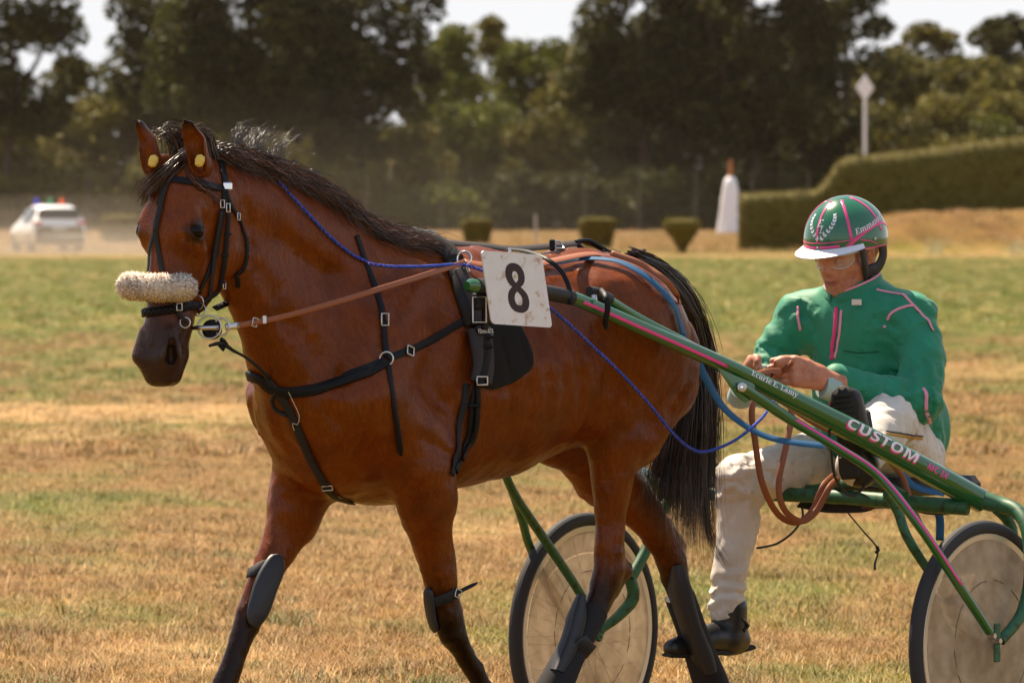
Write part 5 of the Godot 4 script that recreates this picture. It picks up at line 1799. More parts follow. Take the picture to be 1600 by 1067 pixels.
	# cross beam, seat frame
	part("cross_beam", tube_mesh([Vector3(-1.736, 0.7487, -0.58), Vector3(-1.691, 0.7554, -0.44), Vector3(-1.726, 0.7649, -0.15), Vector3(-1.73, 0.7669, 0.12), Vector3(-1.723, 0.7626, 0.36), Vector3(-1.738, 0.7511, 0.56)], [0.024, 0.023, 0.021, 0.021, 0.019, 0.019], 16), worn, sulky)
	part("seat_rail", tube_mesh([Vector3(-1.643, 0.7802, -0.42), Vector3(-1.667, 0.818, -0.27), Vector3(-1.793, 0.7819, 0.05), Vector3(-1.841, 0.7766, 0.2)], [0.014], 12), worn, sulky)
	st = st_new()
	boxed(st, Vector3(-2.073, 0.7902, -0), Vector3(0.40, 0.055, 0.44), Basis(Vector3.UP, -0.05), 0.42)
	part("seat", st.commit(), black, sulky)
	part("rubber_grip", tube_mesh([Vector3(-1.872, 0.8491, -0.33), Vector3(-1.905, 0.8426, -0.33), Vector3(-2.021, 0.8002, -0.33), Vector3(-2.054, 0.7843, -0.33)], [0.012, 0.022, 0.022, 0.017], 18), black, sulky)
	part("grip_pin", tube_mesh([Vector3(-2.048, 0.7863, -0.33), Vector3(-2.097, 0.7699, -0.33)], [0.006], 8), M["steel"], sulky)
	part("grip_loop", tube_mesh([Vector3(-2.079, 0.7742, -0.33), Vector3(-2.106, 0.7696, -0.33), Vector3(-2.106, 0.7472, -0.33), Vector3(-2.085, 0.744, -0.33)], [0.004], 8), black, sulky)
	part("foot_rest", tube_mesh([Vector3(-1.77, 0.843, 0.42), Vector3(-1.808, 0.8192, 0.42), Vector3(-1.882, 0.7848, 0.42)], [0.017, 0.022, 0.024], 16), black, sulky)
	for k in 4:
		part("cable_coil", tube_mesh([Vector3(-1.749, 0.7514, 0.05), Vector3(-1.76, 0.7388, -0.05), Vector3(-1.753, 0.745, -0.2), Vector3(-1.75, 0.7632, -0.25)].map(func(p): return p + Vector3(0, -0.006 * k, 0.006 * k)), [0.0045], 7), black, sulky)
	st = st_new()
	boxed(st, Vector3(-1.764, 0.7434, -0.22), Vector3(0.10, 0.018, 0.05), Basis.IDENTITY, 0.3)
	part("bracket", st.commit(), M["rust"], sulky)
	part("cable", tube_mesh([Vector3(-1.762, 0.7586, -0.3), Vector3(-1.803, 0.7272, -0.35), Vector3(-1.796, 0.7247, -0.45), Vector3(-1.797, 0.7415, -0.52)], [0.004], 7), black, sulky)
	part("cable", tube_mesh([Vector3(-1.602, 0.6144, 0.1), Vector3(-1.692, 0.6243, 0.1), Vector3(-1.771, 0.6592, 0.1), Vector3(-1.812, 0.7048, 0.1), Vector3(-1.8, 0.7372, 0.1)], [0.0035], 7), black, sulky)
	part("cord", tube_mesh([Vector3(-1.772, 0.7211, -0.1), Vector3(-1.846, 0.6627, -0.1), Vector3(-1.914, 0.6079, -0.1), Vector3(-1.902, 0.567, -0.1), Vector3(-1.902, 0.5464, -0.1)], [0.0022, 0.0022, 0.0026, 0.0026, 0.004], 6), black, sulky)
	part("cord_knot", tube_mesh([Vector3(-1.911, 0.6136, -0.1), Vector3(-1.917, 0.604, -0.1), Vector3(-1.908, 0.5968, -0.1)], [0.006], 7), black, sulky)
	# stirrup that carries the near boot
	part("stirrup", tube_mesh([Vector3(-1.238, 0.9872, -0.47), Vector3(-1.25, 0.9291, -0.47), Vector3(-1.279, 0.8465, -0.46), Vector3(-1.372, 0.7888, -0.44), Vector3(-1.435, 0.8143, -0.44), Vector3(-1.444, 0.8597, -0.44)], [0.004], 8), black, sulky)
	st = st_new()
	boxed(st, Vector3(-1.444, 0.9738, -0.4), Vector3(0.03, 0.10, 0.12), Basis(Vector3(1, 0, 0), 0.2), 0.3)
	part("stirrup_bracket", st.commit(), black, sulky)
	var axis := Vector3(-0.074, 0.01, -0.997)
	spoked_wheel(sulky, Vector3(-1.637, 0.3636, -0.71), axis)
	spoked_wheel(sulky, Vector3(-1.529, 0.3489, 0.71), axis * Vector3(1, -1, 1))

var JACKET := PackedFloat32Array([
	-2.07, 0.9, 0, -2.045, 1, 0, 0.155, 0.158, 1.05, 0.05, 1, 0, 1, 501, 1.08,
	-2.045, 1, 0, -2, 1.15, 0, 0.158, 0.155, 1.08, 0.05, 1, 0, 1, 501, 1.15,
	-2, 1.15, 0, -1.955, 1.27, 0, 0.155, 0.125, 1.15, 0.05, 1, 0, 1, 501, 1.3,
	-1.955, 1.27, 0, -1.935, 1.335, 0, 0.125, 0.075, 1.3, 0.05, 1, 0, 1, 501, 1.2,
	-1.985, 1.286, -0.165, -1.95, 1.3, 0, 0.062, 0.085, 1, 0.06, 1, 0, 1, 502, 1,
	-1.95, 1.3, 0, -1.884, 1.288, 0.165, 0.085, 0.062, 1, 0.06, 1, 0, 1, 503, 1,
	-1.94, 1.335, 0, -1.915, 1.372, 0, 0.075, 0.066, 1, 0.03, 1, 0, 1, 504, 1,
	-1.985, 1.286, -0.165, -1.954, 1.166, -0.238, 0.074, 0.069, 1, 0.04, 1, 0, 1, 505, 1,
	-1.954, 1.166, -0.238, -1.9, 1.045, -0.265, 0.069, 0.063, 1, 0.04, 1, 0, 1, 505, 1,
	-1.9, 1.045, -0.265, -1.766, 1.067, -0.2, 0.068, 0.057, 1, 0.03, 1, 0, 1, 506, 1,
	-1.766, 1.067, -0.2, -1.686, 1.111, -0.135, 0.057, 0.046, 1, 0.03, 1, 0, 1, 506, 1,
	-1.884, 1.288, 0.165, -1.837, 1.187, 0.225, 0.072, 0.066, 1, 0.04, 1, 0, 1, 507, 1,
	-1.837, 1.187, 0.225, -1.79, 1.085, 0.235, 0.066, 0.06, 1, 0.04, 1, 0, 1, 507, 1,
	-1.79, 1.085, 0.235, -1.679, 1.08, 0.1725, 0.06, 0.055, 1, 0.03, 1, 0, 1, 508, 1,
	-1.679, 1.08, 0.1725, -1.597, 1.095, 0.13, 0.055, 0.044, 1, 0.03, 1, 0, 1, 508, 1,
	-2.11, 0.965, 0, -1.99, 0.975, 0, 0.155, 0.15, 1.08, 0.05, 1, 0, 1, 509, 1.08,
	-1.97, 1.05, 0, -1.93, 1.22, 0, 0.1, 0.09, 1.3, 0.06, 1, 0, 1, 510, 1.3,
	-1.905, 1.4, 0, -1.9, 1.46, 0, 0.054, 0.06, 1, 0.008, -1, 0, 1, 511, 1,
	-2.06, 0.7, 0, -2.06, 0.7, 0, 0.2, 0.2, 1.4, 0.01, -1, 0, 1, 512, 1.4,
])
var TROUSERS := PackedFloat32Array([
	-2.08, 0.875, 0, -2.05, 0.91, 0, 0.135, 0.13, 1.2, 0.04, 1, 0, 1, 513, 1.2,
	-2.06, 0.865, -0.1, -1.897, 0.935, -0.19, 0.105, 0.092, 1, 0.04, 1, 0, 1, 514, 1,
	-1.897, 0.935, -0.19, -1.735, 0.985, -0.28, 0.092, 0.075, 1, 0.04, 1, 0, 1, 514, 1,
	-1.735, 0.985, -0.28, -1.587, 0.9275, -0.34, 0.074, 0.065, 1, 0.02, 1, 0, 1, 515, 1,
	-1.587, 0.9275, -0.34, -1.44, 0.87, -0.4, 0.065, 0.056, 1, 0.02, 1, 0, 1, 515, 1,
	-2.06, 0.865, 0.1, -1.889, 0.8582, 0.13, 0.108, 0.088, 1, 0.04, 1, 0, 1, 516, 1,
	-1.889, 0.8582, 0.13, -1.598, 0.809, 0.16, 0.088, 0.073, 1, 0.04, 1, 0, 1, 516, 1,
	-1.598, 0.809, 0.16, -1.592, 0.6632, 0.165, 0.07, 0.062, 1, 0.025, 1, 0, 1, 517, 1,
	-1.592, 0.6632, 0.165, -1.56, 0.5333, 0.17, 0.062, 0.053, 1, 0.025, 1, 0, 1, 517, 1,
	-1.56, 0.5333, 0.17, -1.546, 0.4367, 0.17, 0.053, 0.051, 1, 0.025, 1, 0, 1, 517, 1,
])
var HEAD := PackedFloat32Array([
	-1.916, 1.512, 0, -1.867, 1.504, 0, 0.093, 0.085, 0.84, 0.03, 1, 0, 1, 518, 0.84,
	-1.852, 1.46, 0, -1.862, 1.4, 0, 0.06, 0.047, 0.98, 0.03, 1, 0, 1, 519, 0.98,
	-1.855, 1.378, 0, -1.86, 1.366, 0, 0.027, 0.026, 1.25, 0.02, 1, 0, 1, 520, 1.25,
	-1.925, 1.437, -0.052, -1.868, 1.373, -0.022, 0.024, 0.021, 1, 0.02, 1, 0, 1, 521, 1,
	-1.847, 1.438, -0.042, -1.869, 1.433, -0.052, 0.019, 0.019, 1, 0.02, 1, 0, 1, 522, 1,
	-1.814, 1.474, -0.014, -1.827, 1.479, -0.048, 0.012, 0.012, 1, 0.012, 1, 0, 1, 523, 1,
	-1.833, 1.413, -0.024, -1.849, 1.387, -0.022, 0.016, 0.014, 1, 0.015, 1, 0, 1, 524, 1,
	-1.912, 1.478, -0.07, -1.924, 1.447, -0.068, 0.014, 0.009, 1, 0.008, 1, 0, 1, 525, 1,
	-1.914, 1.503, -0.072, -1.912, 1.478, -0.07, 0.012, 0.014, 0.8, 0.008, 1, 0, 1, 526, 0.8,
	-1.906, 1.478, -0.083, -1.912, 1.463, -0.081, 0.006, 0.005, 1, 0.006, -1, 0, 1, 527, 1,
	-1.81, 1.452, -0.03, -1.812, 1.453, -0.036, 0.009, 0.009, 1, 0.012, -1, 0, 1, 528, 1,
	-1.818, 1.452, -0.031, -1.817, 1.452, -0.033, 0.0105, 0.0105, 1, 0.003, 1, 0, 1, 529, 1,
	-1.925, 1.437, 0.052, -1.868, 1.373, 0.022, 0.024, 0.021, 1, 0.02, 1, 0, 1, 530, 1,
	-1.847, 1.438, 0.042, -1.869, 1.433, 0.052, 0.019, 0.019, 1, 0.02, 1, 0, 1, 531, 1,
	-1.814, 1.474, 0.014, -1.827, 1.479, 0.048, 0.012, 0.012, 1, 0.012, 1, 0, 1, 532, 1,
	-1.833, 1.413, 0.024, -1.849, 1.387, 0.022, 0.016, 0.014, 1, 0.015, 1, 0, 1, 533, 1,
	-1.912, 1.478, 0.07, -1.924, 1.447, 0.068, 0.014, 0.009, 1, 0.008, 1, 0, 1, 534, 1,
	-1.914, 1.503, 0.072, -1.912, 1.478, 0.07, 0.012, 0.014, 0.8, 0.008, 1, 0, 1, 535, 0.8,
	-1.906, 1.478, 0.083, -1.912, 1.463, 0.081, 0.006, 0.005, 1, 0.006, -1, 0, 1, 536, 1,
	-1.81, 1.452, 0.03, -1.812, 1.453, 0.036, 0.009, 0.009, 1, 0.012, -1, 0, 1, 537, 1,
	-1.818, 1.452, 0.031, -1.817, 1.452, 0.033, 0.0105, 0.0105, 1, 0.003, 1, 0, 1, 538, 1,
	-1.807, 1.464, 0, -1.796, 1.422, 0, 0.008, 0.0105, 1, 0.012, 1, 0, 1, 539, 1,
	-1.799, 1.421, 0, -1.807, 1.42, 0, 0.0125, 0.0125, 1, 0.01, 1, 0, 1, 540, 1,
	-1.81, 1.419, -0.011, -1.817, 1.42, -0.013, 0.008, 0.008, 1, 0.006, 1, 0, 1, 541, 1,
	-1.81, 1.419, 0.011, -1.817, 1.42, 0.013, 0.008, 0.008, 1, 0.006, 1, 0, 1, 542, 1,
	-1.818, 1.393, 0, -1.822, 1.393, 0, 0.007, 0.008, 2.4, 0.008, 1, 0, 1, 543, 2.4,
	-1.822, 1.384, 0, -1.827, 1.383, 0, 0.0075, 0.008, 2.2, 0.008, 1, 0, 1, 544, 2.2,
	-1.815, 1.387, -0.022, -1.815, 1.387, 0.022, 0.0022, 0.0022, 1, 0.004, -1, 0, 1, 545, 1,
	-1.955, 1.31, 0, -1.925, 1.375, 0, 0.062, 0.058, 1, 0.03, 1, 0, 1, 546, 1,
	-1.925, 1.375, 0, -1.905, 1.43, 0, 0.058, 0.06, 1, 0.03, 1, 0, 1, 546, 1,
])
var HANDS := PackedFloat32Array([
	-1.621, 1.134, -0.12, -1.562, 1.167, -0.0779, 0.02, 0.0135, 1, 0.016, 1, 0, 1, 547, 1,
	-1.562, 1.167, -0.0779, -1.537, 1.169, -0.0449, 0.01218, 0.0105, 1, 0.006, 1, 0, 1, 548, 1,
	-1.537, 1.169, -0.0449, -1.532, 1.164, -0.0173, 0.0105, 0.00966, 1, 0.006, 1, 0, 1, 548, 1,
	-1.532, 1.164, -0.0173, -1.55, 1.156, -0.0233, 0.00966, 0.0084, 1, 0.006, 1, 0, 1, 548, 1,
	-1.567, 1.166, -0.0839, -1.561, 1.167, -0.0776, 0.0095, 0.009, 1, 0.008, 1, 0, 1, 549, 1,
	-1.62, 1.122, -0.12, -1.556, 1.146, -0.0752, 0.02, 0.0135, 1, 0.016, 1, 0, 1, 550, 1,
	-1.556, 1.146, -0.0752, -1.528, 1.149, -0.039, 0.01253, 0.0108, 1, 0.006, 1, 0, 1, 551, 1,
	-1.528, 1.149, -0.039, -1.522, 1.143, -0.0089, 0.0108, 0.009936, 1, 0.006, 1, 0, 1, 551, 1,
	-1.522, 1.143, -0.0089, -1.543, 1.135, -0.0153, 0.009936, 0.00864, 1, 0.006, 1, 0, 1, 551, 1,
	-1.56, 1.145, -0.0811, -1.554, 1.146, -0.0748, 0.0095, 0.009, 1, 0.008, 1, 0, 1, 552, 1,
	-1.618, 1.11, -0.12, -1.555, 1.123, -0.0766, 0.02, 0.0135, 1, 0.016, 1, 0, 1, 553, 1,
	-1.555, 1.123, -0.0766, -1.529, 1.127, -0.0428, 0.01195, 0.0103, 1, 0.006, 1, 0, 1, 554, 1,
	-1.529, 1.127, -0.0428, -1.524, 1.121, -0.0146, 0.0103, 0.009476, 1, 0.006, 1, 0, 1, 554, 1,
	-1.524, 1.121, -0.0146, -1.543, 1.113, -0.0206, 0.009476, 0.00824, 1, 0.006, 1, 0, 1, 554, 1,
	-1.56, 1.123, -0.0825, -1.554, 1.124, -0.0762, 0.0095, 0.009, 1, 0.008, 1, 0, 1, 555, 1,
	-1.617, 1.099, -0.12, -1.558, 1.102, -0.0804, 0.02, 0.0135, 1, 0.016, 1, 0, 1, 556, 1,
	-1.558, 1.102, -0.0804, -1.538, 1.104, -0.0536, 0.01067, 0.0092, 1, 0.006, 1, 0, 1, 557, 1,
	-1.538, 1.104, -0.0536, -1.533, 1.1, -0.0313, 0.0092, 0.008464, 1, 0.006, 1, 0, 1, 557, 1,
	-1.533, 1.1, -0.0313, -1.548, 1.094, -0.0361, 0.008464, 0.00736, 1, 0.006, 1, 0, 1, 557, 1,
	-1.563, 1.101, -0.0863, -1.557, 1.103, -0.08, 0.0095, 0.009, 1, 0.008, 1, 0, 1, 558, 1,
	-1.618, 1.125, -0.1153, -1.596, 1.151, -0.0933, 0.021, 0.019, 1, 0.012, 1, 0, 1, 559, 1,
	-1.596, 1.151, -0.0933, -1.564, 1.167, -0.0576, 0.019, 0.0135, 1, 0.012, 1, 0, 1, 559, 1,
	-1.564, 1.167, -0.0576, -1.537, 1.164, -0.0531, 0.0135, 0.012, 1, 0.012, 1, 0, 1, 559, 1,
	-1.537, 1.164, -0.0531, -1.518, 1.162, -0.0448, 0.012, 0.0095, 1, 0.012, 1, 0, 1, 559, 1,
	-1.675, 1.1, -0.1589, -1.619, 1.116, -0.12, 0.03, 0.026, 0.8, 0.02, 1, 0, 1, 560, 0.8,
	-1.543, 1.109, 0.1, -1.502, 1.167, 0.0388, 0.02, 0.0135, 1, 0.016, 1, 0, 1, 561, 1,
	-1.502, 1.167, 0.0388, -1.48, 1.175, 0.0042, 0.01218, 0.0105, 1, 0.006, 1, 0, 1, 562, 1,
	-1.48, 1.175, 0.0042, -1.465, 1.163, -0.0171, 0.0105, 0.00966, 1, 0.006, 1, 0, 1, 562, 1,
	-1.465, 1.163, -0.0171, -1.471, 1.147, -0.0054, 0.00966, 0.0084, 1, 0.006, 1, 0, 1, 562, 1,
	-1.506, 1.166, 0.045, -1.502, 1.169, 0.038, 0.0095, 0.009, 1, 0.008, 1, 0, 1, 563, 1,
	-1.545, 1.097, 0.1, -1.505, 1.148, 0.0353, 0.02, 0.0135, 1, 0.016, 1, 0, 1, 564, 1,
	-1.505, 1.148, 0.0353, -1.48, 1.157, -0.0027, 0.01253, 0.0108, 1, 0.006, 1, 0, 1, 565, 1,
	-1.48, 1.157, -0.0027, -1.464, 1.144, -0.026, 0.0108, 0.009936, 1, 0.006, 1, 0, 1, 565, 1,
	-1.464, 1.144, -0.026, -1.471, 1.126, -0.0132, 0.009936, 0.00864, 1, 0.006, 1, 0, 1, 565, 1,
	-1.509, 1.147, 0.0414, -1.504, 1.15, 0.0344, 0.0095, 0.009, 1, 0.008, 1, 0, 1, 566, 1,
	-1.548, 1.085, 0.1, -1.51, 1.125, 0.0371, 0.02, 0.0135, 1, 0.016, 1, 0, 1, 567, 1,
	-1.51, 1.125, 0.0371, -1.487, 1.133, 0.0016, 0.01195, 0.0103, 1, 0.006, 1, 0, 1, 568, 1,
	-1.487, 1.133, 0.0016, -1.472, 1.121, -0.0202, 0.0103, 0.009476, 1, 0.006, 1, 0, 1, 568, 1,
	-1.472, 1.121, -0.0202, -1.478, 1.105, -0.0082, 0.009476, 0.00824, 1, 0.006, 1, 0, 1, 568, 1,
	-1.514, 1.124, 0.0432, -1.51, 1.127, 0.0362, 0.0095, 0.009, 1, 0.008, 1, 0, 1, 569, 1,
	-1.55, 1.075, 0.1, -1.517, 1.102, 0.042, 0.02, 0.0135, 1, 0.016, 1, 0, 1, 570, 1,
	-1.517, 1.102, 0.042, -1.499, 1.108, 0.014, 0.01067, 0.0092, 1, 0.006, 1, 0, 1, 571, 1,
	-1.499, 1.108, 0.014, -1.487, 1.099, -0.0032, 0.0092, 0.008464, 1, 0.006, 1, 0, 1, 571, 1,
	-1.487, 1.099, -0.0032, -1.492, 1.086, 0.0062, 0.008464, 0.00736, 1, 0.006, 1, 0, 1, 571, 1,
	-1.521, 1.101, 0.0482, -1.517, 1.104, 0.0412, 0.0095, 0.009, 1, 0.008, 1, 0, 1, 572, 1,
	-1.542, 1.1, 0.096, -1.521, 1.133, 0.0699, 0.021, 0.019, 1, 0.012, 1, 0, 1, 573, 1,
	-1.521, 1.133, 0.0699, -1.494, 1.157, 0.0306, 0.019, 0.0135, 1, 0.012, 1, 0, 1, 573, 1,
	-1.494, 1.157, 0.0306, -1.484, 1.167, 0.0081, 0.0135, 0.012, 1, 0.012, 1, 0, 1, 573, 1,
	-1.484, 1.167, 0.0081, -1.474, 1.172, -0.0103, 0.012, 0.0095, 1, 0.012, 1, 0, 1, 573, 1,
	-1.578, 1.055, 0.151, -1.546, 1.091, 0.1, 0.03, 0.026, 0.8, 0.02, 1, 0, 1, 574, 0.8,
])
var CORE := PackedFloat32Array([
	-2.05, 0.88, 0, -1.99, 1.15, 0, 0.11, 0.11, 1.2, 0.05, 1, 0, 1, 575, 1.2,
	-1.99, 1.15, 0, -1.955, 1.3, 0, 0.11, 0.085, 1.4, 0.05, 1, 0, 1, 576, 1.4,
	-1.985, 1.286, -0.165, -1.9, 1.045, -0.265, 0.04, 0.032, 1, 0.03, 1, 0, 1, 577, 1,
	-1.9, 1.045, -0.265, -1.651, 1.113, -0.115, 0.032, 0.026, 1, 0.03, 1, 0, 1, 578, 1,
	-1.884, 1.288, 0.165, -1.79, 1.085, 0.235, 0.04, 0.032, 1, 0.03, 1, 0, 1, 579, 1,
	-1.79, 1.085, 0.235, -1.567, 1.095, 0.11, 0.032, 0.026, 1, 0.03, 1, 0, 1, 580, 1,
	-2.06, 0.865, -0.1, -1.735, 0.985, -0.28, 0.06, 0.04, 1, 0.03, 1, 0, 1, 581, 1,
	-1.735, 0.985, -0.28, -1.44, 0.87, -0.4, 0.035, 0.03, 1, 0.03, 1, 0, 1, 582, 1,
	-2.06, 0.865, 0.1, -1.598, 0.809, 0.16, 0.06, 0.04, 1, 0.03, 1, 0, 1, 583, 1,
	-1.598, 0.809, 0.16, -1.552, 0.4589, 0.17, 0.03, 0.03, 1, 0.03, 1, 0, 1, 584, 1,
	-1.955, 1.3, 0, -1.925, 1.375, 0, 0.08, 0.058, 1, 0.03, 1, 0, 1, 585, 1,
	-1.985, 1.286, -0.165, -1.884, 1.288, 0.165, 0.05, 0.05, 1, 0.03, 1, 0, 1, 586, 1,
])
var BOOT_DOWN := PackedFloat32Array([
	-1.558, 0.4399, 0.17, -1.558, 0.3876, 0.17, 0.054, 0.052, 1, 0.03, 1, 0, 1, 587, 1,
	-1.558, 0.3876, 0.17, -1.552, 0.3505, 0.17, 0.052, 0.047, 1, 0.03, 1, 0, 1, 587, 1,
	-1.587, 0.3452, 0.17, -1.471, 0.354, 0.17, 0.045, 0.043, 1, 0.02, 1, 0, 1, 588, 1,
	-1.471, 0.354, 0.17, -1.371, 0.3399, 0.17, 0.043, 0.036, 1, 0.02, 1, 0, 1, 588, 1,
	-1.371, 0.3399, 0.17, -1.306, 0.3317, 0.17, 0.036, 0.028, 1, 0.02, 1, 0, 1, 588, 1,
])
var BOOT_UP := PackedFloat32Array([
	-1.44, 0.87, -0.4, -1.454, 0.8778, -0.415, 0.05, 0.048, 1, 0.03, 1, 0, 1, 589, 1,
	-1.451, 0.8478, -0.421, -1.428, 0.9611, -0.421, 0.038, 0.041, 1, 0.03, 1, 0, 1, 590, 1,
	-1.428, 0.9611, -0.421, -1.397, 1.06, -0.421, 0.041, 0.036, 1, 0.03, 1, 0, 1, 590, 1,
])
var HEAD_AT := Transform3D(Basis(Vector3(0.9703, -0.2419, 0), Vector3(0.2419, 0.9703, 0), Vector3(0, 0, 1)), Vector3(-1.892, 1.485, 0))

# where cloth gathers: joint, direction of the limb, rings for each metre
var CREASES := [
	[Vector3(-1.9, 1.045, -0.265), Vector3(0.8336, 0.2294, 0.5026), 105],
	[Vector3(-1.9, 1.045, -0.265), Vector3(-0.3079, 0.879, 0.3641), 85],
	[Vector3(-1.79, 1.085, 0.235), Vector3(0.8717, 0.0374, -0.4886), 105],
	[Vector3(-1.79, 1.085, 0.235), Vector3(-0.3995, 0.8666, -0.2989), 85],
	[Vector3(-1.598, 0.809, 0.16), Vector3(0.1293, -0.9912, 0.0283), 80],
	[Vector3(-1.598, 0.809, 0.16), Vector3(-0.9846, 0.1192, -0.1278), 70],
	[Vector3(-1.735, 0.985, -0.28), Vector3(0.8712, -0.3396, -0.3544), 80],
	[Vector3(-1.735, 0.985, -0.28), Vector3(-0.8324, -0.3074, 0.461), 70],
	[Vector3(-1.552, 0.4589, 0.17), Vector3(-0.1293, 0.9912, -0.0283), 120],
	[Vector3(-1.985, 1.286, -0.165), Vector3(0.3079, -0.879, -0.3641), 60],
	[Vector3(-1.884, 1.288, 0.165), Vector3(0.3995, -0.8666, 0.2989), 60],
]

func skin(p: Vector3, _n: Vector3) -> Color:
	var g := noise.get_noise_3d(p.x * 90.0, p.y * 90.0, p.z * 90.0)
	var g2 := noise.get_noise_3d(p.x * 28.0, p.y * 28.0, p.z * 28.0 + 5.0)
	var c := Color(0.52, 0.235, 0.14).lerp(Color(0.45, 0.155, 0.092), clampf(0.4 + g2, 0.0, 1.0))
	c = c.lerp(Color(0.20, 0.075, 0.042), clampf(g * 0.9 - 0.1, 0.0, 0.5))
	var q := HEAD_AT.affine_inverse() * p
	if q.length() < 0.16:
		var lips := smoothstep(0.012, 0.004, absf(q.y + 0.0765)) * smoothstep(0.028, 0.018, absf(q.z)) * smoothstep(0.075, 0.085, q.x)
		c = c.lerp(Color(0.24, 0.062, 0.048), lips * 0.8)
		var stubble := smoothstep(-0.055, -0.075, q.y) * smoothstep(0.0, 0.04, q.x) * (1.0 - lips)
		c = c.lerp(Color(0.19, 0.10, 0.075), stubble * 0.35 * clampf(0.6 + g * 1.5, 0.0, 1.0))
		var brow := smoothstep(0.007, 0.003, absf(q.y - 0.008)) * smoothstep(0.055, 0.045, absf(q.z)) * smoothstep(0.07, 0.08, q.x) * smoothstep(0.010, 0.016, absf(q.z))
		c = c.lerp(Color(0.11, 0.07, 0.05), brow * 0.8)
		if q.y > 0.0 and q.x < 0.02: c = Color(0.12, 0.09, 0.075)
	return c

func jersey(p: Vector3, _n: Vector3) -> Color:
	var g := noise.get_noise_3d(p.x * 11.0, p.y * 11.0, p.z * 11.0)
	return Color(0.004, 0.185, 0.098).lerp(Color(0.006, 0.225, 0.125), clampf(0.5 + g, 0.0, 1.0))

func breeches(p: Vector3, _n: Vector3) -> Color:
	var c := Color(0.66, 0.61, 0.56).lerp(Color(0.54, 0.46, 0.37), clampf(noise.get_noise_3d(p.x * 7.0, p.y * 7.0, p.z * 7.0) * 0.9 + 0.15, 0.0, 0.6))
	var speck := noise.get_noise_3d(p.x * 95.0 + 7.0, p.y * 95.0, p.z * 95.0)
	c = c.lerp(Color(0.13, 0.085, 0.045), smoothstep(0.56, 0.64, speck) * 0.7)
	var mud := noise.get_noise_3d(p.x * 24.0 + 70.0, p.y * 24.0, p.z * 24.0)
	return c.lerp(Color(0.26, 0.18, 0.10), smoothstep(0.52, 0.60, mud) * 0.45)

func folds(p: Vector3, f: float) -> float:
	# cloth gathers in rings where a sleeve or a leg bends, hangs in long soft folds elsewhere
	var e := noise.get_noise_3d(p.x * 6.0, p.y * 2.6, p.z * 6.0) * 0.008
	e += smoothstep(0.10, 0.0, absf(noise.get_noise_3d(p.x * 5.0 + p.y * 4.0, p.y * 3.0 - p.x * 2.0, p.z * 6.0 + 11.0))) * 0.0045
	for q in CREASES:
		var v: Vector3 = p - q[0]
		var dir: Vector3 = q[1]
		var s := v.dot(dir)
		if s > -0.04 and s < 0.24 and (v - dir * s).length() < 0.12:
			e += sin(s * q[2] + noise.get_noise_3d(p.x * 7.0, p.y * 7.0, p.z * 7.0) * 5.5) * 0.0052 * exp(-s * s / 0.013)
	if p.y < 1.06 and p.y > 0.88 and p.x < -1.86:
		e += sin(atan2(p.z, p.x + 2.06) * 17.0 + noise.get_noise_3d(p.x * 5.0, p.y * 5.0, p.z * 5.0) * 3.0) * 0.004 * smoothstep(1.06, 0.94, p.y)
	return f + e

func strap_on(bones: PackedFloat32Array, points: Array, width: float, thick: float, off := 0.002) -> ArrayMesh:
	var path := curve(points, 0.012)
	var normals := PackedVector3Array()
	var close := near_bones(bones, path)
	for i in path.size():
		path[i] = onto(path[i], close, off)
		path[i] = onto(path[i], close, off - folds(path[i], 0.0))
	for i in path.size():
		normals.append(body_normal(path[i], close, 0.01))
	var st := st_new()
	ribbon(st, path, normals, width, thick)
	st.set_smooth_group(-1)
	st.generate_normals()
	return st.commit()

# points of the helmet shell: az from straight ahead towards the near side, el above the rim, in degrees
func shell(az: float, el: float, lift := 0.0) -> Vector3:
	var a := deg_to_rad(az)
	var e := deg_to_rad(el)
	var d := Vector3(cos(e) * cos(a), sin(e), -cos(e) * sin(a))
	return Vector3(d.x * 0.1325, d.y * 0.127, d.z * 0.118) + d * lift + Vector3(-0.004, 0.033, 0)

func shell_normal(az: float, el: float) -> Vector3:
	var a := deg_to_rad(az)
	var e := deg_to_rad(el)
	return Vector3(cos(e) * cos(a) / 0.1325, sin(e) / 0.127, -cos(e) * sin(a) / 0.118).normalized()

func shell_band(line: Array, width: float, lift := 0.0006) -> ArrayMesh:
	# line of Vector2(az, el)
	var path := PackedVector3Array()
	var nn := PackedVector3Array()
	for i in line.size() - 1:
		var a: Vector2 = line[i]
		var b: Vector2 = line[i + 1]
		var n := maxi(2, int(a.distance_to(b) / 5.0))
		for j in n + (1 if i == line.size() - 2 else 0):
			var q := a.lerp(b, float(j) / n)
			path.append(shell(q.x, q.y, lift))
			nn.append(shell_normal(q.x, q.y))
	var st := st_new()
	ribbon(st, path, nn, width, 0.001)
	st.set_smooth_group(-1)
	st.generate_normals()
	return st.commit()

func shell_letters(words: String, size: float, at: Vector2, turn: float, font: Font) -> ArrayMesh:
	var w := lettering(words, size, font, 0.22)
	var st := st_new()
	var pts: PackedVector2Array = w[0]
	for p in pts:
		var q := p.rotated(turn)
		var el := at.y + rad_to_deg(q.y / 0.127)
		var az := at.x + rad_to_deg(q.x / (0.127 * cos(deg_to_rad(el))))
		st.set_normal(shell_normal(az, el))
		st.add_vertex(shell(az, el, 0.0012))
	return st.commit()

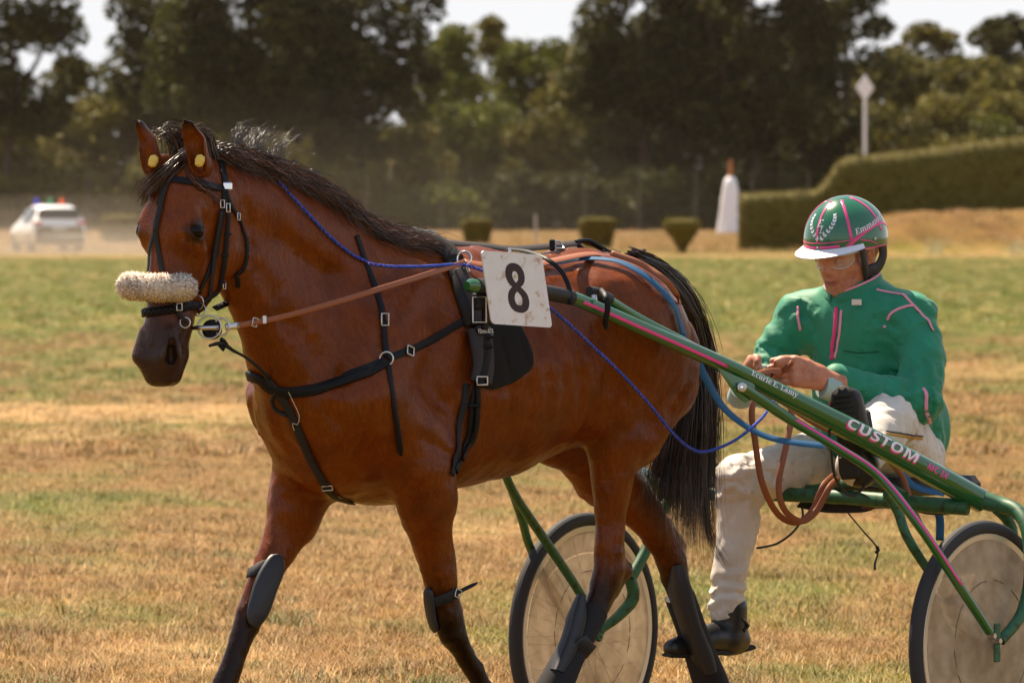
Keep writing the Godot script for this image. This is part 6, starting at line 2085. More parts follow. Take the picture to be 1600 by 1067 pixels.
func build_driver() -> void:
	var person := thing("person", "driver in a green jacket and green helmet seated on the sulky", "person", team)
	var d := new_net()
	net(CORE, Vector3(-2.25, 0.40, -0.48), Vector3(-1.40, 1.40, 0.34), 0.018, "skin", d)
	net(HEAD, Vector3(-2.03, 1.29, -0.11), Vector3(-1.74, 1.62, 0.11), 0.0042, "skin", d)
	net(HANDS, Vector3(-1.72, 1.0, -0.21), Vector3(-1.40, 1.22, 0.21), 0.0036, "skin", d)
	var sm := mat("skin", Color.WHITE, 0.5)
	sm.vertex_color_use_as_albedo = true
	sm.subsurf_scatter_enabled = false
	part("body", net_mesh(d), sm, person)
	d = new_net()
	net(JACKET, Vector3(-2.34, 0.84, -0.42), Vector3(-1.48, 1.48, 0.42), 0.0085, "jersey", d, "folds")
	var jm := mat("jersey", Color.WHITE, 0.62)
	jm.vertex_color_use_as_albedo = true
	jm.normal_enabled = true
	jm.normal_texture = noise_tex(0.02, 256, 4, [], true, 3.0, 21)
	jm.normal_scale = 0.35
	jm.uv1_triplanar = true
	jm.uv1_scale = Vector3(5, 5, 5)
	jm.rim_enabled = true
	jm.rim = 0.25
	jm.rim_tint = 0.7
	var jacket := part("jacket", net_mesh(d), jm, person)
	d = new_net()
	net(TROUSERS, Vector3(-2.28, 0.36, -0.52), Vector3(-1.34, 1.10, 0.30), 0.009, "breeches", d, "folds")
	var tm := mat("breeches", Color.WHITE, 0.8)
	tm.vertex_color_use_as_albedo = true
	var trousers := part("trousers", net_mesh(d), tm, person)
	var leather := mat("boot_leather", lin(0.012, 0.012, 0.014), 0.38)
	var sole := mat("boot_sole", lin(0.018, 0.016, 0.014), 0.8)
	d = new_net()
	net(BOOT_DOWN, Vector3(-1.75, 0.24, 0.08), Vector3(-1.22, 0.52, 0.27), 0.006, "", d)
	var boot := part("boot", net_mesh(d), leather, person)
	part("sole", tube_mesh([Vector3(-1.651, 0.3198, 0.17), Vector3(-1.558, 0.3128, 0.17), Vector3(-1.443, 0.3143, 0.17), Vector3(-1.357, 0.3108, 0.17), Vector3(-1.278, 0.3145, 0.17)], [0.026, 0.034, 0.030, 0.032, 0.018], 14, 0.02, 0.34), sole, boot)
	part("pull_tab", tube_mesh([Vector3(-1.556, 0.4083, 0.12), Vector3(-1.585, 0.3883, 0.12), Vector3(-1.565, 0.3743, 0.12)], [0.006], 8), leather, boot)
	d = new_net()
	net(BOOT_UP, Vector3(-1.56, 0.78, -0.50), Vector3(-1.33, 1.12, -0.33), 0.006, "", d)
	boot = part("boot", net_mesh(d), leather, person)
	# the sole that is turned to us: a tread plate with a heel block
	var ends := [Vector3(-1.361, 1.075, -0.425), Vector3(-1.399, 0.8478, -0.425)]
	var toe: Vector3 = ends[0]
	var heel: Vector3 = ends[1]
	var up: Vector3 = (toe - heel).normalized()
	var face := Vector3(0.93, 0.05, -0.36).normalized()
	face = (face - up * face.dot(up)).normalized()
	var side := up.cross(face)
	var st := st_new()
	var outline := []
	for q in [[0.0, -0.030], [0.02, -0.036], [0.07, -0.034], [0.12, -0.031], [0.17, -0.040], [0.215, -0.043], [0.25, -0.034], [0.268, -0.012], [0.268, 0.010], [0.25, 0.032], [0.215, 0.042], [0.17, 0.040], [0.12, 0.032], [0.07, 0.034], [0.02, 0.035], [0.0, 0.028]]:
		outline.append(heel - up * 0.012 + up * q[0] + side * q[1])
	var mid := Vector3.ZERO
	for p in outline: mid += p / outline.size()
	for i in outline.size():
		var k := (i + 1) % outline.size()
		for tri in [[mid + face * 0.010, outline[i] + face * 0.008, outline[k] + face * 0.008], [outline[i] + face * 0.008, outline[i] - face * 0.012, outline[k] + face * 0.008], [outline[k] + face * 0.008, outline[i] - face * 0.012, outline[k] - face * 0.012]]:
			for p in tri: st.add_vertex(p)
	st.set_smooth_group(-1)
	st.generate_normals()
	part("sole", st.commit(), sole, boot)
	st = st_new()
	boxed(st, heel + up * 0.026 + face * 0.016, Vector3(0.060, 0.066, 0.016), Basis(side, up, face), 0.4)
	part("heel_block", st.commit(), sole, boot)
	for k in 7:
		st = st_new()
		boxed(st, heel + up * (0.135 + k * 0.016) + face * 0.0105, Vector3(0.062 if k < 5 else 0.05, 0.006, 0.005), Basis(side, up, face), 0.3)
		part("tread", st.commit(), sole, boot)
	# jacket trims
	var pink := mat("pink_piping", lin(0.78, 0.30, 0.42), 0.7)
	var hot := mat("pink_zip", lin(0.72, 0.03, 0.20), 0.5)
	for q in [
		[[Vector3(-1.906, 1.369, -0.1008), Vector3(-1.927, 1.363, -0.1297), Vector3(-1.934, 1.354, -0.1674), Vector3(-1.94, 1.321, -0.2222), Vector3(-1.956, 1.284, -0.2505), Vector3(-1.964, 1.25, -0.2702)], 0.008],
		[[Vector3(-1.884, 1.258, -0.1481), Vector3(-1.893, 1.293, -0.1621), Vector3(-1.91, 1.316, -0.1871), Vector3(-1.939, 1.325, -0.2186)], 0.008],
		[[Vector3(-1.819, 1.319, 0.1287), Vector3(-1.815, 1.287, 0.1205), Vector3(-1.823, 1.248, 0.1173)], 0.008],
		[[Vector3(-1.864, 1.089, -0.3147), Vector3(-1.86, 1.059, -0.3254), Vector3(-1.863, 1.022, -0.3233), Vector3(-1.886, 0.9935, -0.3161), Vector3(-2.053, 0.9551, -0.1799)], 0.011],
		[[Vector3(-1.831, 1.309, -0.0298), Vector3(-1.822, 1.251, -0.0294), Vector3(-1.826, 1.204, -0.0164), Vector3(-1.832, 1.167, -0.0049)], 0.008],
	]:
		part("piping", strap_on(JACKET, q[0], q[1], 0.003, 0.001), pink, jacket)
	part("zip", strap_on(JACKET, [Vector3(-1.83, 1.317, -0.0106), Vector3(-1.821, 1.26, -0.0135), Vector3(-1.826, 1.204, 0.0002), Vector3(-1.831, 1.163, 0.0096)], 0.013, 0.003, 0.0015), hot, jacket)
	part("zip", strap_on(JACKET, [Vector3(-1.843, 1.044, 0.0212), Vector3(-1.841, 1.016, 0.022)], 0.013, 0.003, 0.0015), hot, jacket)
	part("pocket_seam", strap_on(JACKET, [Vector3(-1.832, 1.19, -0.0387), Vector3(-1.848, 1.184, -0.0856), Vector3(-1.881, 1.188, -0.1315)], 0.003, 0.002, 0.0012), mat("seam", lin(0.003, 0.07, 0.04), 0.8), jacket)
	# stand-up collar
	st = st_new()
	var rows := []
	for r in 5:
		var ring := []
		for i in 37:
			var a := TAU * (i / 36.0) * 0.955 + 0.14
			var open := pow(absf(cos(a * 0.5)), 12.0)
			var top := Vector3(-1.918 + cos(a) * 0.082, 1.402 - cos(a) * 0.030 - open * 0.012, sin(a) * 0.081)
			var foot := Vector3(-1.925 + cos(a) * 0.088, 1.338 - cos(a) * 0.018, sin(a) * 0.094)
			var w := r / 4.0
			ring.append(foot.lerp(top, w) + Vector3(cos(a), 0, sin(a)) * 0.006 * sin(w * PI))
		rows.append(ring)
	for r in 4:
		for i in 36:
			for q in [rows[r][i], rows[r + 1][i], rows[r][i + 1], rows[r][i + 1], rows[r + 1][i], rows[r + 1][i + 1]]:
				st.set_color(Color(0.005, 0.19, 0.10))
				st.add_vertex(q)
	st.generate_normals()
	part("collar", st.commit(), jm, jacket)
	part("collar_edge", tube_mesh(rows[4], [0.0035], 7, 0.02), pink, jacket)
	part("collar_label", box_mesh(Vector3(0.030, 0.017, 0.003), 0.3), mat("label_white", lin(0.7, 0.62, 0.56), 0.7), jacket, Transform3D(Basis.looking_at(Vector3(-0.743, 0.0, 0.669).rotated(Vector3.UP, 0.25), Vector3.UP), Vector3(-1.834, 1.332, -0.085)))
	part("cuff", tube_mesh([Vector3(-1.667, 1.084, -0.14), Vector3(-1.627, 1.094, -0.125)], [0.043, 0.036], 18), mat("cuff", lin(0.30, 0.42, 0.42), 0.8), jacket)
	part("cuff", tube_mesh([Vector3(-1.574, 1.053, 0.14), Vector3(-1.55, 1.08, 0.115)], [0.040, 0.034], 18), M["cuff"], jacket)
	# band on the breeches
	part("waist_band", strap_on(TROUSERS, [Vector3(-1.585, 0.9595, -0.3976), Vector3(-1.635, 0.9545, -0.391), Vector3(-1.74, 0.9457, -0.3532), Vector3(-1.881, 0.9355, -0.2969)], 0.007, 0.002), mat("gold_band", lin(0.50, 0.24, 0.03), 0.7), trousers)
	part("waist_band", strap_on(TROUSERS, [Vector3(-1.592, 0.9665, -0.3924), Vector3(-1.638, 0.9617, -0.3884), Vector3(-1.733, 0.9533, -0.3584), Vector3(-1.878, 0.9431, -0.2988)], 0.004, 0.0025), mat("dark_band", lin(0.03, 0.012, 0.015), 0.7), trousers)

	# ---- helmet
	var helmet := Node3D.new()
	helmet.name = "helmet"
	person.add_child(helmet)
	helmet.transform = HEAD_AT
	var hm := mat("helmet_green", lin(0.006, 0.125, 0.055), 0.22)
	hm.clearcoat_enabled = true
	hm.clearcoat = 0.8
	hm.clearcoat_roughness = 0.06
	var hp := mat("helmet_pink", lin(0.80, 0.06, 0.27), 0.3)
	var hw := mat("helmet_white", lin(0.72, 0.74, 0.82), 0.35)
	var black := mat("helmet_black", lin(0.016, 0.016, 0.019), 0.55)
	st = st_new()
	var low := func(az: float) -> float: return lerpf(-4.0, -17.0, smoothstep(20.0, 150.0, absf(az)))
	for i in 72:
		for j in 22:
			var quadp := []
			for o in [[0, 0], [1, 0], [0, 1], [1, 1]]:
				var az: float = -180.0 + 5.0 * (i + o[0])
				var el: float = lerpf(low.call(az), 90.0, (j + o[1]) / 22.0)
				quadp.append([shell(az, el), shell_normal(az, el)])
			for k in [0, 2, 1, 1, 2, 3]:
				st.set_normal(quadp[k][1])
				st.add_vertex(quadp[k][0])
	for i in 72:
		for k in [[0, 0], [1, 0], [0, 1], [0, 1], [1, 0], [1, 1]]:
			var az: float = -180.0 + 5.0 * (i + k[0])
			st.set_normal(Vector3.DOWN)
			var p := shell(az, low.call(az))
			st.add_vertex(p if k[1] == 0 else p * Vector3(0.86, 1.0, 0.86))
	part("shell", st.commit(), hm, helmet)
	for az in [0.0, 51.0, 103.0, 180.0, -51.0, -103.0]:
		part("stripe", shell_band([Vector2(az, 8), Vector2(az, 40), Vector2(az, 74)], 0.0085 if az != 0.0 else 0.007), hp, helmet)
	for s in [1.0, -1.0]:
		part("stripe", shell_band([Vector2(0, 8.5), Vector2(s * 30, 8.0), Vector2(s * 58, 7.5)], 0.0026), hp, helmet)
		part("stripe", shell_band([Vector2(s * 3, 2.6), Vector2(s * 34, 2.2)], 0.0075), hp, helmet)
		part("stripe", shell_band([Vector2(s * 42, -2.5), Vector2(s * 55, 5.5), Vector2(s * 72, 13.5), Vector2(s * 92, 18), Vector2(s * 112, 17), Vector2(s * 135, 8), Vector2(s * 150, -6)], 0.0075), hp, helmet)
		part("stripe", shell_band([Vector2(s * 41, 0.5), Vector2(s * 54, 8.5), Vector2(s * 72, 17.0), Vector2(s * 92, 21.5), Vector2(s * 112, 20.5)], 0.0022), hp, helmet)
		part("stripe", shell_band([Vector2(s * 63, 5.0), Vector2(s * 78, 0.5), Vector2(s * 90, -7.5)], 0.003), hp, helmet)
		var rim := []
		for k in 13: rim.append(Vector2(s * k * 15.0, low.call(k * 15.0) + 0.6))
		part("rim_trim", shell_band(rim, 0.0034, 0.001), hp, helmet)
		part("rivet", ring_mesh(shell(s * 86.0, 1.0, 0.001), shell_normal(s * 86.0, 1.0), 0.003, 0.0022), M["steel"], helmet)
	part("rivet", ring_mesh(shell(0, 3.0, 0.001), shell_normal(0, 3.0), 0.002, 0.002), M["chrome"], helmet)
	part("lettering", shell_letters("Emmanuel L", 0.0235, Vector2(58, 16.5), 0.17, fonts(true, true)), hw, helmet)
	part("lettering", shell_letters("E", 0.030, Vector2(-2, 35.0), 0.0, fonts(false, true)), hw, helmet)
	part("lettering", shell_letters("L", 0.030, Vector2(4, 26.0), 0.0, fonts(false, true)), hw, helmet)
	# laurel of two leafy sprays
	for s in [1.0, -1.0]:
		for k in 8:
			var t := k / 7.0
			var az: float = 4.0 + s * (2.0 + 24.0 * sin(t * 1.75))
			var el: float = 12.5 + 31.0 * t
			for side2 in [-1.0, 1.0]:
				var ls := st_new()
				var dir := Vector2(s * (0.75 - 0.9 * t) + side2 * s * 0.62, 0.55 + 0.5 * t - side2 * 0.1).normalized()
				var per := Vector2(-dir.y, dir.x)
				var c0 := Vector2(az, el)
				for tri in [[0.0, 0.0], [0.5, 0.5], [1.0, 0.0], [0.0, 0.0], [1.0, 0.0], [0.5, -0.5]]:
					var q: Vector2 = c0 + dir * tri[0] * 6.0 + per * tri[1] * 3.4
					ls.set_normal(shell_normal(q.x, q.y))
					ls.add_vertex(shell(q.x, q.y, 0.0012))
				part("laurel_leaf", ls.commit(), hw, helmet)
	# white peak
	st = st_new()
	for i in 24:
		for k in [[0, 0], [1, 0], [0, 1], [0, 1], [1, 0], [1, 1], [0, 0], [0, 1], [1, 0], [0, 1], [1, 1], [1, 0]].size():
			var kk: Array = [[0, 0], [0, 1], [1, 0], [1, 0], [0, 1], [1, 1], [0, 0], [1, 0], [0, 1], [0, 1], [1, 0], [1, 1]][k]
			var az: float = -66.0 + 132.0 / 24.0 * (i + kk[0])
			var reach := 0.040 * pow(cos(deg_to_rad(az) * 90.0 / 68.0), 0.55)
			var p := shell(az, 0.0, 0.0015)
			var o := Vector3(cos(deg_to_rad(az)), 0, -sin(deg_to_rad(az)))
			if kk[1] == 1: p += o * reach + Vector3(0, -0.013 - 0.003 * cos(deg_to_rad(az * 2.0)), 0)
			if k >= 6: p += Vector3(0, -0.0025, 0)
			st.add_vertex(p)
	st.set_smooth_group(-1)
	st.generate_normals()
	part("peak", st.commit(), hw, helmet)
	# padded ear pieces and straps, in head axes
	for s in [-1.0, 1.0]:
		var g := st_new()
		ribbon(g, curve([Vector3(0.035, 0.02, s * 0.088), Vector3(0.030, -0.03, s * 0.086), Vector3(0.012, -0.085, s * 0.070), Vector3(0.008, -0.105, s * 0.062)], 0.01), normals_out(14, s), 0.026, 0.009)
		ribbon(g, curve([Vector3(-0.062, 0.02, s * 0.086), Vector3(-0.060, -0.03, s * 0.084), Vector3(-0.035, -0.060, s * 0.080), Vector3(0.0, -0.062, s * 0.078), Vector3(0.014, -0.078, s * 0.072)], 0.01), normals_out(24, s), 0.034, 0.010)
		g.set_smooth_group(-1)
		g.generate_normals()
		part("ear_piece", g.commit(), black, helmet)
		part("chin_strap", tube_mesh([Vector3(0.008, -0.10, s * 0.066), Vector3(0.026, -0.124, s * 0.056), Vector3(0.056, -0.140, s * 0.036), Vector3(0.072, -0.141, 0)], [0.0085, 0.0075, 0.007, 0.007], 8), black, helmet)
		part("buckle", box_mesh(Vector3(0.014, 0.022, 0.012), 0.3), black, helmet, Transform3D(Basis.IDENTITY, Vector3(0.010, -0.108, s * 0.064)))
	# clear glasses
	var glasses := Node3D.new()
	glasses.name = "glasses"
	person.add_child(glasses)
	glasses.transform = HEAD_AT
	var clear := mat("clear_frame", lin(0.66, 0.68, 0.70), 0.3)
	clear.albedo_color.a = 0.92
	clear.transparency = BaseMaterial3D.TRANSPARENCY_ALPHA
	var lens := mat("lens", lin(0.9, 0.92, 0.94), 0.02)
	lens.albedo_color.a = 0.16
	lens.transparency = BaseMaterial3D.TRANSPARENCY_ALPHA
	var bow := []
	for k in 13:
		var a := deg_to_rad(-78.0 + 13.0 * k)
		bow.append(Vector3(0.020 + 0.082 * cos(a), 0.006, 0.078 * sin(a)))
	for s in [-1.0, 1.0]:
		var lower := []
		for k in 9:
			var t := k / 8.0
			var a: float = deg_to_rad(lerpf(7.0, 66.0, t)) * s
			lower.append(Vector3(0.022 + 0.082 * cos(a), 0.006 - 0.040 * pow(sin(PI * (0.12 + 0.80 * t)), 0.5), 0.078 * sin(a)))
		part("lens_rim", tube_mesh(lower, [0.0016], 6), clear, glasses)
	part("frame", tube_mesh(bow, [0.0040], 8), clear, glasses)
	for s in [-1.0, 1.0]:
		part("temple", tube_mesh([Vector3(0.037, 0.006, s * 0.0765), Vector3(0.0, 0.004, s * 0.081), Vector3(-0.03, 0.0, s * 0.080)], [0.0032], 8), clear, glasses)
		var ls := st_new()
		for i in 10:
			for k in [[0, 0], [0, 1], [1, 0], [1, 0], [0, 1], [1, 1]]:
				var t: float = (i + k[0]) / 10.0
				var a: float = deg_to_rad(lerpf(7.0, 66.0, t)) * s
				var drop := 0.040 * pow(sin(PI * (0.12 + 0.80 * t)), 0.5)
				ls.add_vertex(Vector3(0.021 + 0.082 * cos(a), 0.006 - drop * k[1], 0.078 * sin(a)))
		ls.set_smooth_group(-1)
		ls.generate_normals()
		part("lens", ls.commit(), lens, glasses)

func normals_out(n: int, s: float) -> PackedVector3Array:
	var o := PackedVector3Array()
	o.resize(n + 20)
	o.fill(Vector3(0, 0, s))
	return o

# ---------- hair
func hair(guides: Array, count: int, width: float, spread_root: float, spread_tip: float, dark: Color, light: Color, frizz := 0.006, shortest := 0.55) -> ArrayMesh:
	# strands that follow the guides, each guide an Array of as many points
	var v := PackedVector3Array()
	var n := PackedVector3Array()
	var c := PackedColorArray()
	var idx := PackedInt32Array()
	var lines := []
	for g in guides: lines.append(curve(g, 10.0))
	var segs := 11
	for s in count:
		var f := rng.randf() * (guides.size() - 1)
		var k := mini(int(f), guides.size() - 2)
		var t := f - k
		var a: Array = guides[k]
		var b: Array = guides[k + 1]
		var pts := []
		for i in a.size():
			pts.append((a[i] as Vector3).lerp(b[i], t))
		var run := rng.randf_range(shortest, 1.0)
		var clump := floorf(f * 9.0) * 3.17
		var off := Vector3(rng.randfn(), rng.randfn(), rng.randfn())
		var off2 := Vector3(sin(clump * 5.1), sin(clump * 7.7 + 1.0), sin(clump * 9.3 + 2.0)) + Vector3(rng.randfn(), rng.randfn(), rng.randfn()) * 0.55
		var col := dark.lerp(light, pow(rng.randf(), 2.5))
		var w := width * rng.randf_range(0.6, 1.3)
		var ph := rng.randf() * 20.0
		var q := PackedVector3Array()
		for i in segs + 1:
			var u := float(i) / segs * run
			var x := u * (pts.size() - 1)
			var j := mini(int(x), pts.size() - 2)
			var p0: Vector3 = pts[maxi(j - 1, 0)]
			var p1: Vector3 = pts[j]
			var p2: Vector3 = pts[j + 1]
			var p3: Vector3 = pts[mini(j + 2, pts.size() - 1)]
			var p := p1.cubic_interpolate(p2, p0, p3, x - j)
			p += off * lerpf(spread_root, spread_tip * 0.35, u) + off2 * spread_tip * u * u
			p += Vector3(sin(u * 17.0 + ph), sin(u * 23.0 + ph * 1.7), cos(u * 19.0 + ph)) * frizz * u
			q.append(p)
		for i in segs + 1:
			var d := (q[mini(i + 1, segs)] - q[maxi(i - 1, 0)]).normalized()
			var side := d.cross(Vector3(0.743, 0.1, -0.669).rotated(d, sin(ph) * 0.9)).normalized()
			var ww := w * (1.0 - pow(float(i) / segs, 3.0) * 0.92)
			var nn := side.cross(d)
			for e in [-1.0, 1.0]:
				v.append(q[i] + side * ww * e)
				n.append((nn + side * e * 0.6).normalized())
				c.append(col)
			if i < segs:
				var o := v.size() - 2
				idx.append_array(PackedInt32Array([o, o + 2, o + 1, o + 1, o + 2, o + 3]))
	return net_mesh({"v": v, "n": n, "c": c, "i": idx})

func build_hair(horse: Node3D) -> void:
	var m := mat("hair", Color.WHITE, 0.33)
	m.vertex_color_use_as_albedo = true
	m.metallic_specular = 0.6
	m.backlight_enabled = true
	m.backlight = Color(0.35, 0.35, 0.35)
	var black := Color(0.006, 0.004, 0.0035)
	var brown := Color(0.060, 0.020, 0.008)
	# mane: roots along the crest, falling on the near side and blown back
	var guides := []
	for k in 15:
		var t := k / 14.0
		var root := Vector3(lerpf(0.775, 0.10, t), 0, 0.0)
		var crest := curve([Vector3(0.80, 1.752, 0), Vector3(0.70, 1.742, 0), Vector3(0.55, 1.712, 0), Vector3(0.40, 1.655, 0), Vector3(0.25, 1.575, 0), Vector3(0.10, 1.515, 0)], 0.01)
		root = crest[int(t * (crest.size() - 1))]
		var len := lerpf(0.13, 0.22, sin(t * 2.6))
		var g := [root + Vector3(0, -0.012, 0.008)]
		var p := root + Vector3(-0.015, 0.008, -0.016)
		g.append(p)
		var close := near_bones(HORSE, PackedVector3Array([root, root + Vector3(-0.25, -0.2, -0.1)]))
		for i in 4:
			var dir := Vector3(-0.72 - 0.12 * i, -0.62 + 0.07 * i, -0.30).normalized()
			p = onto(p + dir * len / 4.0, close, 0.014 + 0.006 * sin(k * 2.3 + i))
			g.append(p)
		guides.append(g)
	part("mane", hair(guides, 5200, 0.0010, 0.010, 0.026, black, Color(0.19, 0.066, 0.022), 0.008, 0.4), m, horse)
	# wind-blown frizz above the crest
	var fr := []
	for k in 8:
		var t := k / 7.0
		var root := Vector3(lerpf(0.70, 0.50, t), lerpf(1.742, 1.70, t), -0.01)
		fr.append([root, root + Vector3(0.01, 0.035, 0), root + Vector3(-0.01, 0.07 + 0.02 * sin(k * 2.0), 0.01), root + Vector3(-0.06, 0.085 + 0.02 * sin(k * 3.0), 0.0), root + Vector3(-0.10, 0.06, -0.01)])
	part("mane", hair(fr, 330, 0.0005, 0.008, 0.016, Color(0.02, 0.016, 0.014), Color(0.10, 0.075, 0.06), 0.012), m, horse)
	# tail
	var tg := [
		[Vector3(-0.9445, 1.456, 0.02), Vector3(-1.081, 1.425, 0.03), Vector3(-1.211, 1.345, 0.04), Vector3(-1.29, 1.211, 0.04), Vector3(-1.301, 1.027, 0.03), Vector3(-1.295, 0.843, 0.03), Vector3(-1.29, 0.6408, 0.02)],
		[Vector3(-0.9354, 1.457, 0), Vector3(-1.06, 1.419, 0), Vector3(-1.175, 1.323, -0), Vector3(-1.229, 1.176, -0), Vector3(-1.243, 1.01, -0), Vector3(-1.221, 0.8091, -0), Vector3(-1.221, 0.5887, 0)],
		[Vector3(-0.9377, 1.449, -0.01), Vector3(-1.04, 1.407, -0.01), Vector3(-1.135, 1.288, -0.02), Vector3(-1.177, 1.141, -0.02), Vector3(-1.163, 0.9943, -0.02), Vector3(-1.135, 0.8121, -0.02), Vector3(-1.152, 0.6285, -0.02)],
		[Vector3(-0.9722, 1.444, 0.02), Vector3(-1.07, 1.388, 0.02), Vector3(-1.165, 1.25, 0.02), Vector3(-1.199, 1.103, 0.02), Vector3(-1.143, 0.9574, 0.02), Vector3(-1.112, 0.8117, 0.02), Vector3(-1.126, 0.7014, 0.02)],
		[Vector3(-0.9699, 1.444, 0.03), Vector3(-1.076, 1.379, 0.04), Vector3(-1.175, 1.213, 0.05), Vector3(-1.189, 1.084, 0.05), Vector3(-1.119, 0.939, 0.05), Vector3(-1.082, 0.8301, 0.05), Vector3(-1.077, 0.7388, 0.05)],
	]
	part("tail", hair(tg, 7000, 0.0012, 0.012, 0.034, black, Color(0.07, 0.022, 0.008), 0.010, 0.45), m, horse)
	part("tail", hair([[Vector3(-1.243, 1.066, -0), Vector3(-1.26, 0.9182, -0), Vector3(-1.255, 0.7897, -0), Vector3(-1.274, 0.6791, -0.01), Vector3(-1.35, 0.5757, -0.03)], [Vector3(-1.229, 1.066, -0), Vector3(-1.243, 0.8819, -0), Vector3(-1.238, 0.7535, 0), Vector3(-1.266, 0.6422, -0), Vector3(-1.299, 0.5589, -0.02)]], 90, 0.0012, 0.006, 0.008, black, Color(0.05, 0.016, 0.006), 0.004, 0.7), m, horse)
	# tuft on the poll
	var pg := []
	for k in 5:
		var t := k / 4.0
		var r := Vector3(lerpf(0.88, 0.80, t), 1.762 + 0.004 * sin(k * 2.0), lerpf(0.03, -0.03, t))
		pg.append([r - Vector3(0, 0.02, 0), r + Vector3(0.01, 0.025, 0.005), r + Vector3(0.03, 0.045, 0.015), r + Vector3(0.05, 0.04, 0.03), r + Vector3(0.07, 0.01, 0.04)])
	part("forelock", hair(pg, 420, 0.0011, 0.012, 0.018, black, Color(0.12, 0.04, 0.012), 0.006, 0.5), m, horse)
	# forelock
	var fg := [
		[Vector3(0.8728, 1.766, -0.0232), Vector3(0.9265, 1.735, -0.0404) + Vector3(0.012, 0.01, 0), Vector3(0.9725, 1.704, -0.0312) + Vector3(0.016, 0.005, 0), Vector3(0.9812, 1.676, 0.022) + Vector3(0.018, 0, 0.005), Vector3(0.9956, 1.63, 0.065)],
		[Vector3(0.8904, 1.756, -0.0333), Vector3(0.9488, 1.721, -0.0458) + Vector3(0.012, 0.008, 0), Vector3(0.9822, 1.693, -0.0266) + Vector3(0.014, 0.004, 0), Vector3(0.9879, 1.657, 0.0154) + Vector3(0.014, 0, 0.005), Vector3(0.9865, 1.617, 0.055)],
		[Vector3(0.9048, 1.744, -0.0427), Vector3(0.9613, 1.708, -0.051) + Vector3(0.010, 0.004, 0), Vector3(0.9866, 1.677, -0.0356) + Vector3(0.012, 0, 0), Vector3(0.9953, 1.645, -0.011) + Vector3(0.012, 0, 0.0), Vector3(0.992, 1.62, 0.0161) + Vector3(0.006, 0, 0)],
	]
	part("forelock", hair(fg, 800, 0.0010, 0.006, 0.012, black, Color(0.12, 0.035, 0.009), 0.004, 0.6), m, horse)
	part("forelock", hair([[Vector3(0.9365, 1.715, -0.0668), Vector3(0.9384, 1.688, -0.0876) + Vector3(0.01, 0, 0), Vector3(0.9223, 1.664, -0.1001) + Vector3(0.012, 0, -0.004), Vector3(0.8795, 1.644, -0.0959) + Vector3(0.01, 0, -0.006), Vector3(0.8339, 1.627, -0.0892) + Vector3(0.004, 0, -0.006)], [Vector3(0.9273, 1.715, -0.072), Vector3(0.919, 1.691, -0.0921) + Vector3(0.01, 0, 0), Vector3(0.8964, 1.671, -0.0983) + Vector3(0.012, 0, -0.004), Vector3(0.8477, 1.651, -0.0838) + Vector3(0.01, 0, -0.006), Vector3(0.8213, 1.62, -0.0911) + Vector3(0.004, 0, -0.006)]], 110, 0.0011, 0.004, 0.006, Color(0.03, 0.009, 0.004), Color(0.20, 0.06, 0.014), 0.003, 0.6), m, horse)

# ---------- tack
func buckle(parent: Node3D, at: Vector3, n: Vector3, along: Vector3, w: float, h: float, wire := 0.0022) -> void:
	var x := along.normalized()
	var z := (n - x * n.dot(x)).normalized()
	var y := z.cross(x)
	var pts := PackedVector3Array()
	for q in [[-1, -1], [1, -1], [1, 1], [-1, 1], [-1, -1], [1, -1]]:
		pts.append(at + x * w * 0.5 * q[0] + y * h * 0.5 * q[1])
	var st := st_new()
	tube(st, pts, [wire], 6, false)
	part("buckle", st.commit(), M["steel"], parent)

func strap(parent: Node3D, called: String, points: Array, width: float, m: Material, off := 0.004, thick := 0.0035, taper := false, oval := 0.0) -> MeshInstance3D:
	var l := horse_strap(points, off)
	var st := st_new()
	ribbon(st, l[0], l[1], width, thick, Color.WHITE, taper, oval)
	st.set_smooth_group(-1)
	st.generate_normals()
	return part(called, st.commit(), m, parent)

func buckle_on(parent: Node3D, at: Vector3, along: Vector3, w: float, h: float, off := 0.009, wire := 0.0022) -> void:
	var close := near_bones(HORSE, PackedVector3Array([at]))
	var p := onto(at, close, off)
	buckle(parent, p, body_normal(p, close), along, w, h, wire)

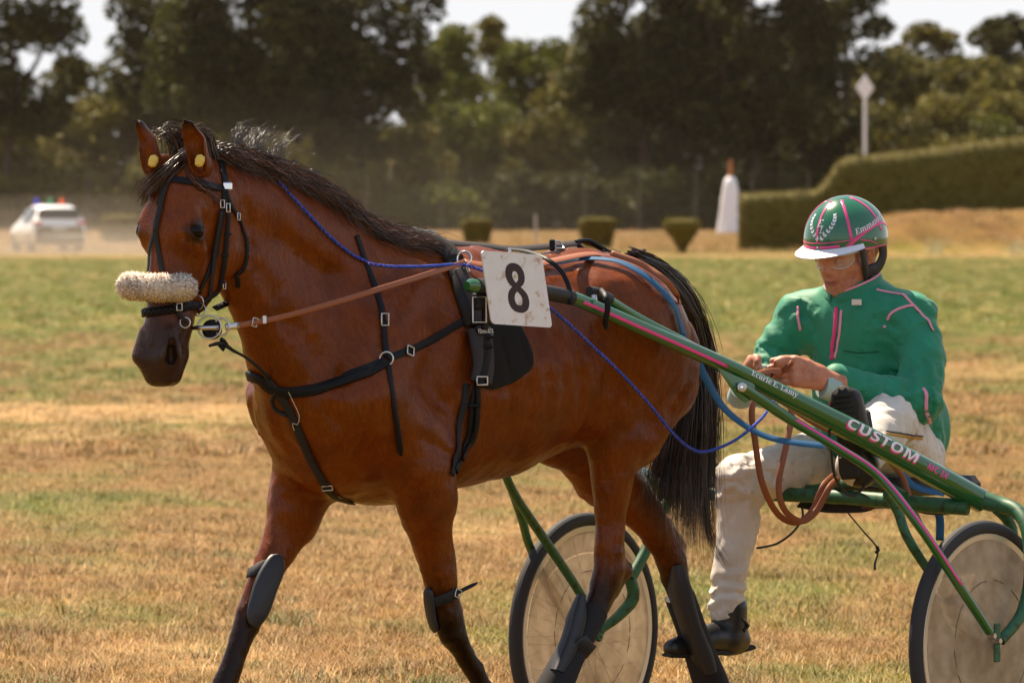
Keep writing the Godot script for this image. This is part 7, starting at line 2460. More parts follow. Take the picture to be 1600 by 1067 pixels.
func build_tack(horse: Node3D) -> void:
	var black := mat("black_leather", lin(0.0055, 0.006, 0.009), 0.5)
	black.metallic_specular = 0.32
	black.normal_enabled = true
	black.normal_texture = noise_tex(0.05, 256, 4, [], true, 4.0, 31)
	black.normal_scale = 0.4
	black.uv1_triplanar = true
	black.uv1_scale = Vector3(9, 9, 9)
	var grey := mat("worn_leather", lin(0.016, 0.016, 0.018), 0.6)
	grey.metallic_specular = 0.35
	var brown := mat("brown_leather", lin(0.26, 0.075, 0.022), 0.5)
	var dark := mat("dark_pad", lin(0.010, 0.0095, 0.012), 0.85)
	var out := Vector3(0.743, 0.05, -0.669)
	# ---- bridle
	var b := thing("bridle", "black leather bridle with steel rings on the horse's head", "bridle", team)
	strap(b, "headpiece", [Vector3(0.7558, 1.746, -0.0084), Vector3(0.7705, 1.732, -0.0299), Vector3(0.7888, 1.705, -0.0524), Vector3(0.8146, 1.664, -0.0846), Vector3(0.8211, 1.63, -0.0909), Vector3(0.8149, 1.603, -0.0896)], 0.021, black)
	strap(b, "browband", [Vector3(0.9824, 1.684, -0.041), Vector3(0.9678, 1.681, -0.0692), Vector3(0.9422, 1.676, -0.0913), Vector3(0.8974, 1.669, -0.0993), Vector3(0.828, 1.662, -0.0835)], 0.019, black, 0.006)
	var ros := onto(Vector3(0.8122, 1.664, -0.0847), HORSE, 0.012)
	part("rosette", box_mesh(Vector3(0.026, 0.020, 0.006), 0.45), M["chrome"], b, Transform3D(Basis.looking_at(-out, Vector3.UP), ros))
	strap(b, "overcheck", [Vector3(0.9073, 1.745, -0.0381), Vector3(0.9563, 1.715, -0.0484), Vector3(0.9833, 1.681, -0.0419), Vector3(0.9941, 1.642, -0.0336), Vector3(1.003, 1.591, -0.0278), Vector3(1.015, 1.546, -0.0278)], 0.017, grey, 0.007)
	strap(b, "overcheck", [Vector3(1.014, 1.549, -0.0274), Vector3(1.015, 1.522, -0.0162), Vector3(1.011, 1.488, -0.0025), Vector3(1.021, 1.441, -0.0076)], 0.013, grey, 0.006)
	strap(b, "overcheck", [Vector3(1.014, 1.549, -0.0274), Vector3(1.014, 1.507, -0.0344), Vector3(1.016, 1.465, -0.045), Vector3(1.018, 1.441, -0.0524)], 0.014, grey, 0.006)
	strap(b, "overcheck", [Vector3(0.9872, 1.674, -0.0363), Vector3(0.9941, 1.65, -0.0288), Vector3(0.9984, 1.617, -0.0188)], 0.012, grey, 0.005)
	strap(b, "cheek_strap", [Vector3(0.8288, 1.606, -0.0889), Vector3(0.8312, 1.566, -0.0841), Vector3(0.8355, 1.518, -0.0764), Vector3(0.8398, 1.481, -0.0712), Vector3(0.8547, 1.451, -0.0667), Vector3(0.8816, 1.413, -0.0693), Vector3(0.8988, 1.383, -0.0672)], 0.015, black, 0.005)
	strap(b, "cheek_strap", [Vector3(0.8361, 1.6, -0.0866), Vector3(0.8386, 1.549, -0.0796), Vector3(0.8414, 1.49, -0.0704), Vector3(0.8494, 1.43, -0.0663), Vector3(0.8489, 1.362, -0.0538)], 0.013, grey, 0.010)
	strap(b, "cheek_strap", [Vector3(0.8104, 1.596, -0.09), Vector3(0.8107, 1.566, -0.0878), Vector3(0.8113, 1.515, -0.0836), Vector3(0.8137, 1.464, -0.0788), Vector3(0.8124, 1.42, -0.0657), Vector3(0.8153, 1.387, -0.0542), Vector3(0.8517, 1.359, -0.085), Vector3(0.8695, 1.329, -0.1)], 0.0145, black, 0.009)
	strap(b, "throat_latch", [Vector3(0.8157, 1.651, -0.088), Vector3(0.8018, 1.62, -0.0911), Vector3(0.7768, 1.596, -0.0856), Vector3(0.7438, 1.569, -0.0725), Vector3(0.7114, 1.535, -0.0577), Vector3(0.7068, 1.501, -0.0602), Vector3(0.71, 1.467, -0.0586), Vector3(0.7174, 1.443, -0.0539), Vector3(0.7359, 1.423, -0.06), Vector3(0.7045, 1.412, -0.02)], 0.013, black, 0.006)
	for q in [[Vector3(0.8333, 1.62, -0.0886), 0.013, 0.020], [Vector3(0.8137, 1.61, -0.0908), 0.013, 0.022], [Vector3(0.7668, 1.586, -0.083), 0.016, 0.018], [Vector3(0.7944, 1.406, -0.0552), 0.016, 0.020]]:
		buckle_on(b, q[0], Vector3.UP, q[2], q[1])
	for q in [Vector3(0.811, 1.539, -0.0857), Vector3(0.8155, 1.484, -0.0806), Vector3(0.8129, 1.413, -0.0637)]:
		var p := onto(q, HORSE, 0.012)
		part("keeper", box_mesh(Vector3(0.021, 0.007, 0.007), 0.3), grey, b, Transform3D(Basis.looking_at(-out, Vector3.UP), p))
	# plaited noseband
	var path: PackedVector3Array = horse_strap([Vector3(1.028, 1.331, 0), Vector3(1.037, 1.334, -0.0379), Vector3(1.028, 1.337, -0.0572), Vector3(1, 1.342, -0.0774), Vector3(0.961, 1.347, -0.0811), Vector3(0.902, 1.353, -0.0609)], 0.008)[0]
	var st := st_new()
	for s in 3:
		var q := PackedVector3Array()
		for i in path.size() * 3:
			var f := i / 3.0
			var j := mini(int(f), path.size() - 2)
			var p := path[j].lerp(path[j + 1], f - j)
			var a := i * 0.62 + TAU * s / 3.0
			q.append(p + Vector3(0, 1, 0) * sin(a) * 0.0075 + out * cos(a * 2.0) * 0.003)
		tube(st, q, [0.0055], 7)
	part("noseband", st.commit(), black, b)
	strap(b, "nose_strap", [Vector3(1.003, 1.364, -0.0752), Vector3(0.9952, 1.344, -0.0793), Vector3(0.9854, 1.323, -0.0838), Vector3(0.9727, 1.306, -0.0854)], 0.013, grey, 0.010)
	buckle_on(b, Vector3(0.9924, 1.347, -0.0789), Vector3.UP, 0.018, 0.016, 0.015)
	part("ring", ring_mesh(Vector3(0.9649, 1.306, -0.0849) + out * 0.012, out, 0.0135, 0.0022), M["steel"], b)
	part("ring", ring_mesh(Vector3(0.8756, 1.339, -0.0492) + out * 0.014, out + Vector3(0, 0.5, 0), 0.0165, 0.0022), M["steel"], b)
	part("ring", ring_mesh(Vector3(0.8863, 1.358, -0.0573) + out * 0.012, out + Vector3(0.4, -0.2, 0), 0.013, 0.0022), M["steel"], b)
	var bit: Vector3 = Vector3(0.897, 1.294, -0.108)
	part("bit_ring", ring_mesh(bit, out, 0.0305, 0.0027), M["steel"], b)
	part("bit_ring", ring_mesh(Vector3(0.8562, 1.294, -0.113), out + Vector3(0.2, 0, 0.1), 0.020, 0.0026), M["steel"], b)
	part("mouthpiece", tube_mesh([Vector3(0.9108, 1.29, -0.06), Vector3(0.9218, 1.292, -0.085), Vector3(0.9115, 1.292, -0.108), Vector3(0.8762, 1.292, -0.116)], [0.005, 0.0065, 0.006, 0.0075], 10), M["steel"], b)
	st = st_new()
	lathe(st, [Vector2(0.0, 0.003), Vector2(0.022, 0.003), Vector2(0.027, 0.0), Vector2(0.022, -0.003), Vector2(0.0, -0.003)], 28, Transform3D(facing(out), Vector3(0.871, 1.287, -0.092)))
	part("cheek_guard", st.commit(), black, b)
	part("far_strap", ribbon_mesh([Vector3(0.7852, 1.341, -0.02), Vector3(0.7027, 1.353, 0.02), Vector3(0.6124, 1.366, 0.06), Vector3(0.5216, 1.373, 0.1)], Vector3(0.743, 0.3, -0.669), 0.019, 0.006), black, b)
	for k in 9:
		var p: Vector3 = (Vector3(0.7648, 1.349, -0.012)).lerp(Vector3(0.5398, 1.38, 0.092), k / 8.0)
		part("stud", box_mesh(Vector3(0.006, 0.003, 0.006), 0.4), M["steel"], b, Transform3D(Basis.IDENTITY, p + out * 0.004))
	# ear plugs
	for k in 2:
		var q: Vector3 = [Vector3(0.9368, 1.736, -0.112), Vector3(1.002, 1.735, -0.004)][k]
		st = st_new()
		lathe(st, [Vector2(0.0, -0.020), Vector2(0.010, -0.016), Vector2(0.0135, -0.002), Vector2(0.011, 0.010), Vector2(0.0, 0.016)], 18, Transform3D(Basis(Vector3(0, 0, 1), 0.35), q))
		solo("ear_plug", st.commit(), M["plug"] if M.has("plug") else mat("plug", lin(0.72, 0.52, 0.11), 0.8), ["yellow foam plug in the horse's near side ear above the buckle", "yellow foam plug in the horse's off side ear above the forelock"][k], "ear plug", team, "ear plugs")
	# ---- sheepskin roll round the nose
	var sheep := thing("sheepskin_noseband", "fluffy cream sheepskin roll over the horse's nose", "noseband", team)
	var roll := curve([Vector3(0.9602, 1.401, -0.085), Vector3(1.008, 1.4, -0.108), Vector3(1.051, 1.4, -0.085), Vector3(1.06, 1.401, -0.03), Vector3(1.067, 1.404, 0.018), Vector3(1.058, 1.406, 0.046)], 0.008)
	st = st_new()
	tube(st, roll, [0.012, 0.026, 0.028, 0.028, 0.028, 0.026, 0.012], 16)
	var wool := mat("wool", Color.WHITE, 0.95)
	wool.vertex_color_use_as_albedo = true
	wool.backlight_enabled = true
	wool.backlight = Color(0.8, 0.8, 0.8)
	part("roll", st.commit(), mat("wool_core", lin(0.90, 0.80, 0.68), 0.95), sheep)
	var fv := PackedVector3Array()
	var fn := PackedVector3Array()
	var fc := PackedColorArray()
	var fi := PackedInt32Array()
	for k in 7500:
		var f := rng.randf() * (roll.size() - 1.001)
		var j := int(f)
		var c := roll[j].lerp(roll[j + 1], f - j)
		var t := (roll[j + 1] - roll[j]).normalized()
		var u := t.cross(Vector3.UP).normalized()
		var w := t.cross(u)
		var a := rng.randf() * TAU
		var dir := u * cos(a) + w * sin(a)
		var e := minf(f, roll.size() - 1.0 - f) / (roll.size() - 1.0)
		var r := 0.0285 * minf(1.0, 0.5 + e * 5.0)
		var p := c + dir * r
		var lock := (dir + t * rng.randfn() * 0.5 + Vector3(0, -0.45, 0) + Vector3(rng.randfn(), rng.randfn(), rng.randfn()) * 0.6).normalized() * rng.randf_range(0.007, 0.016)
		var side := lock.cross(dir + Vector3(0.01, 0.2, 0.1)).normalized() * rng.randf_range(0.0012, 0.0028)
		var col := Color(0.97, 0.91, 0.84).lerp(Color(0.74, 0.60, 0.48), pow(rng.randf(), 1.6))
		var o := fv.size()
		fv.append_array(PackedVector3Array([p - side, p + side, p + lock * 0.6 + side * 0.8, p + lock * 0.6 - side * 0.8, p + lock]))
		for z in 5:
			fn.append(dir)
			fc.append(col)
		fi.append_array(PackedInt32Array([o, o + 2, o + 1, o, o + 3, o + 2, o + 3, o + 4, o + 2]))
	part("fleece", net_mesh({"v": fv, "n": fn, "c": fc, "i": fi}), wool, sheep)

	# ---- breast collar and neck strap
	var h := thing("breast_collar", "black padded breast collar with neck strap across the chest", "harness", team)
	strap(h, "neck_strap", [Vector3(0.2893, 1.534, -0.0702), Vector3(0.2774, 1.482, -0.0827), Vector3(0.2664, 1.426, -0.1009), Vector3(0.271, 1.366, -0.1335), Vector3(0.2886, 1.306, -0.1665), Vector3(0.3005, 1.246, -0.1846), Vector3(0.3215, 1.204, -0.2113)], 0.018, black, 0.005)
	strap(h, "strap_end", [Vector3(0.3256, 1.193, -0.2174), Vector3(0.3389, 1.135, -0.2415), Vector3(0.3283, 1.067, -0.2458), Vector3(0.2963, 0.9966, -0.2301), Vector3(0.2648, 0.942, -0.2102)], 0.017, black, 0.006, 0.004, true)
	buckle_on(h, Vector3(0.2874, 1.304, -0.1678), Vector3.UP, 0.032, 0.022, 0.011, 0.003)
	strap(h, "trace", [Vector3(0.3218, 1.2, -0.2139), Vector3(0.2843, 1.212, -0.2167), Vector3(0.2287, 1.224, -0.2121), Vector3(0.1377, 1.247, -0.1988), Vector3(0.0679, 1.276, -0.2054), Vector3(-0.0213, 1.313, -0.2064)], 0.021, black, 0.006)
	buckle_on(h, Vector3(0.2377, 1.221, -0.2134), Vector3(1, 0.35, 0), 0.026, 0.024, 0.012, 0.003)
	strap(h, "trace", [Vector3(0.332, 1.193, -0.214), Vector3(0.3594, 1.187, -0.2043), Vector3(0.4145, 1.17, -0.197), Vector3(0.4483, 1.153, -0.1676)], 0.018, black, 0.010, 0.004, true)
	strap(h, "collar_pad", [Vector3(0.334, 1.19, -0.2159), Vector3(0.3862, 1.17, -0.2058), Vector3(0.44, 1.15, -0.1858), Vector3(0.4756, 1.129, -0.1368), Vector3(0.5165, 1.117, -0.0928), Vector3(0.5558, 1.116, -0.0474), Vector3(0.5778, 1.129, -0.0162), Vector3(0.5912, 1.15, -0.0005), Vector3(0.60, 1.15, 0.06), Vector3(0.52, 1.15, 0.13)], 0.030, black, 0.008, 0.010)
	for dy in [0.010, -0.010]:
		var pts := [Vector3(0.337, 1.19, -0.214), Vector3(0.3862, 1.17, -0.2058), Vector3(0.44, 1.15, -0.1858), Vector3(0.4756, 1.129, -0.1368), Vector3(0.5165, 1.117, -0.0928), Vector3(0.5558, 1.116, -0.0474)]
		for i in pts.size(): pts[i] += Vector3(0, dy, 0)
		strap(h, "stitching", pts, 0.0018, grey, 0.0145, 0.0012)
	part("ring", ring_mesh(onto(Vector3(0.327, 1.197, -0.214), HORSE, 0.010), out, 0.018, 0.0028), M["steel"], h)
	# ---- martingale from the bit to the girth
	var mg := thing("martingale", "black martingale strap from the bit down between the forelegs", "strap", team)
	part("rope_end", tube_mesh([Vector3(0.8787, 1.244, -0.09), Vector3(0.8327, 1.25, -0.09), Vector3(0.7862, 1.231, -0.085), Vector3(0.7198, 1.208, -0.075), Vector3(0.6605, 1.178, -0.065), Vector3(0.5849, 1.147, -0.0277)], [0.004, 0.0065, 0.004, 0.0045, 0.005, 0.007], 8), grey, mg)
	part("knot", tube_mesh([Vector3(0.8351, 1.261, -0.09), Vector3(0.8177, 1.249, -0.092), Vector3(0.8278, 1.234, -0.09), Vector3(0.8403, 1.247, -0.088)], [0.006], 8), black, mg)
	strap(mg, "chest_strap", [Vector3(0.5904, 1.153, -0.0187), Vector3(0.5758, 1.133, -0.0309), Vector3(0.5495, 1.098, -0.0413), Vector3(0.5239, 1.053, -0.0524), Vector3(0.4929, 0.9942, -0.0584), Vector3(0.4442, 0.9308, -0.0499), Vector3(0.405, 0.878, -0.0531), Vector3(0.3687, 0.8457, -0.0448)], 0.025, grey, 0.007, 0.006)
	strap(mg, "chest_strap", [Vector3(0.378, 0.853, -0.0488), Vector3(0.3411, 0.8308, -0.0378), Vector3(0.2878, 0.8184, -0.0207), Vector3(0.235, 0.8094, -0.0045)], 0.020, black, 0.008, 0.004)
	part("leather_ring", tube_mesh([Vector3(0.5641, 1.115, -0.0315) + out * 0.012, Vector3(0.5501, 1.092, -0.0037) + out * 0.014, Vector3(0.5307, 1.063, 0.0006) + out * 0.016, Vector3(0.5282, 1.05, -0.0351) + out * 0.014], [0.005, 0.006, 0.006, 0.005], 8), grey, mg)
	part("string", tube_mesh([Vector3(0.5468, 1.117, -0.0601) + out * 0.012, Vector3(0.5299, 1.085, -0.0653) + out * 0.016, Vector3(0.5142, 1.05, -0.0715) + out * 0.016, Vector3(0.5089, 1.026, -0.0594) + out * 0.016, Vector3(0.5154, 1.029, -0.0466) + out * 0.014, Vector3(0.5058, 1.01, -0.0446) + out * 0.014], [0.0012], 6), mat("string", lin(0.55, 0.45, 0.33), 0.9), mg)
	buckle_on(mg, Vector3(0.385, 0.8603, -0.0555), Vector3(0.3, 1, 0), 0.012, 0.030, 0.012, 0.0018)

	# ---- saddle pad and girth
	var sd := thing("harness_saddle", "black padded harness saddle with girth and cloth flap", "harness", team)
	strap(sd, "pad", [Vector3(0.0291, 1.522, -0.0394), Vector3(-0.0148, 1.511, -0.0536), Vector3(-0.0471, 1.49, -0.0762), Vector3(-0.0533, 1.459, -0.1086)], 0.075, dark, 0.014, 0.028)
	strap(sd, "pad", [Vector3(-0.0406, 1.49, -0.0775), Vector3(-0.0489, 1.455, -0.1127), Vector3(-0.0259, 1.407, -0.1574), Vector3(-0.0102, 1.346, -0.1953), Vector3(-0.0199, 1.289, -0.21)], 0.062, dark, 0.012, 0.020)
	strap(sd, "side_panel", [Vector3(-0.0313, 1.424, -0.143), Vector3(-0.0242, 1.386, -0.1731), Vector3(-0.0245, 1.337, -0.2011), Vector3(-0.0306, 1.285, -0.2145)], 0.040, mat("nylon_pad", lin(0.030, 0.026, 0.034), 0.8), 0.026, 0.022)
	strap(sd, "side_panel", [Vector3(-0.0307, 1.271, -0.2191), Vector3(-0.0277, 1.224, -0.2312), Vector3(-0.0245, 1.172, -0.2389), Vector3(-0.0154, 1.132, -0.2377)], 0.075, M["nylon_pad"], 0.022, 0.026)
	strap(sd, "girth_strap", [Vector3(-0.0427, 1.259, -0.227), Vector3(-0.0321, 1.207, -0.2366), Vector3(-0.0158, 1.146, -0.2373), Vector3(-0.0072, 1.119, -0.2357)], 0.028, black, 0.038, 0.006)
	strap(sd, "girth_strap", [Vector3(-0.0116, 1.132, -0.2364), Vector3(-0.0018, 1.077, -0.2312), Vector3(-0.0049, 1.033, -0.2213), Vector3(-0.004, 0.9715, -0.2009), Vector3(0.0892, 0.8948, -0.2436)], 0.026, black, 0.010, 0.006)
	strap(sd, "girth_strap", [Vector3(-0.0073, 1.122, -0.2356), Vector3(-0.0123, 1.059, -0.2287), Vector3(-0.0197, 1.015, -0.2173), Vector3(-0.0158, 0.9712, -0.1996), Vector3(0.064, 0.9287, -0.2347)], 0.018, black, 0.020, 0.005)
	strap(sd, "girth_strap", [Vector3(0.0158, 1.129, -0.2237), Vector3(0.0285, 1.06, -0.2212), Vector3(0.0573, 0.9736, -0.2285), Vector3(0.1038, 0.8849, -0.2476)], 0.022, dark, 0.006, 0.006)
	buckle_on(sd, Vector3(-0.0118, 1.136, -0.2363), Vector3.UP, 0.022, 0.038, 0.045, 0.003)
	for q in [Vector3(-0.0315, 1.224, -0.2325), Vector3(-0.0407, 1.25, -0.2289), Vector3(0.0021, 1.073, -0.2301)]:
		part("keeper", box_mesh(Vector3(0.036, 0.012, 0.010), 0.3), black, sd, Transform3D(Basis.looking_at(-out, Vector3.UP), onto(q, HORSE, 0.042 if q.y > 1.12 else 0.02)))
	# cloth flap behind the panel
	st = st_new()
	var outline := [Vector3(-0.0261, 1.303, -0.2091), Vector3(-0.0974, 1.302, -0.2199), Vector3(-0.1945, 1.287, -0.2313), Vector3(-0.2112, 1.248, -0.2446), Vector3(-0.223, 1.21, -0.2528), Vector3(-0.2226, 1.181, -0.2556), Vector3(-0.2104, 1.161, -0.2524), Vector3(-0.142, 1.127, -0.2432), Vector3(-0.0693, 1.112, -0.2405), Vector3(-0.0199, 1.12, -0.2383), Vector3(-0.013, 1.198, -0.2305)]
	var mid := Vector3.ZERO
	for p in outline: mid += p / outline.size()
	var grid := []
	var close := near_bones(HORSE, PackedVector3Array(outline))
	for r in 9:
		var ring := []
		for i in 44:
			var f := i / 4.0
			var j := int(f)
			var e: Vector3 = outline[j].lerp(outline[(j + 1) % 11], f - j)
			ring.append(onto(mid.lerp(e, r / 8.0), close, 0.012 if r < 8 else 0.004))
		grid.append(ring)
	for r in 8:
		for i in 44:
			var k := (i + 1) % 44
			for p in [grid[r][i], grid[r][k], grid[r + 1][i], grid[r + 1][i], grid[r][k], grid[r + 1][k]]:
				st.add_vertex(p)
	st.set_smooth_group(-1)
	st.generate_normals()
	part("cloth_flap", st.commit(), mat("black_cloth", lin(0.0045, 0.0045, 0.0055), 0.95), sd)
	# maker's name on the panel
	var w := lettering("FINNTACK", 0.0175, fonts(true), 0.0)
	st = st_new()
	var pts2: PackedVector2Array = w[0]
	var lo: Vector3 = onto(Vector3(-0.0005, 1.265, -0.2135), HORSE, 0.0375)
	var nn := body_normal(lo, HORSE, 0.02)
	var ex := (Vector3(-1, -0.03, 0) - nn * Vector3(-1, -0.03, 0).dot(nn)).normalized()
	for q in pts2:
		st.set_normal(nn)
		st.add_vertex(lo + ex * q.x * 0.62 + ex.cross(nn) * (-q.y) + nn * 0.004)
	part("lettering", st.commit(), mat("grey_print", lin(0.62, 0.62, 0.64), 0.6), sd)
	strap(sd, "name_band", [Vector3(0.0012, 1.266, -0.2128), Vector3(-0.0259, 1.266, -0.2188), Vector3(-0.0526, 1.264, -0.2275)], 0.026, dark, 0.0375, 0.004)
	# tug fitting on the shaft
	st = st_new()
	boxed(st, Vector3(0.0872, 1.357, -0.345), Vector3(0.055, 0.05, 0.03), Basis.IDENTITY, 0.25)
	part("tug_block", st.commit(), dark, sd)
	st = st_new()
	boxed(st, Vector3(0.0795, 1.316, -0.352), Vector3(0.022, 0.075, 0.014), Basis(Vector3(0, 0, 1), 0.06), 0.25)
	part("tug_hanger", st.commit(), black, sd)
	buckle(sd, Vector3(0.1136, 1.334, -0.362), out, Vector3.UP, 0.068, 0.036, 0.0028)
	part("tug_bolt", tube_mesh([Vector3(0.0773, 1.376, -0.35), Vector3(0.0773, 1.361, -0.35)], [0.010], 12), M["chrome"], sd)
	# terret ring, check hook dome, knots on the withers
	part("terret", ring_mesh(Vector3(-0.0354, 1.47, -0.17), Vector3(0.9, 0.2, -0.3), 0.021, 0.003), M["chrome"], sd)
	part("terret_stem", tube_mesh([Vector3(-0.0405, 1.452, -0.17), Vector3(-0.0483, 1.435, -0.17)], [0.006, 0.009], 10), M["chrome"], sd)
	st = st_new()
	lathe(st, [Vector2(0.022, -0.012), Vector2(0.0225, 0.0), Vector2(0.018, 0.012), Vector2(0.009, 0.019), Vector2(0.0, 0.021)], 22, Transform3D(facing(Vector3(0.25, 0.95, -0.2)), Vector3(-0.0833, 1.527, -0)))
	part("check_dome", st.commit(), M["chrome"], sd)
	part("hook_base", tube_mesh([Vector3(-0.0729, 1.504, -0), Vector3(-0.1171, 1.514, -0), Vector3(-0.1344, 1.504, -0.02)], [0.010, 0.008, 0.006], 10), grey, sd)
	for q in [[Vector3(0.2044, 1.578, -0), Vector3(0.1621, 1.564, -0.02), Vector3(0.0716, 1.555, -0), Vector3(-0.0005, 1.541, -0), Vector3(-0.0626, 1.525, -0)], [Vector3(0.1983, 1.561, -0.03), Vector3(0.1075, 1.573, -0), Vector3(0.0777, 1.55, -0.02), Vector3(-0.0047, 1.525, -0.02)]]:
		part("braided_strap", tube_mesh(q, [0.006, 0.010, 0.006, 0.009, 0.005], 8), black, sd)
	for q in [Vector3(0.1438, 1.566, -0.01), Vector3(0.0977, 1.559, -0.01), Vector3(0.0361, 1.545, -0.01)]:
		part("ring", ring_mesh(q, Vector3(0.5, 0.6, -0.5), 0.012, 0.0025), M["steel"], sd)
	# tangle of straps behind the saddle, under the plate
	for q in [
		[[Vector3(-0.1302, 1.511, -0), Vector3(-0.1439, 1.484, -0.04), Vector3(-0.168, 1.462, -0.08), Vector3(-0.2298, 1.454, -0.1)], 0.016, black],
		[[Vector3(-0.1563, 1.504, -0), Vector3(-0.1914, 1.489, -0.03), Vector3(-0.2214, 1.472, -0.06), Vector3(-0.3268, 1.475, -0.06)], 0.012, M["red_cord"] if M.has("red_cord") else mat("red_cord", lin(0.30, 0.02, 0.015), 0.7)],
		[[Vector3(-0.0804, 1.483, -0.06), Vector3(-0.0835, 1.462, -0.1), Vector3(-0.1125, 1.445, -0.14), Vector3(-0.1766, 1.434, -0.16)], 0.014, grey],
	]:
		part("tie_strap", ribbon_mesh(q[0], Vector3(0.4, 0.8, -0.4), q[1], 0.005), q[2], sd)

	# ---- back strap and crupper
	var bs := thing("back_strap", "dark back strap with a steel buckle and plaited cords along the croup", "strap", team)
	part("strap", ribbon_mesh([Vector3(-0.1302, 1.514, 0), Vector3(-0.1955, 1.51, 0), Vector3(-0.3139, 1.503, -0), Vector3(-0.4199, 1.495, 0), Vector3(-0.5537, 1.5, 0), Vector3(-0.7024, 1.51, -0)], Vector3(0.25, 0.8, -0.5), 0.028, 0.005), mat("brown_black", lin(0.040, 0.026, 0.018), 0.5), bs)
	buckle(bs, Vector3(-0.6018, 1.505, -0.01), Vector3(0.5, 0.5, -0.6), Vector3(1, 0, 0), 0.034, 0.026, 0.003)
	part("keeper", box_mesh(Vector3(0.016, 0.034, 0.012), 0.3), black, bs, Transform3D(Basis.looking_at(-out, Vector3.UP), Vector3(-0.5775, 1.504, -0.01)))
	for q in [[Vector3(-0.6888, 1.512, -0), Vector3(-0.7378, 1.516, -0), Vector3(-0.7842, 1.501, -0), Vector3(-0.839, 1.479, -0)], [Vector3(-0.6857, 1.505, -0.01), Vector3(-0.6988, 1.49, -0.02), Vector3(-0.7315, 1.483, -0.02)], [Vector3(-0.7137, 1.516, 0.01), Vector3(-0.7682, 1.508, 0.01), Vector3(-0.823, 1.486, 0.01)]]:
		part("plait", tube_mesh(q, [0.006, 0.008, 0.007], 8), black, bs)
	for k in 5:
		var p: Vector3 = Vector3(-0.7856, 1.472, -0.03)
		part("knot", tube_mesh([p + Vector3(0.04 - k * 0.016, 0.016 * sin(k * 2.1), 0.0), p + Vector3(0.02 - k * 0.01, -0.012, -0.02), p + Vector3(-0.025 - k * 0.003, 0.010 * cos(k * 1.7), -0.012)], [0.010, 0.013, 0.009], 8), dark, bs)
	part("strap_end", ribbon_mesh([Vector3(-0.9086, 1.46, 0.02), Vector3(-0.9528, 1.473, 0.02), Vector3(-1.008, 1.489, 0.02)], Vector3(0.3, 0.9, -0.3), 0.014, 0.005), grey, bs)
	part("plait", tube_mesh([Vector3(-0.839, 1.475, 0), Vector3(-0.9078, 1.464, -0), Vector3(-0.9793, 1.444, -0.01), Vector3(-1.04, 1.412, -0.01)], [0.008, 0.009, 0.008, 0.006], 8), black, bs)
	part("loop_strap", ribbon_mesh([Vector3(-0.3099, 1.494, -0.08), Vector3(-0.2636, 1.488, -0.2), Vector3(-0.2308, 1.468, -0.3), Vector3(-0.2464, 1.433, -0.34), Vector3(-0.2442, 1.386, -0.37), Vector3(-0.2299, 1.346, -0.385)], Vector3(0.7, 0.5, -0.5), 0.013, 0.004), black, bs)

	# ---- reins
	var rein := thing("leather_reins", "brown leather reins from the bit ring back to the driver's hands", "reins", team)
	part("rein", ribbon_mesh([Vector3(0.8413, 1.293, -0.115), Vector3(0.8097, 1.296, -0.122), Vector3(0.7503, 1.306, -0.14), Vector3(0.6731, 1.319, -0.16), Vector3(0.5332, 1.355, -0.215), Vector3(0.3544, 1.395, -0.235), Vector3(0.1808, 1.425, -0.215), Vector3(0.0511, 1.446, -0.19), Vector3(-0.0351, 1.461, -0.175)], out, 0.0155, 0.004), brown, rein)
	part("end_plate", ribbon_mesh([Vector3(0.8458, 1.293, -0.117), Vector3(0.804, 1.298, -0.126)], out, 0.018, 0.006), M["steel"], rein)
	buckle(rein, Vector3(0.7576, 1.305, -0.14), out, Vector3(1, 0.2, 0), 0.018, 0.022)
	part("keeper", box_mesh(Vector3(0.011, 0.022, 0.008), 0.2), M["steel"], rein, Transform3D(Basis.looking_at(-out, Vector3.UP), Vector3(0.7292, 1.312, -0.148)))
	part("rein", ribbon_mesh([Vector3(-0.0351, 1.461, -0.175), Vector3(-0.1043, 1.452, -0.19), Vector3(-0.2504, 1.448, -0.2), Vector3(-0.4277, 1.464, -0.16), Vector3(-0.6298, 1.479, -0.1), Vector3(-0.7705, 1.472, -0.06)], Vector3(0.4, 0.8, -0.4), 0.030, 0.004), brown, rein)
	part("rein", ribbon_mesh([Vector3(-0.6715, 1.463, -0.1468) + Vector3(0, 0.02, 0), Vector3(-0.6958, 1.427, -0.2323) + Vector3(-0.01, 0.02, -0.01), Vector3(-0.7413, 1.363, -0.2874) + Vector3(-0.015, 0.015, -0.02), Vector3(-1.056, 1.26, -0.1), Vector3(-1.172, 1.178, -0.08), Vector3(-1.302, 1.121, -0.07), Vector3(-1.445, 1.137, -0.07), Vector3(-1.496, 1.136, -0.08)], Vector3(0.8, 0.3, -0.5), 0.017, 0.004), brown, rein)
	part("rein_loop", ribbon_mesh([Vector3(-1.435, 1.077, -0.05), Vector3(-1.4, 1.026, -0.05), Vector3(-1.403, 0.9345, -0.06), Vector3(-1.411, 0.8149, -0.08), Vector3(-1.468, 0.7249, -0.09), Vector3(-1.542, 0.6969, -0.1), Vector3(-1.6, 0.7287, -0.11), Vector3(-1.64, 0.8001, -0.12), Vector3(-1.716, 0.8309, -0.1)], out, 0.0185, 0.0035), brown, rein)
	part("rein_loop", ribbon_mesh([Vector3(-1.52, 1.089, -0.08), Vector3(-1.543, 1.015, -0.08), Vector3(-1.499, 0.933, -0.1), Vector3(-1.437, 0.8152, -0.12), Vector3(-1.448, 0.7414, -0.13), Vector3(-1.511, 0.7028, -0.14), Vector3(-1.569, 0.7289, -0.15), Vector3(-1.62, 0.798, -0.16), Vector3(-1.685, 0.8216, -0.14)], out, 0.0185, 0.0035), brown, rein)
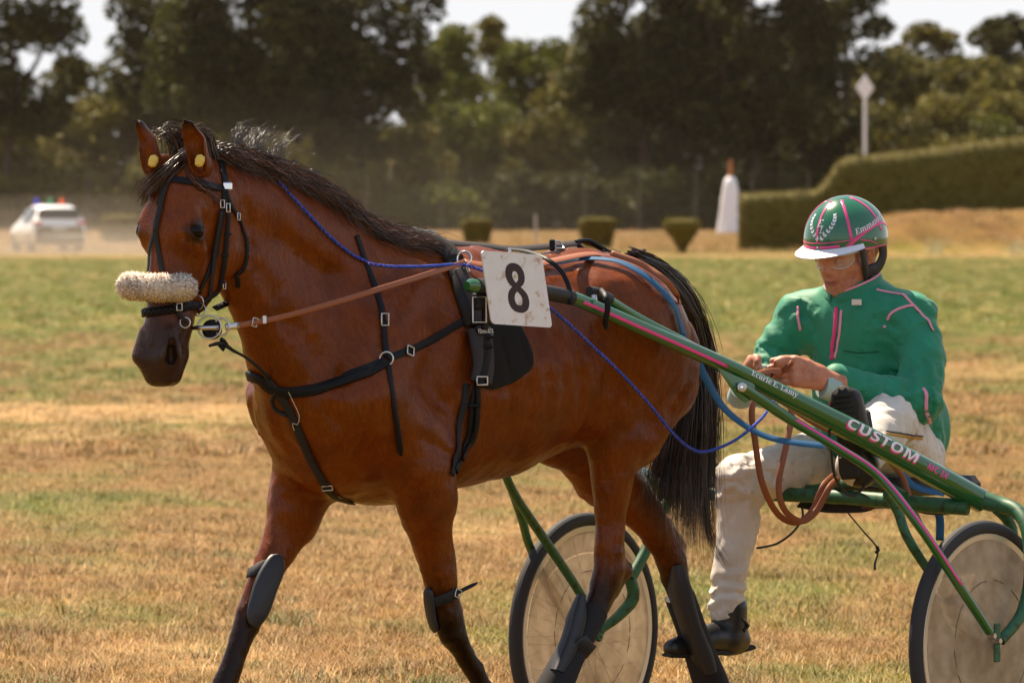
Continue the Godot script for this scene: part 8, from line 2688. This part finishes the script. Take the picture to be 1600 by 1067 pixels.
	part("rein_loop", ribbon_mesh([Vector3(-1.482, 1.089, -0.02), Vector3(-1.567, 1.038, -0.04), Vector3(-1.689, 0.9741, -0.06), Vector3(-1.782, 0.9444, -0.08)], Vector3(0.5, 0.6, -0.5), 0.026, 0.004), brown, rein)
	part("rein", ribbon_mesh([Vector3(-1.507, 1.116, 0.03), Vector3(-1.529, 1.134, 0), Vector3(-1.527, 1.124, -0.04), Vector3(-1.536, 1.163, -0.09)], Vector3(0.6, 0.6, -0.5), 0.017, 0.005), brown, rein)
	part("buckle", ring_mesh(Vector3(-1.481, 1.141, -0.03), out, 0.009, 0.0022), M["steel"], rein)
	part("buckle", ring_mesh(Vector3(-1.501, 1.131, -0.03), out + Vector3(0.5, 0, 0), 0.010, 0.003), black, rein)
	part("rein_loop", ribbon_mesh([Vector3(-1.649, 0.8798, -0.36), Vector3(-1.708, 0.8321, -0.36), Vector3(-1.734, 0.7577, -0.37), Vector3(-1.766, 0.6923, -0.38), Vector3(-1.819, 0.6312, -0.38)], Vector3(0.743, 0, -0.669).rotated(Vector3.UP, 0.5), 0.019, 0.0035), brown, rein)
	# ---- blue webbing and blue rope
	var blue := mat("blue_web", lin(0.004, 0.085, 0.20), 0.6)
	var teal := thing("blue_webbing", "flat blue webbing band running over the croup to the seat", "band", team)
	strap(teal, "band", [Vector3(-0.2896, 1.436, -0.1174), Vector3(-0.4273, 1.446, -0.1009), Vector3(-0.5767, 1.454, -0.0992), Vector3(-0.6476, 1.452, -0.1676), Vector3(-0.6804, 1.424, -0.2339), Vector3(-0.7192, 1.374, -0.2829), Vector3(-0.7692, 1.304, -0.2988), Vector3(-0.8061, 1.241, -0.2931)], 0.026, blue, 0.012, 0.003)
	part("band", ribbon_mesh([Vector3(-0.7996, 1.255, -0.2939) + out * 0.016, Vector3(-1.075, 1.202, -0.1), Vector3(-1.138, 1.133, -0.09), Vector3(-1.21, 1.041, -0.1), Vector3(-1.276, 0.9796, -0.14), Vector3(-1.357, 0.9437, -0.18), Vector3(-1.5, 0.9232, -0.24)], [Vector3(0.7, 0.5, -0.5), Vector3(0.7, 0.3, -0.6), Vector3(0.5, 0.8, -0.4), Vector3(0.6, 0.7, -0.5)], 0.026, 0.003), blue, teal)
	part("band", ribbon_mesh([Vector3(-1.747, 0.8665, -0.3), Vector3(-1.775, 0.8199, -0.32), Vector3(-1.815, 0.7933, -0.34), Vector3(-1.894, 0.7786, -0.36)], Vector3(0.6, 0.7, -0.5), 0.026, 0.003), blue, teal)
	part("band", ribbon_mesh([Vector3(-1.893, 0.7427, -0.34), Vector3(-1.907, 0.6958, -0.34), Vector3(-1.905, 0.64, -0.34)], out, 0.024, 0.003), blue, teal)
	var rope := mat("blue_rope", Color.WHITE, 0.7)
	rope.vertex_color_use_as_albedo = true
	for q in [
		[[Vector3(0.5825, 1.677, -0.0544), Vector3(0.5365, 1.634, -0.0649), Vector3(0.4707, 1.579, -0.0733), Vector3(0.4008, 1.527, -0.078), Vector3(0.3278, 1.485, -0.0802), Vector3(0.2632, 1.457, -0.0908)], "blue braided cord lying along the horse's neck", true],
		[[Vector3(0.3852, 1.459, -0.205), Vector3(0.3184, 1.451, -0.225), Vector3(0.1808, 1.45, -0.215), Vector3(0.004, 1.454, -0.18), Vector3(-0.0413, 1.446, -0.2), Vector3(-0.109, 1.407, -0.28), Vector3(-0.184, 1.347, -0.33), Vector3(-0.2705, 1.296, -0.335), Vector3(-0.3842, 1.221, -0.34), Vector3(-0.5047, 1.143, -0.34), Vector3(-0.6127, 1.063, -0.34), Vector3(-0.7195, 0.9837, -0.33), Vector3(-0.8079, 0.9367, -0.32), Vector3(-0.9057, 0.923, -0.3), Vector3(-1.078, 0.9504, -0.26), Vector3(-1.262, 1.005, -0.2), Vector3(-1.381, 1.056, -0.15)], "blue braided cord looping from the saddle back to the sulky", false],
	]:
		var rp: PackedVector3Array = horse_strap(q[0], 0.010)[0] if q[2] else curve(q[0], 0.006)
		var rs := st_new()
		var fine := curve(Array(rp), 0.004)
		# two strands twisted together, one flecked
		for s in 3:
			var tw := PackedVector3Array()
			for i in fine.size():
				var t := (fine[mini(i + 1, fine.size() - 1)] - fine[maxi(i - 1, 0)]).normalized()
				var x := t.cross(Vector3.UP).normalized()
				var a := i * 0.55 + TAU * s / 3.0
				tw.append(fine[i] + (x * cos(a) + t.cross(x) * sin(a)) * 0.0024)
			tube(rs, tw, [0.0026], 5, false, [Color(0.010, 0.045, 0.38), Color(0.012, 0.06, 0.45), Color(0.02, 0.07, 0.42)][s])
		for i in range(0, fine.size() - 3, 5):
			var t := (fine[i + 2] - fine[i]).normalized()
			tube(rs, PackedVector3Array([fine[i] + out * 0.0042 - t.cross(out) * 0.002, fine[i + 1] + out * 0.0046 + t.cross(out) * 0.002]), [0.0012], 4, true, Color(0.55, 0.20, 0.10))
		solo("braided_rope", rs.commit(), rope, q[1], "cord", team)

	# ---- number plate
	var plate := thing("number_plate", "white square plate with a dark number eight hung on the shaft", "number plate", team)
	var corner := [Vector3(0.1338, 1.494, -0.385), Vector3(-0.0783, 1.481, -0.415), Vector3(-0.1201, 1.283, -0.415), Vector3(0.0902, 1.296, -0.385)]
	var ctr: Vector3 = (corner[0] + corner[1] + corner[2] + corner[3]) / 4.0
	var px: Vector3 = (corner[1] - corner[0] + corner[2] - corner[3]).normalized()
	var py: Vector3 = (corner[0] - corner[3] + corner[1] - corner[2])
	py = (py - px * py.dot(px) * 0.0).normalized()
	var pz: Vector3 = px.cross(py).normalized()
	if pz.dot(out) < 0: pz = -pz
	var wid: float = corner[0].distance_to(corner[1])
	var hei: float = corner[0].distance_to(corner[3])
	st = st_new()
	st.set_smooth_group(-1)
	var rim := []
	for q in [[1, 1], [-1, 1], [-1, -1], [1, -1]]:
		for k in 7:
			var a: float = atan2(q[1], q[0]) - PI / 4 + (PI / 2) * k / 6.0
			rim.append(ctr + px * ((wid * 0.5 - 0.012) * q[0] + cos(a) * 0.012) + py * ((hei * 0.5 - 0.012) * q[1] + sin(a) * 0.012))
	for i in rim.size():
		var k := (i + 1) % rim.size()
		var f := pz * 0.0025
		for tri in [[ctr + f, rim[k] + f, rim[i] + f], [ctr - f, rim[i] - f, rim[k] - f], [rim[i] + f, rim[k] + f, rim[i] - f], [rim[i] - f, rim[k] + f, rim[k] - f]]:
			for p in tri: st.add_vertex(p)
	st.generate_normals()
	var pm := mat("plate_white", lin(0.80, 0.82, 0.88), 0.45)
	pm.albedo_texture = noise_tex(0.012, 512, 5, [[0.0, Color(0.72, 0.60, 0.50)], [0.20, Color(0.88, 0.81, 0.75)], [0.29, Color(0.97, 0.965, 0.96)], [1.0, Color(1, 1, 1)]], false, 1.0, 44)
	pm.uv1_triplanar = true
	pm.uv1_scale = Vector3(3.2, 3.2, 3.2)
	part("board", st.commit(), pm, plate)
	var eight := lettering("8", 0.185, fonts(true), 0.0, 0.6)
	st = st_new()
	var e8: PackedVector2Array = eight[0]
	var box := Rect2(e8[0], Vector2.ZERO)
	for q in e8: box = box.expand(q)
	for q in e8:
		var r: Vector2 = q - box.get_center()
		st.set_normal(pz)
		st.add_vertex(ctr + pz * 0.0034 + px * r.x * 0.074 / box.size.x + py * (r.y * 0.138 / box.size.y + 0.004))
	part("numeral", st.commit(), mat("numeral", lin(0.030, 0.017, 0.026), 0.6), plate)
	part("rivet", tube_mesh([ctr + py * 0.037 + pz * 0.002, ctr + py * 0.037 + pz * 0.006], [0.006, 0.004], 12), M["chrome"], plate)
	part("hook", tube_mesh([ctr + py * (hei * 0.5) - px * 0.004, ctr + py * (hei * 0.5 + 0.012) - px * 0.004 - pz * 0.004], [0.005], 8), M["steel"], plate)
	part("tie", ribbon_mesh([Vector3(-0.3941, 1.384, -0.35), Vector3(-0.3585, 1.367, -0.4), Vector3(-0.3577, 1.336, -0.41), Vector3(-0.3585, 1.292, -0.4), Vector3(-0.3806, 1.279, -0.39)], out, 0.016, 0.005), black, rein)

	# ---- leg boots
	var shellm := mat("boot_shell", lin(0.018, 0.020, 0.028), 0.5)
	var k1 := thing("knee_boot", "dark leather knee boot on the forward stepping foreleg", "leg boot", team)
	strap(k1, "shield", [Vector3(0.3994, 0.6649, 0.1223), Vector3(0.4191, 0.6274, 0.1226), Vector3(0.4469, 0.5851, 0.1224), Vector3(0.468, 0.539, 0.1238), Vector3(0.4832, 0.5049, 0.1259), Vector3(0.4929, 0.474, 0.1286)], 0.070, shellm, 0.012, 0.020, false, 4.0)
	strap(k1, "strap", [Vector3(0.458, 0.6133, 0.172), Vector3(0.4537, 0.6225, 0.152), Vector3(0.4358, 0.6346, 0.1355), Vector3(0.4172, 0.6377, 0.1245)], 0.034, grey, 0.006, 0.005)
	var k2 := thing("knee_boot", "dark leather knee boot strapped on the bent near foreleg", "leg boot", team)
	strap(k2, "shield", [Vector3(0.1025, 0.5766, -0.1685), Vector3(0.0908, 0.5377, -0.1624), Vector3(0.0777, 0.5021, -0.1575), Vector3(0.0576, 0.4559, -0.1579)], 0.040, shellm, 0.008, 0.014, false, 4.0)
	strap(k2, "strap", [Vector3(0.0824, 0.5366, -0.1429), Vector3(0.0874, 0.5382, -0.1806), Vector3(0.0675, 0.5485, -0.2001), Vector3(0.0408, 0.5598, -0.204)], 0.030, grey, 0.007, 0.005)
	part("strap_end", ribbon_mesh([Vector3(0.0343, 0.5578, -0.2028) + out * 0.012, Vector3(-0.0101, 0.5699, -0.2), Vector3(-0.0568, 0.5838, -0.2)], Vector3(0.5, 0.7, -0.5), 0.013, 0.004, 0.01, true), grey, k2)
	buckle_on(k2, Vector3(0.0407, 0.5581, -0.2039), Vector3(1, 0.4, 0), 0.022, 0.022, 0.014)
	var h1 := thing("hind_boot", "black wrap boot on the near hind cannon", "leg boot", team)
	part("wrap", tube_mesh([Vector3(-0.5866, 0.4831, -0.155), Vector3(-0.5462, 0.4313, -0.155), Vector3(-0.4951, 0.3711, -0.155), Vector3(-0.4282, 0.2818, -0.155), Vector3(-0.3855, 0.2165, -0.155)], [0.044, 0.043, 0.044, 0.050, 0.060], 20), dark, h1)
	part("shield", tube_mesh([Vector3(-0.541, 0.5294, -0.15), Vector3(-0.5079, 0.4778, -0.165), Vector3(-0.4755, 0.4082, -0.17), Vector3(-0.411, 0.3226, -0.175)], [0.012, 0.030, 0.030, 0.022], 14, 0.02, 0.5), shellm, h1)
	part("flap", ribbon_mesh([Vector3(-0.4764, 0.4094, -0.2), Vector3(-0.4976, 0.3873, -0.205), Vector3(-0.5275, 0.3715, -0.2)], out, 0.045, 0.005), shellm, h1)
	var h2 := thing("hind_boot", "dark scuffed shin boot on the trailing hind leg", "leg boot", team)
	part("shield", tube_mesh([Vector3(-1.259, 0.576, 0.12), Vector3(-1.265, 0.5372, 0.115), Vector3(-1.282, 0.4811, 0.115), Vector3(-1.316, 0.4057, 0.115), Vector3(-1.364, 0.3202, 0.115), Vector3(-1.401, 0.2628, 0.115)], [0.026, 0.043, 0.040, 0.038, 0.042, 0.030], 18, 0.02, 0.55), shellm, h2)
	part("wrap", tube_mesh([Vector3(-1.311, 0.4879, 0.15), Vector3(-1.357, 0.4026, 0.15), Vector3(-1.402, 0.317, 0.15), Vector3(-1.454, 0.2216, 0.15), Vector3(-1.477, 0.1645, 0.15)], [0.045, 0.044, 0.046, 0.052, 0.055], 18), dark, h2)

func painted(kind: String, p: Vector3, n: Vector3) -> Color:
	match kind:
		"coat": return coat(p, n)
		"ear":
			return coat(p, n).lerp(Color(0.012, 0.007, 0.005), smoothstep(1.80, 1.845, p.y))
		"skin": return skin(p, n)
		"jersey": return jersey(p, n)
		"breeches": return breeches(p, n)
	return Color.WHITE

func reshaped(kind: String, p: Vector3, f: float) -> float:
	if kind == "folds": return folds(p, f)
	# the hide: slight unevenness of muscle and vein
	var w := noise.get_noise_3d(p.x * 5.0, p.y * 7.0, p.z * 5.0)
	var v := noise.get_noise_3d(p.x * 17.0 + 4.0, p.y * 11.0 + p.x * 9.0, p.z * 17.0)
	return f + w * 0.008 + v * 0.0034 - smoothstep(0.05, 0.0, absf(noise.get_noise_3d(p.x * 6.0 + p.y * 5.0, p.y * 5.0, p.z * 6.0 + 30.0))) * 0.0030


func _ready() -> void:
	rng.seed = 7
	noise.seed = 11
	noise.frequency = 1.0
	noise.fractal_octaves = 3
	camera_sky_sun()
	common_materials()
	var t := Time.get_ticks_msec()
	build_ground()
	build_grass()
	build_stems()
	build_trees()
	build_course()
	build_car()
	build_dust()
	build_horse()
	build_sulky()
	build_driver()

func common_materials() -> void:
	mat("steel", lin(0.55, 0.55, 0.56), 0.28, 1.0)
	mat("rust", lin(0.10, 0.045, 0.03), 0.8)
	mat("chrome", lin(0.75, 0.75, 0.76), 0.12, 1.0)
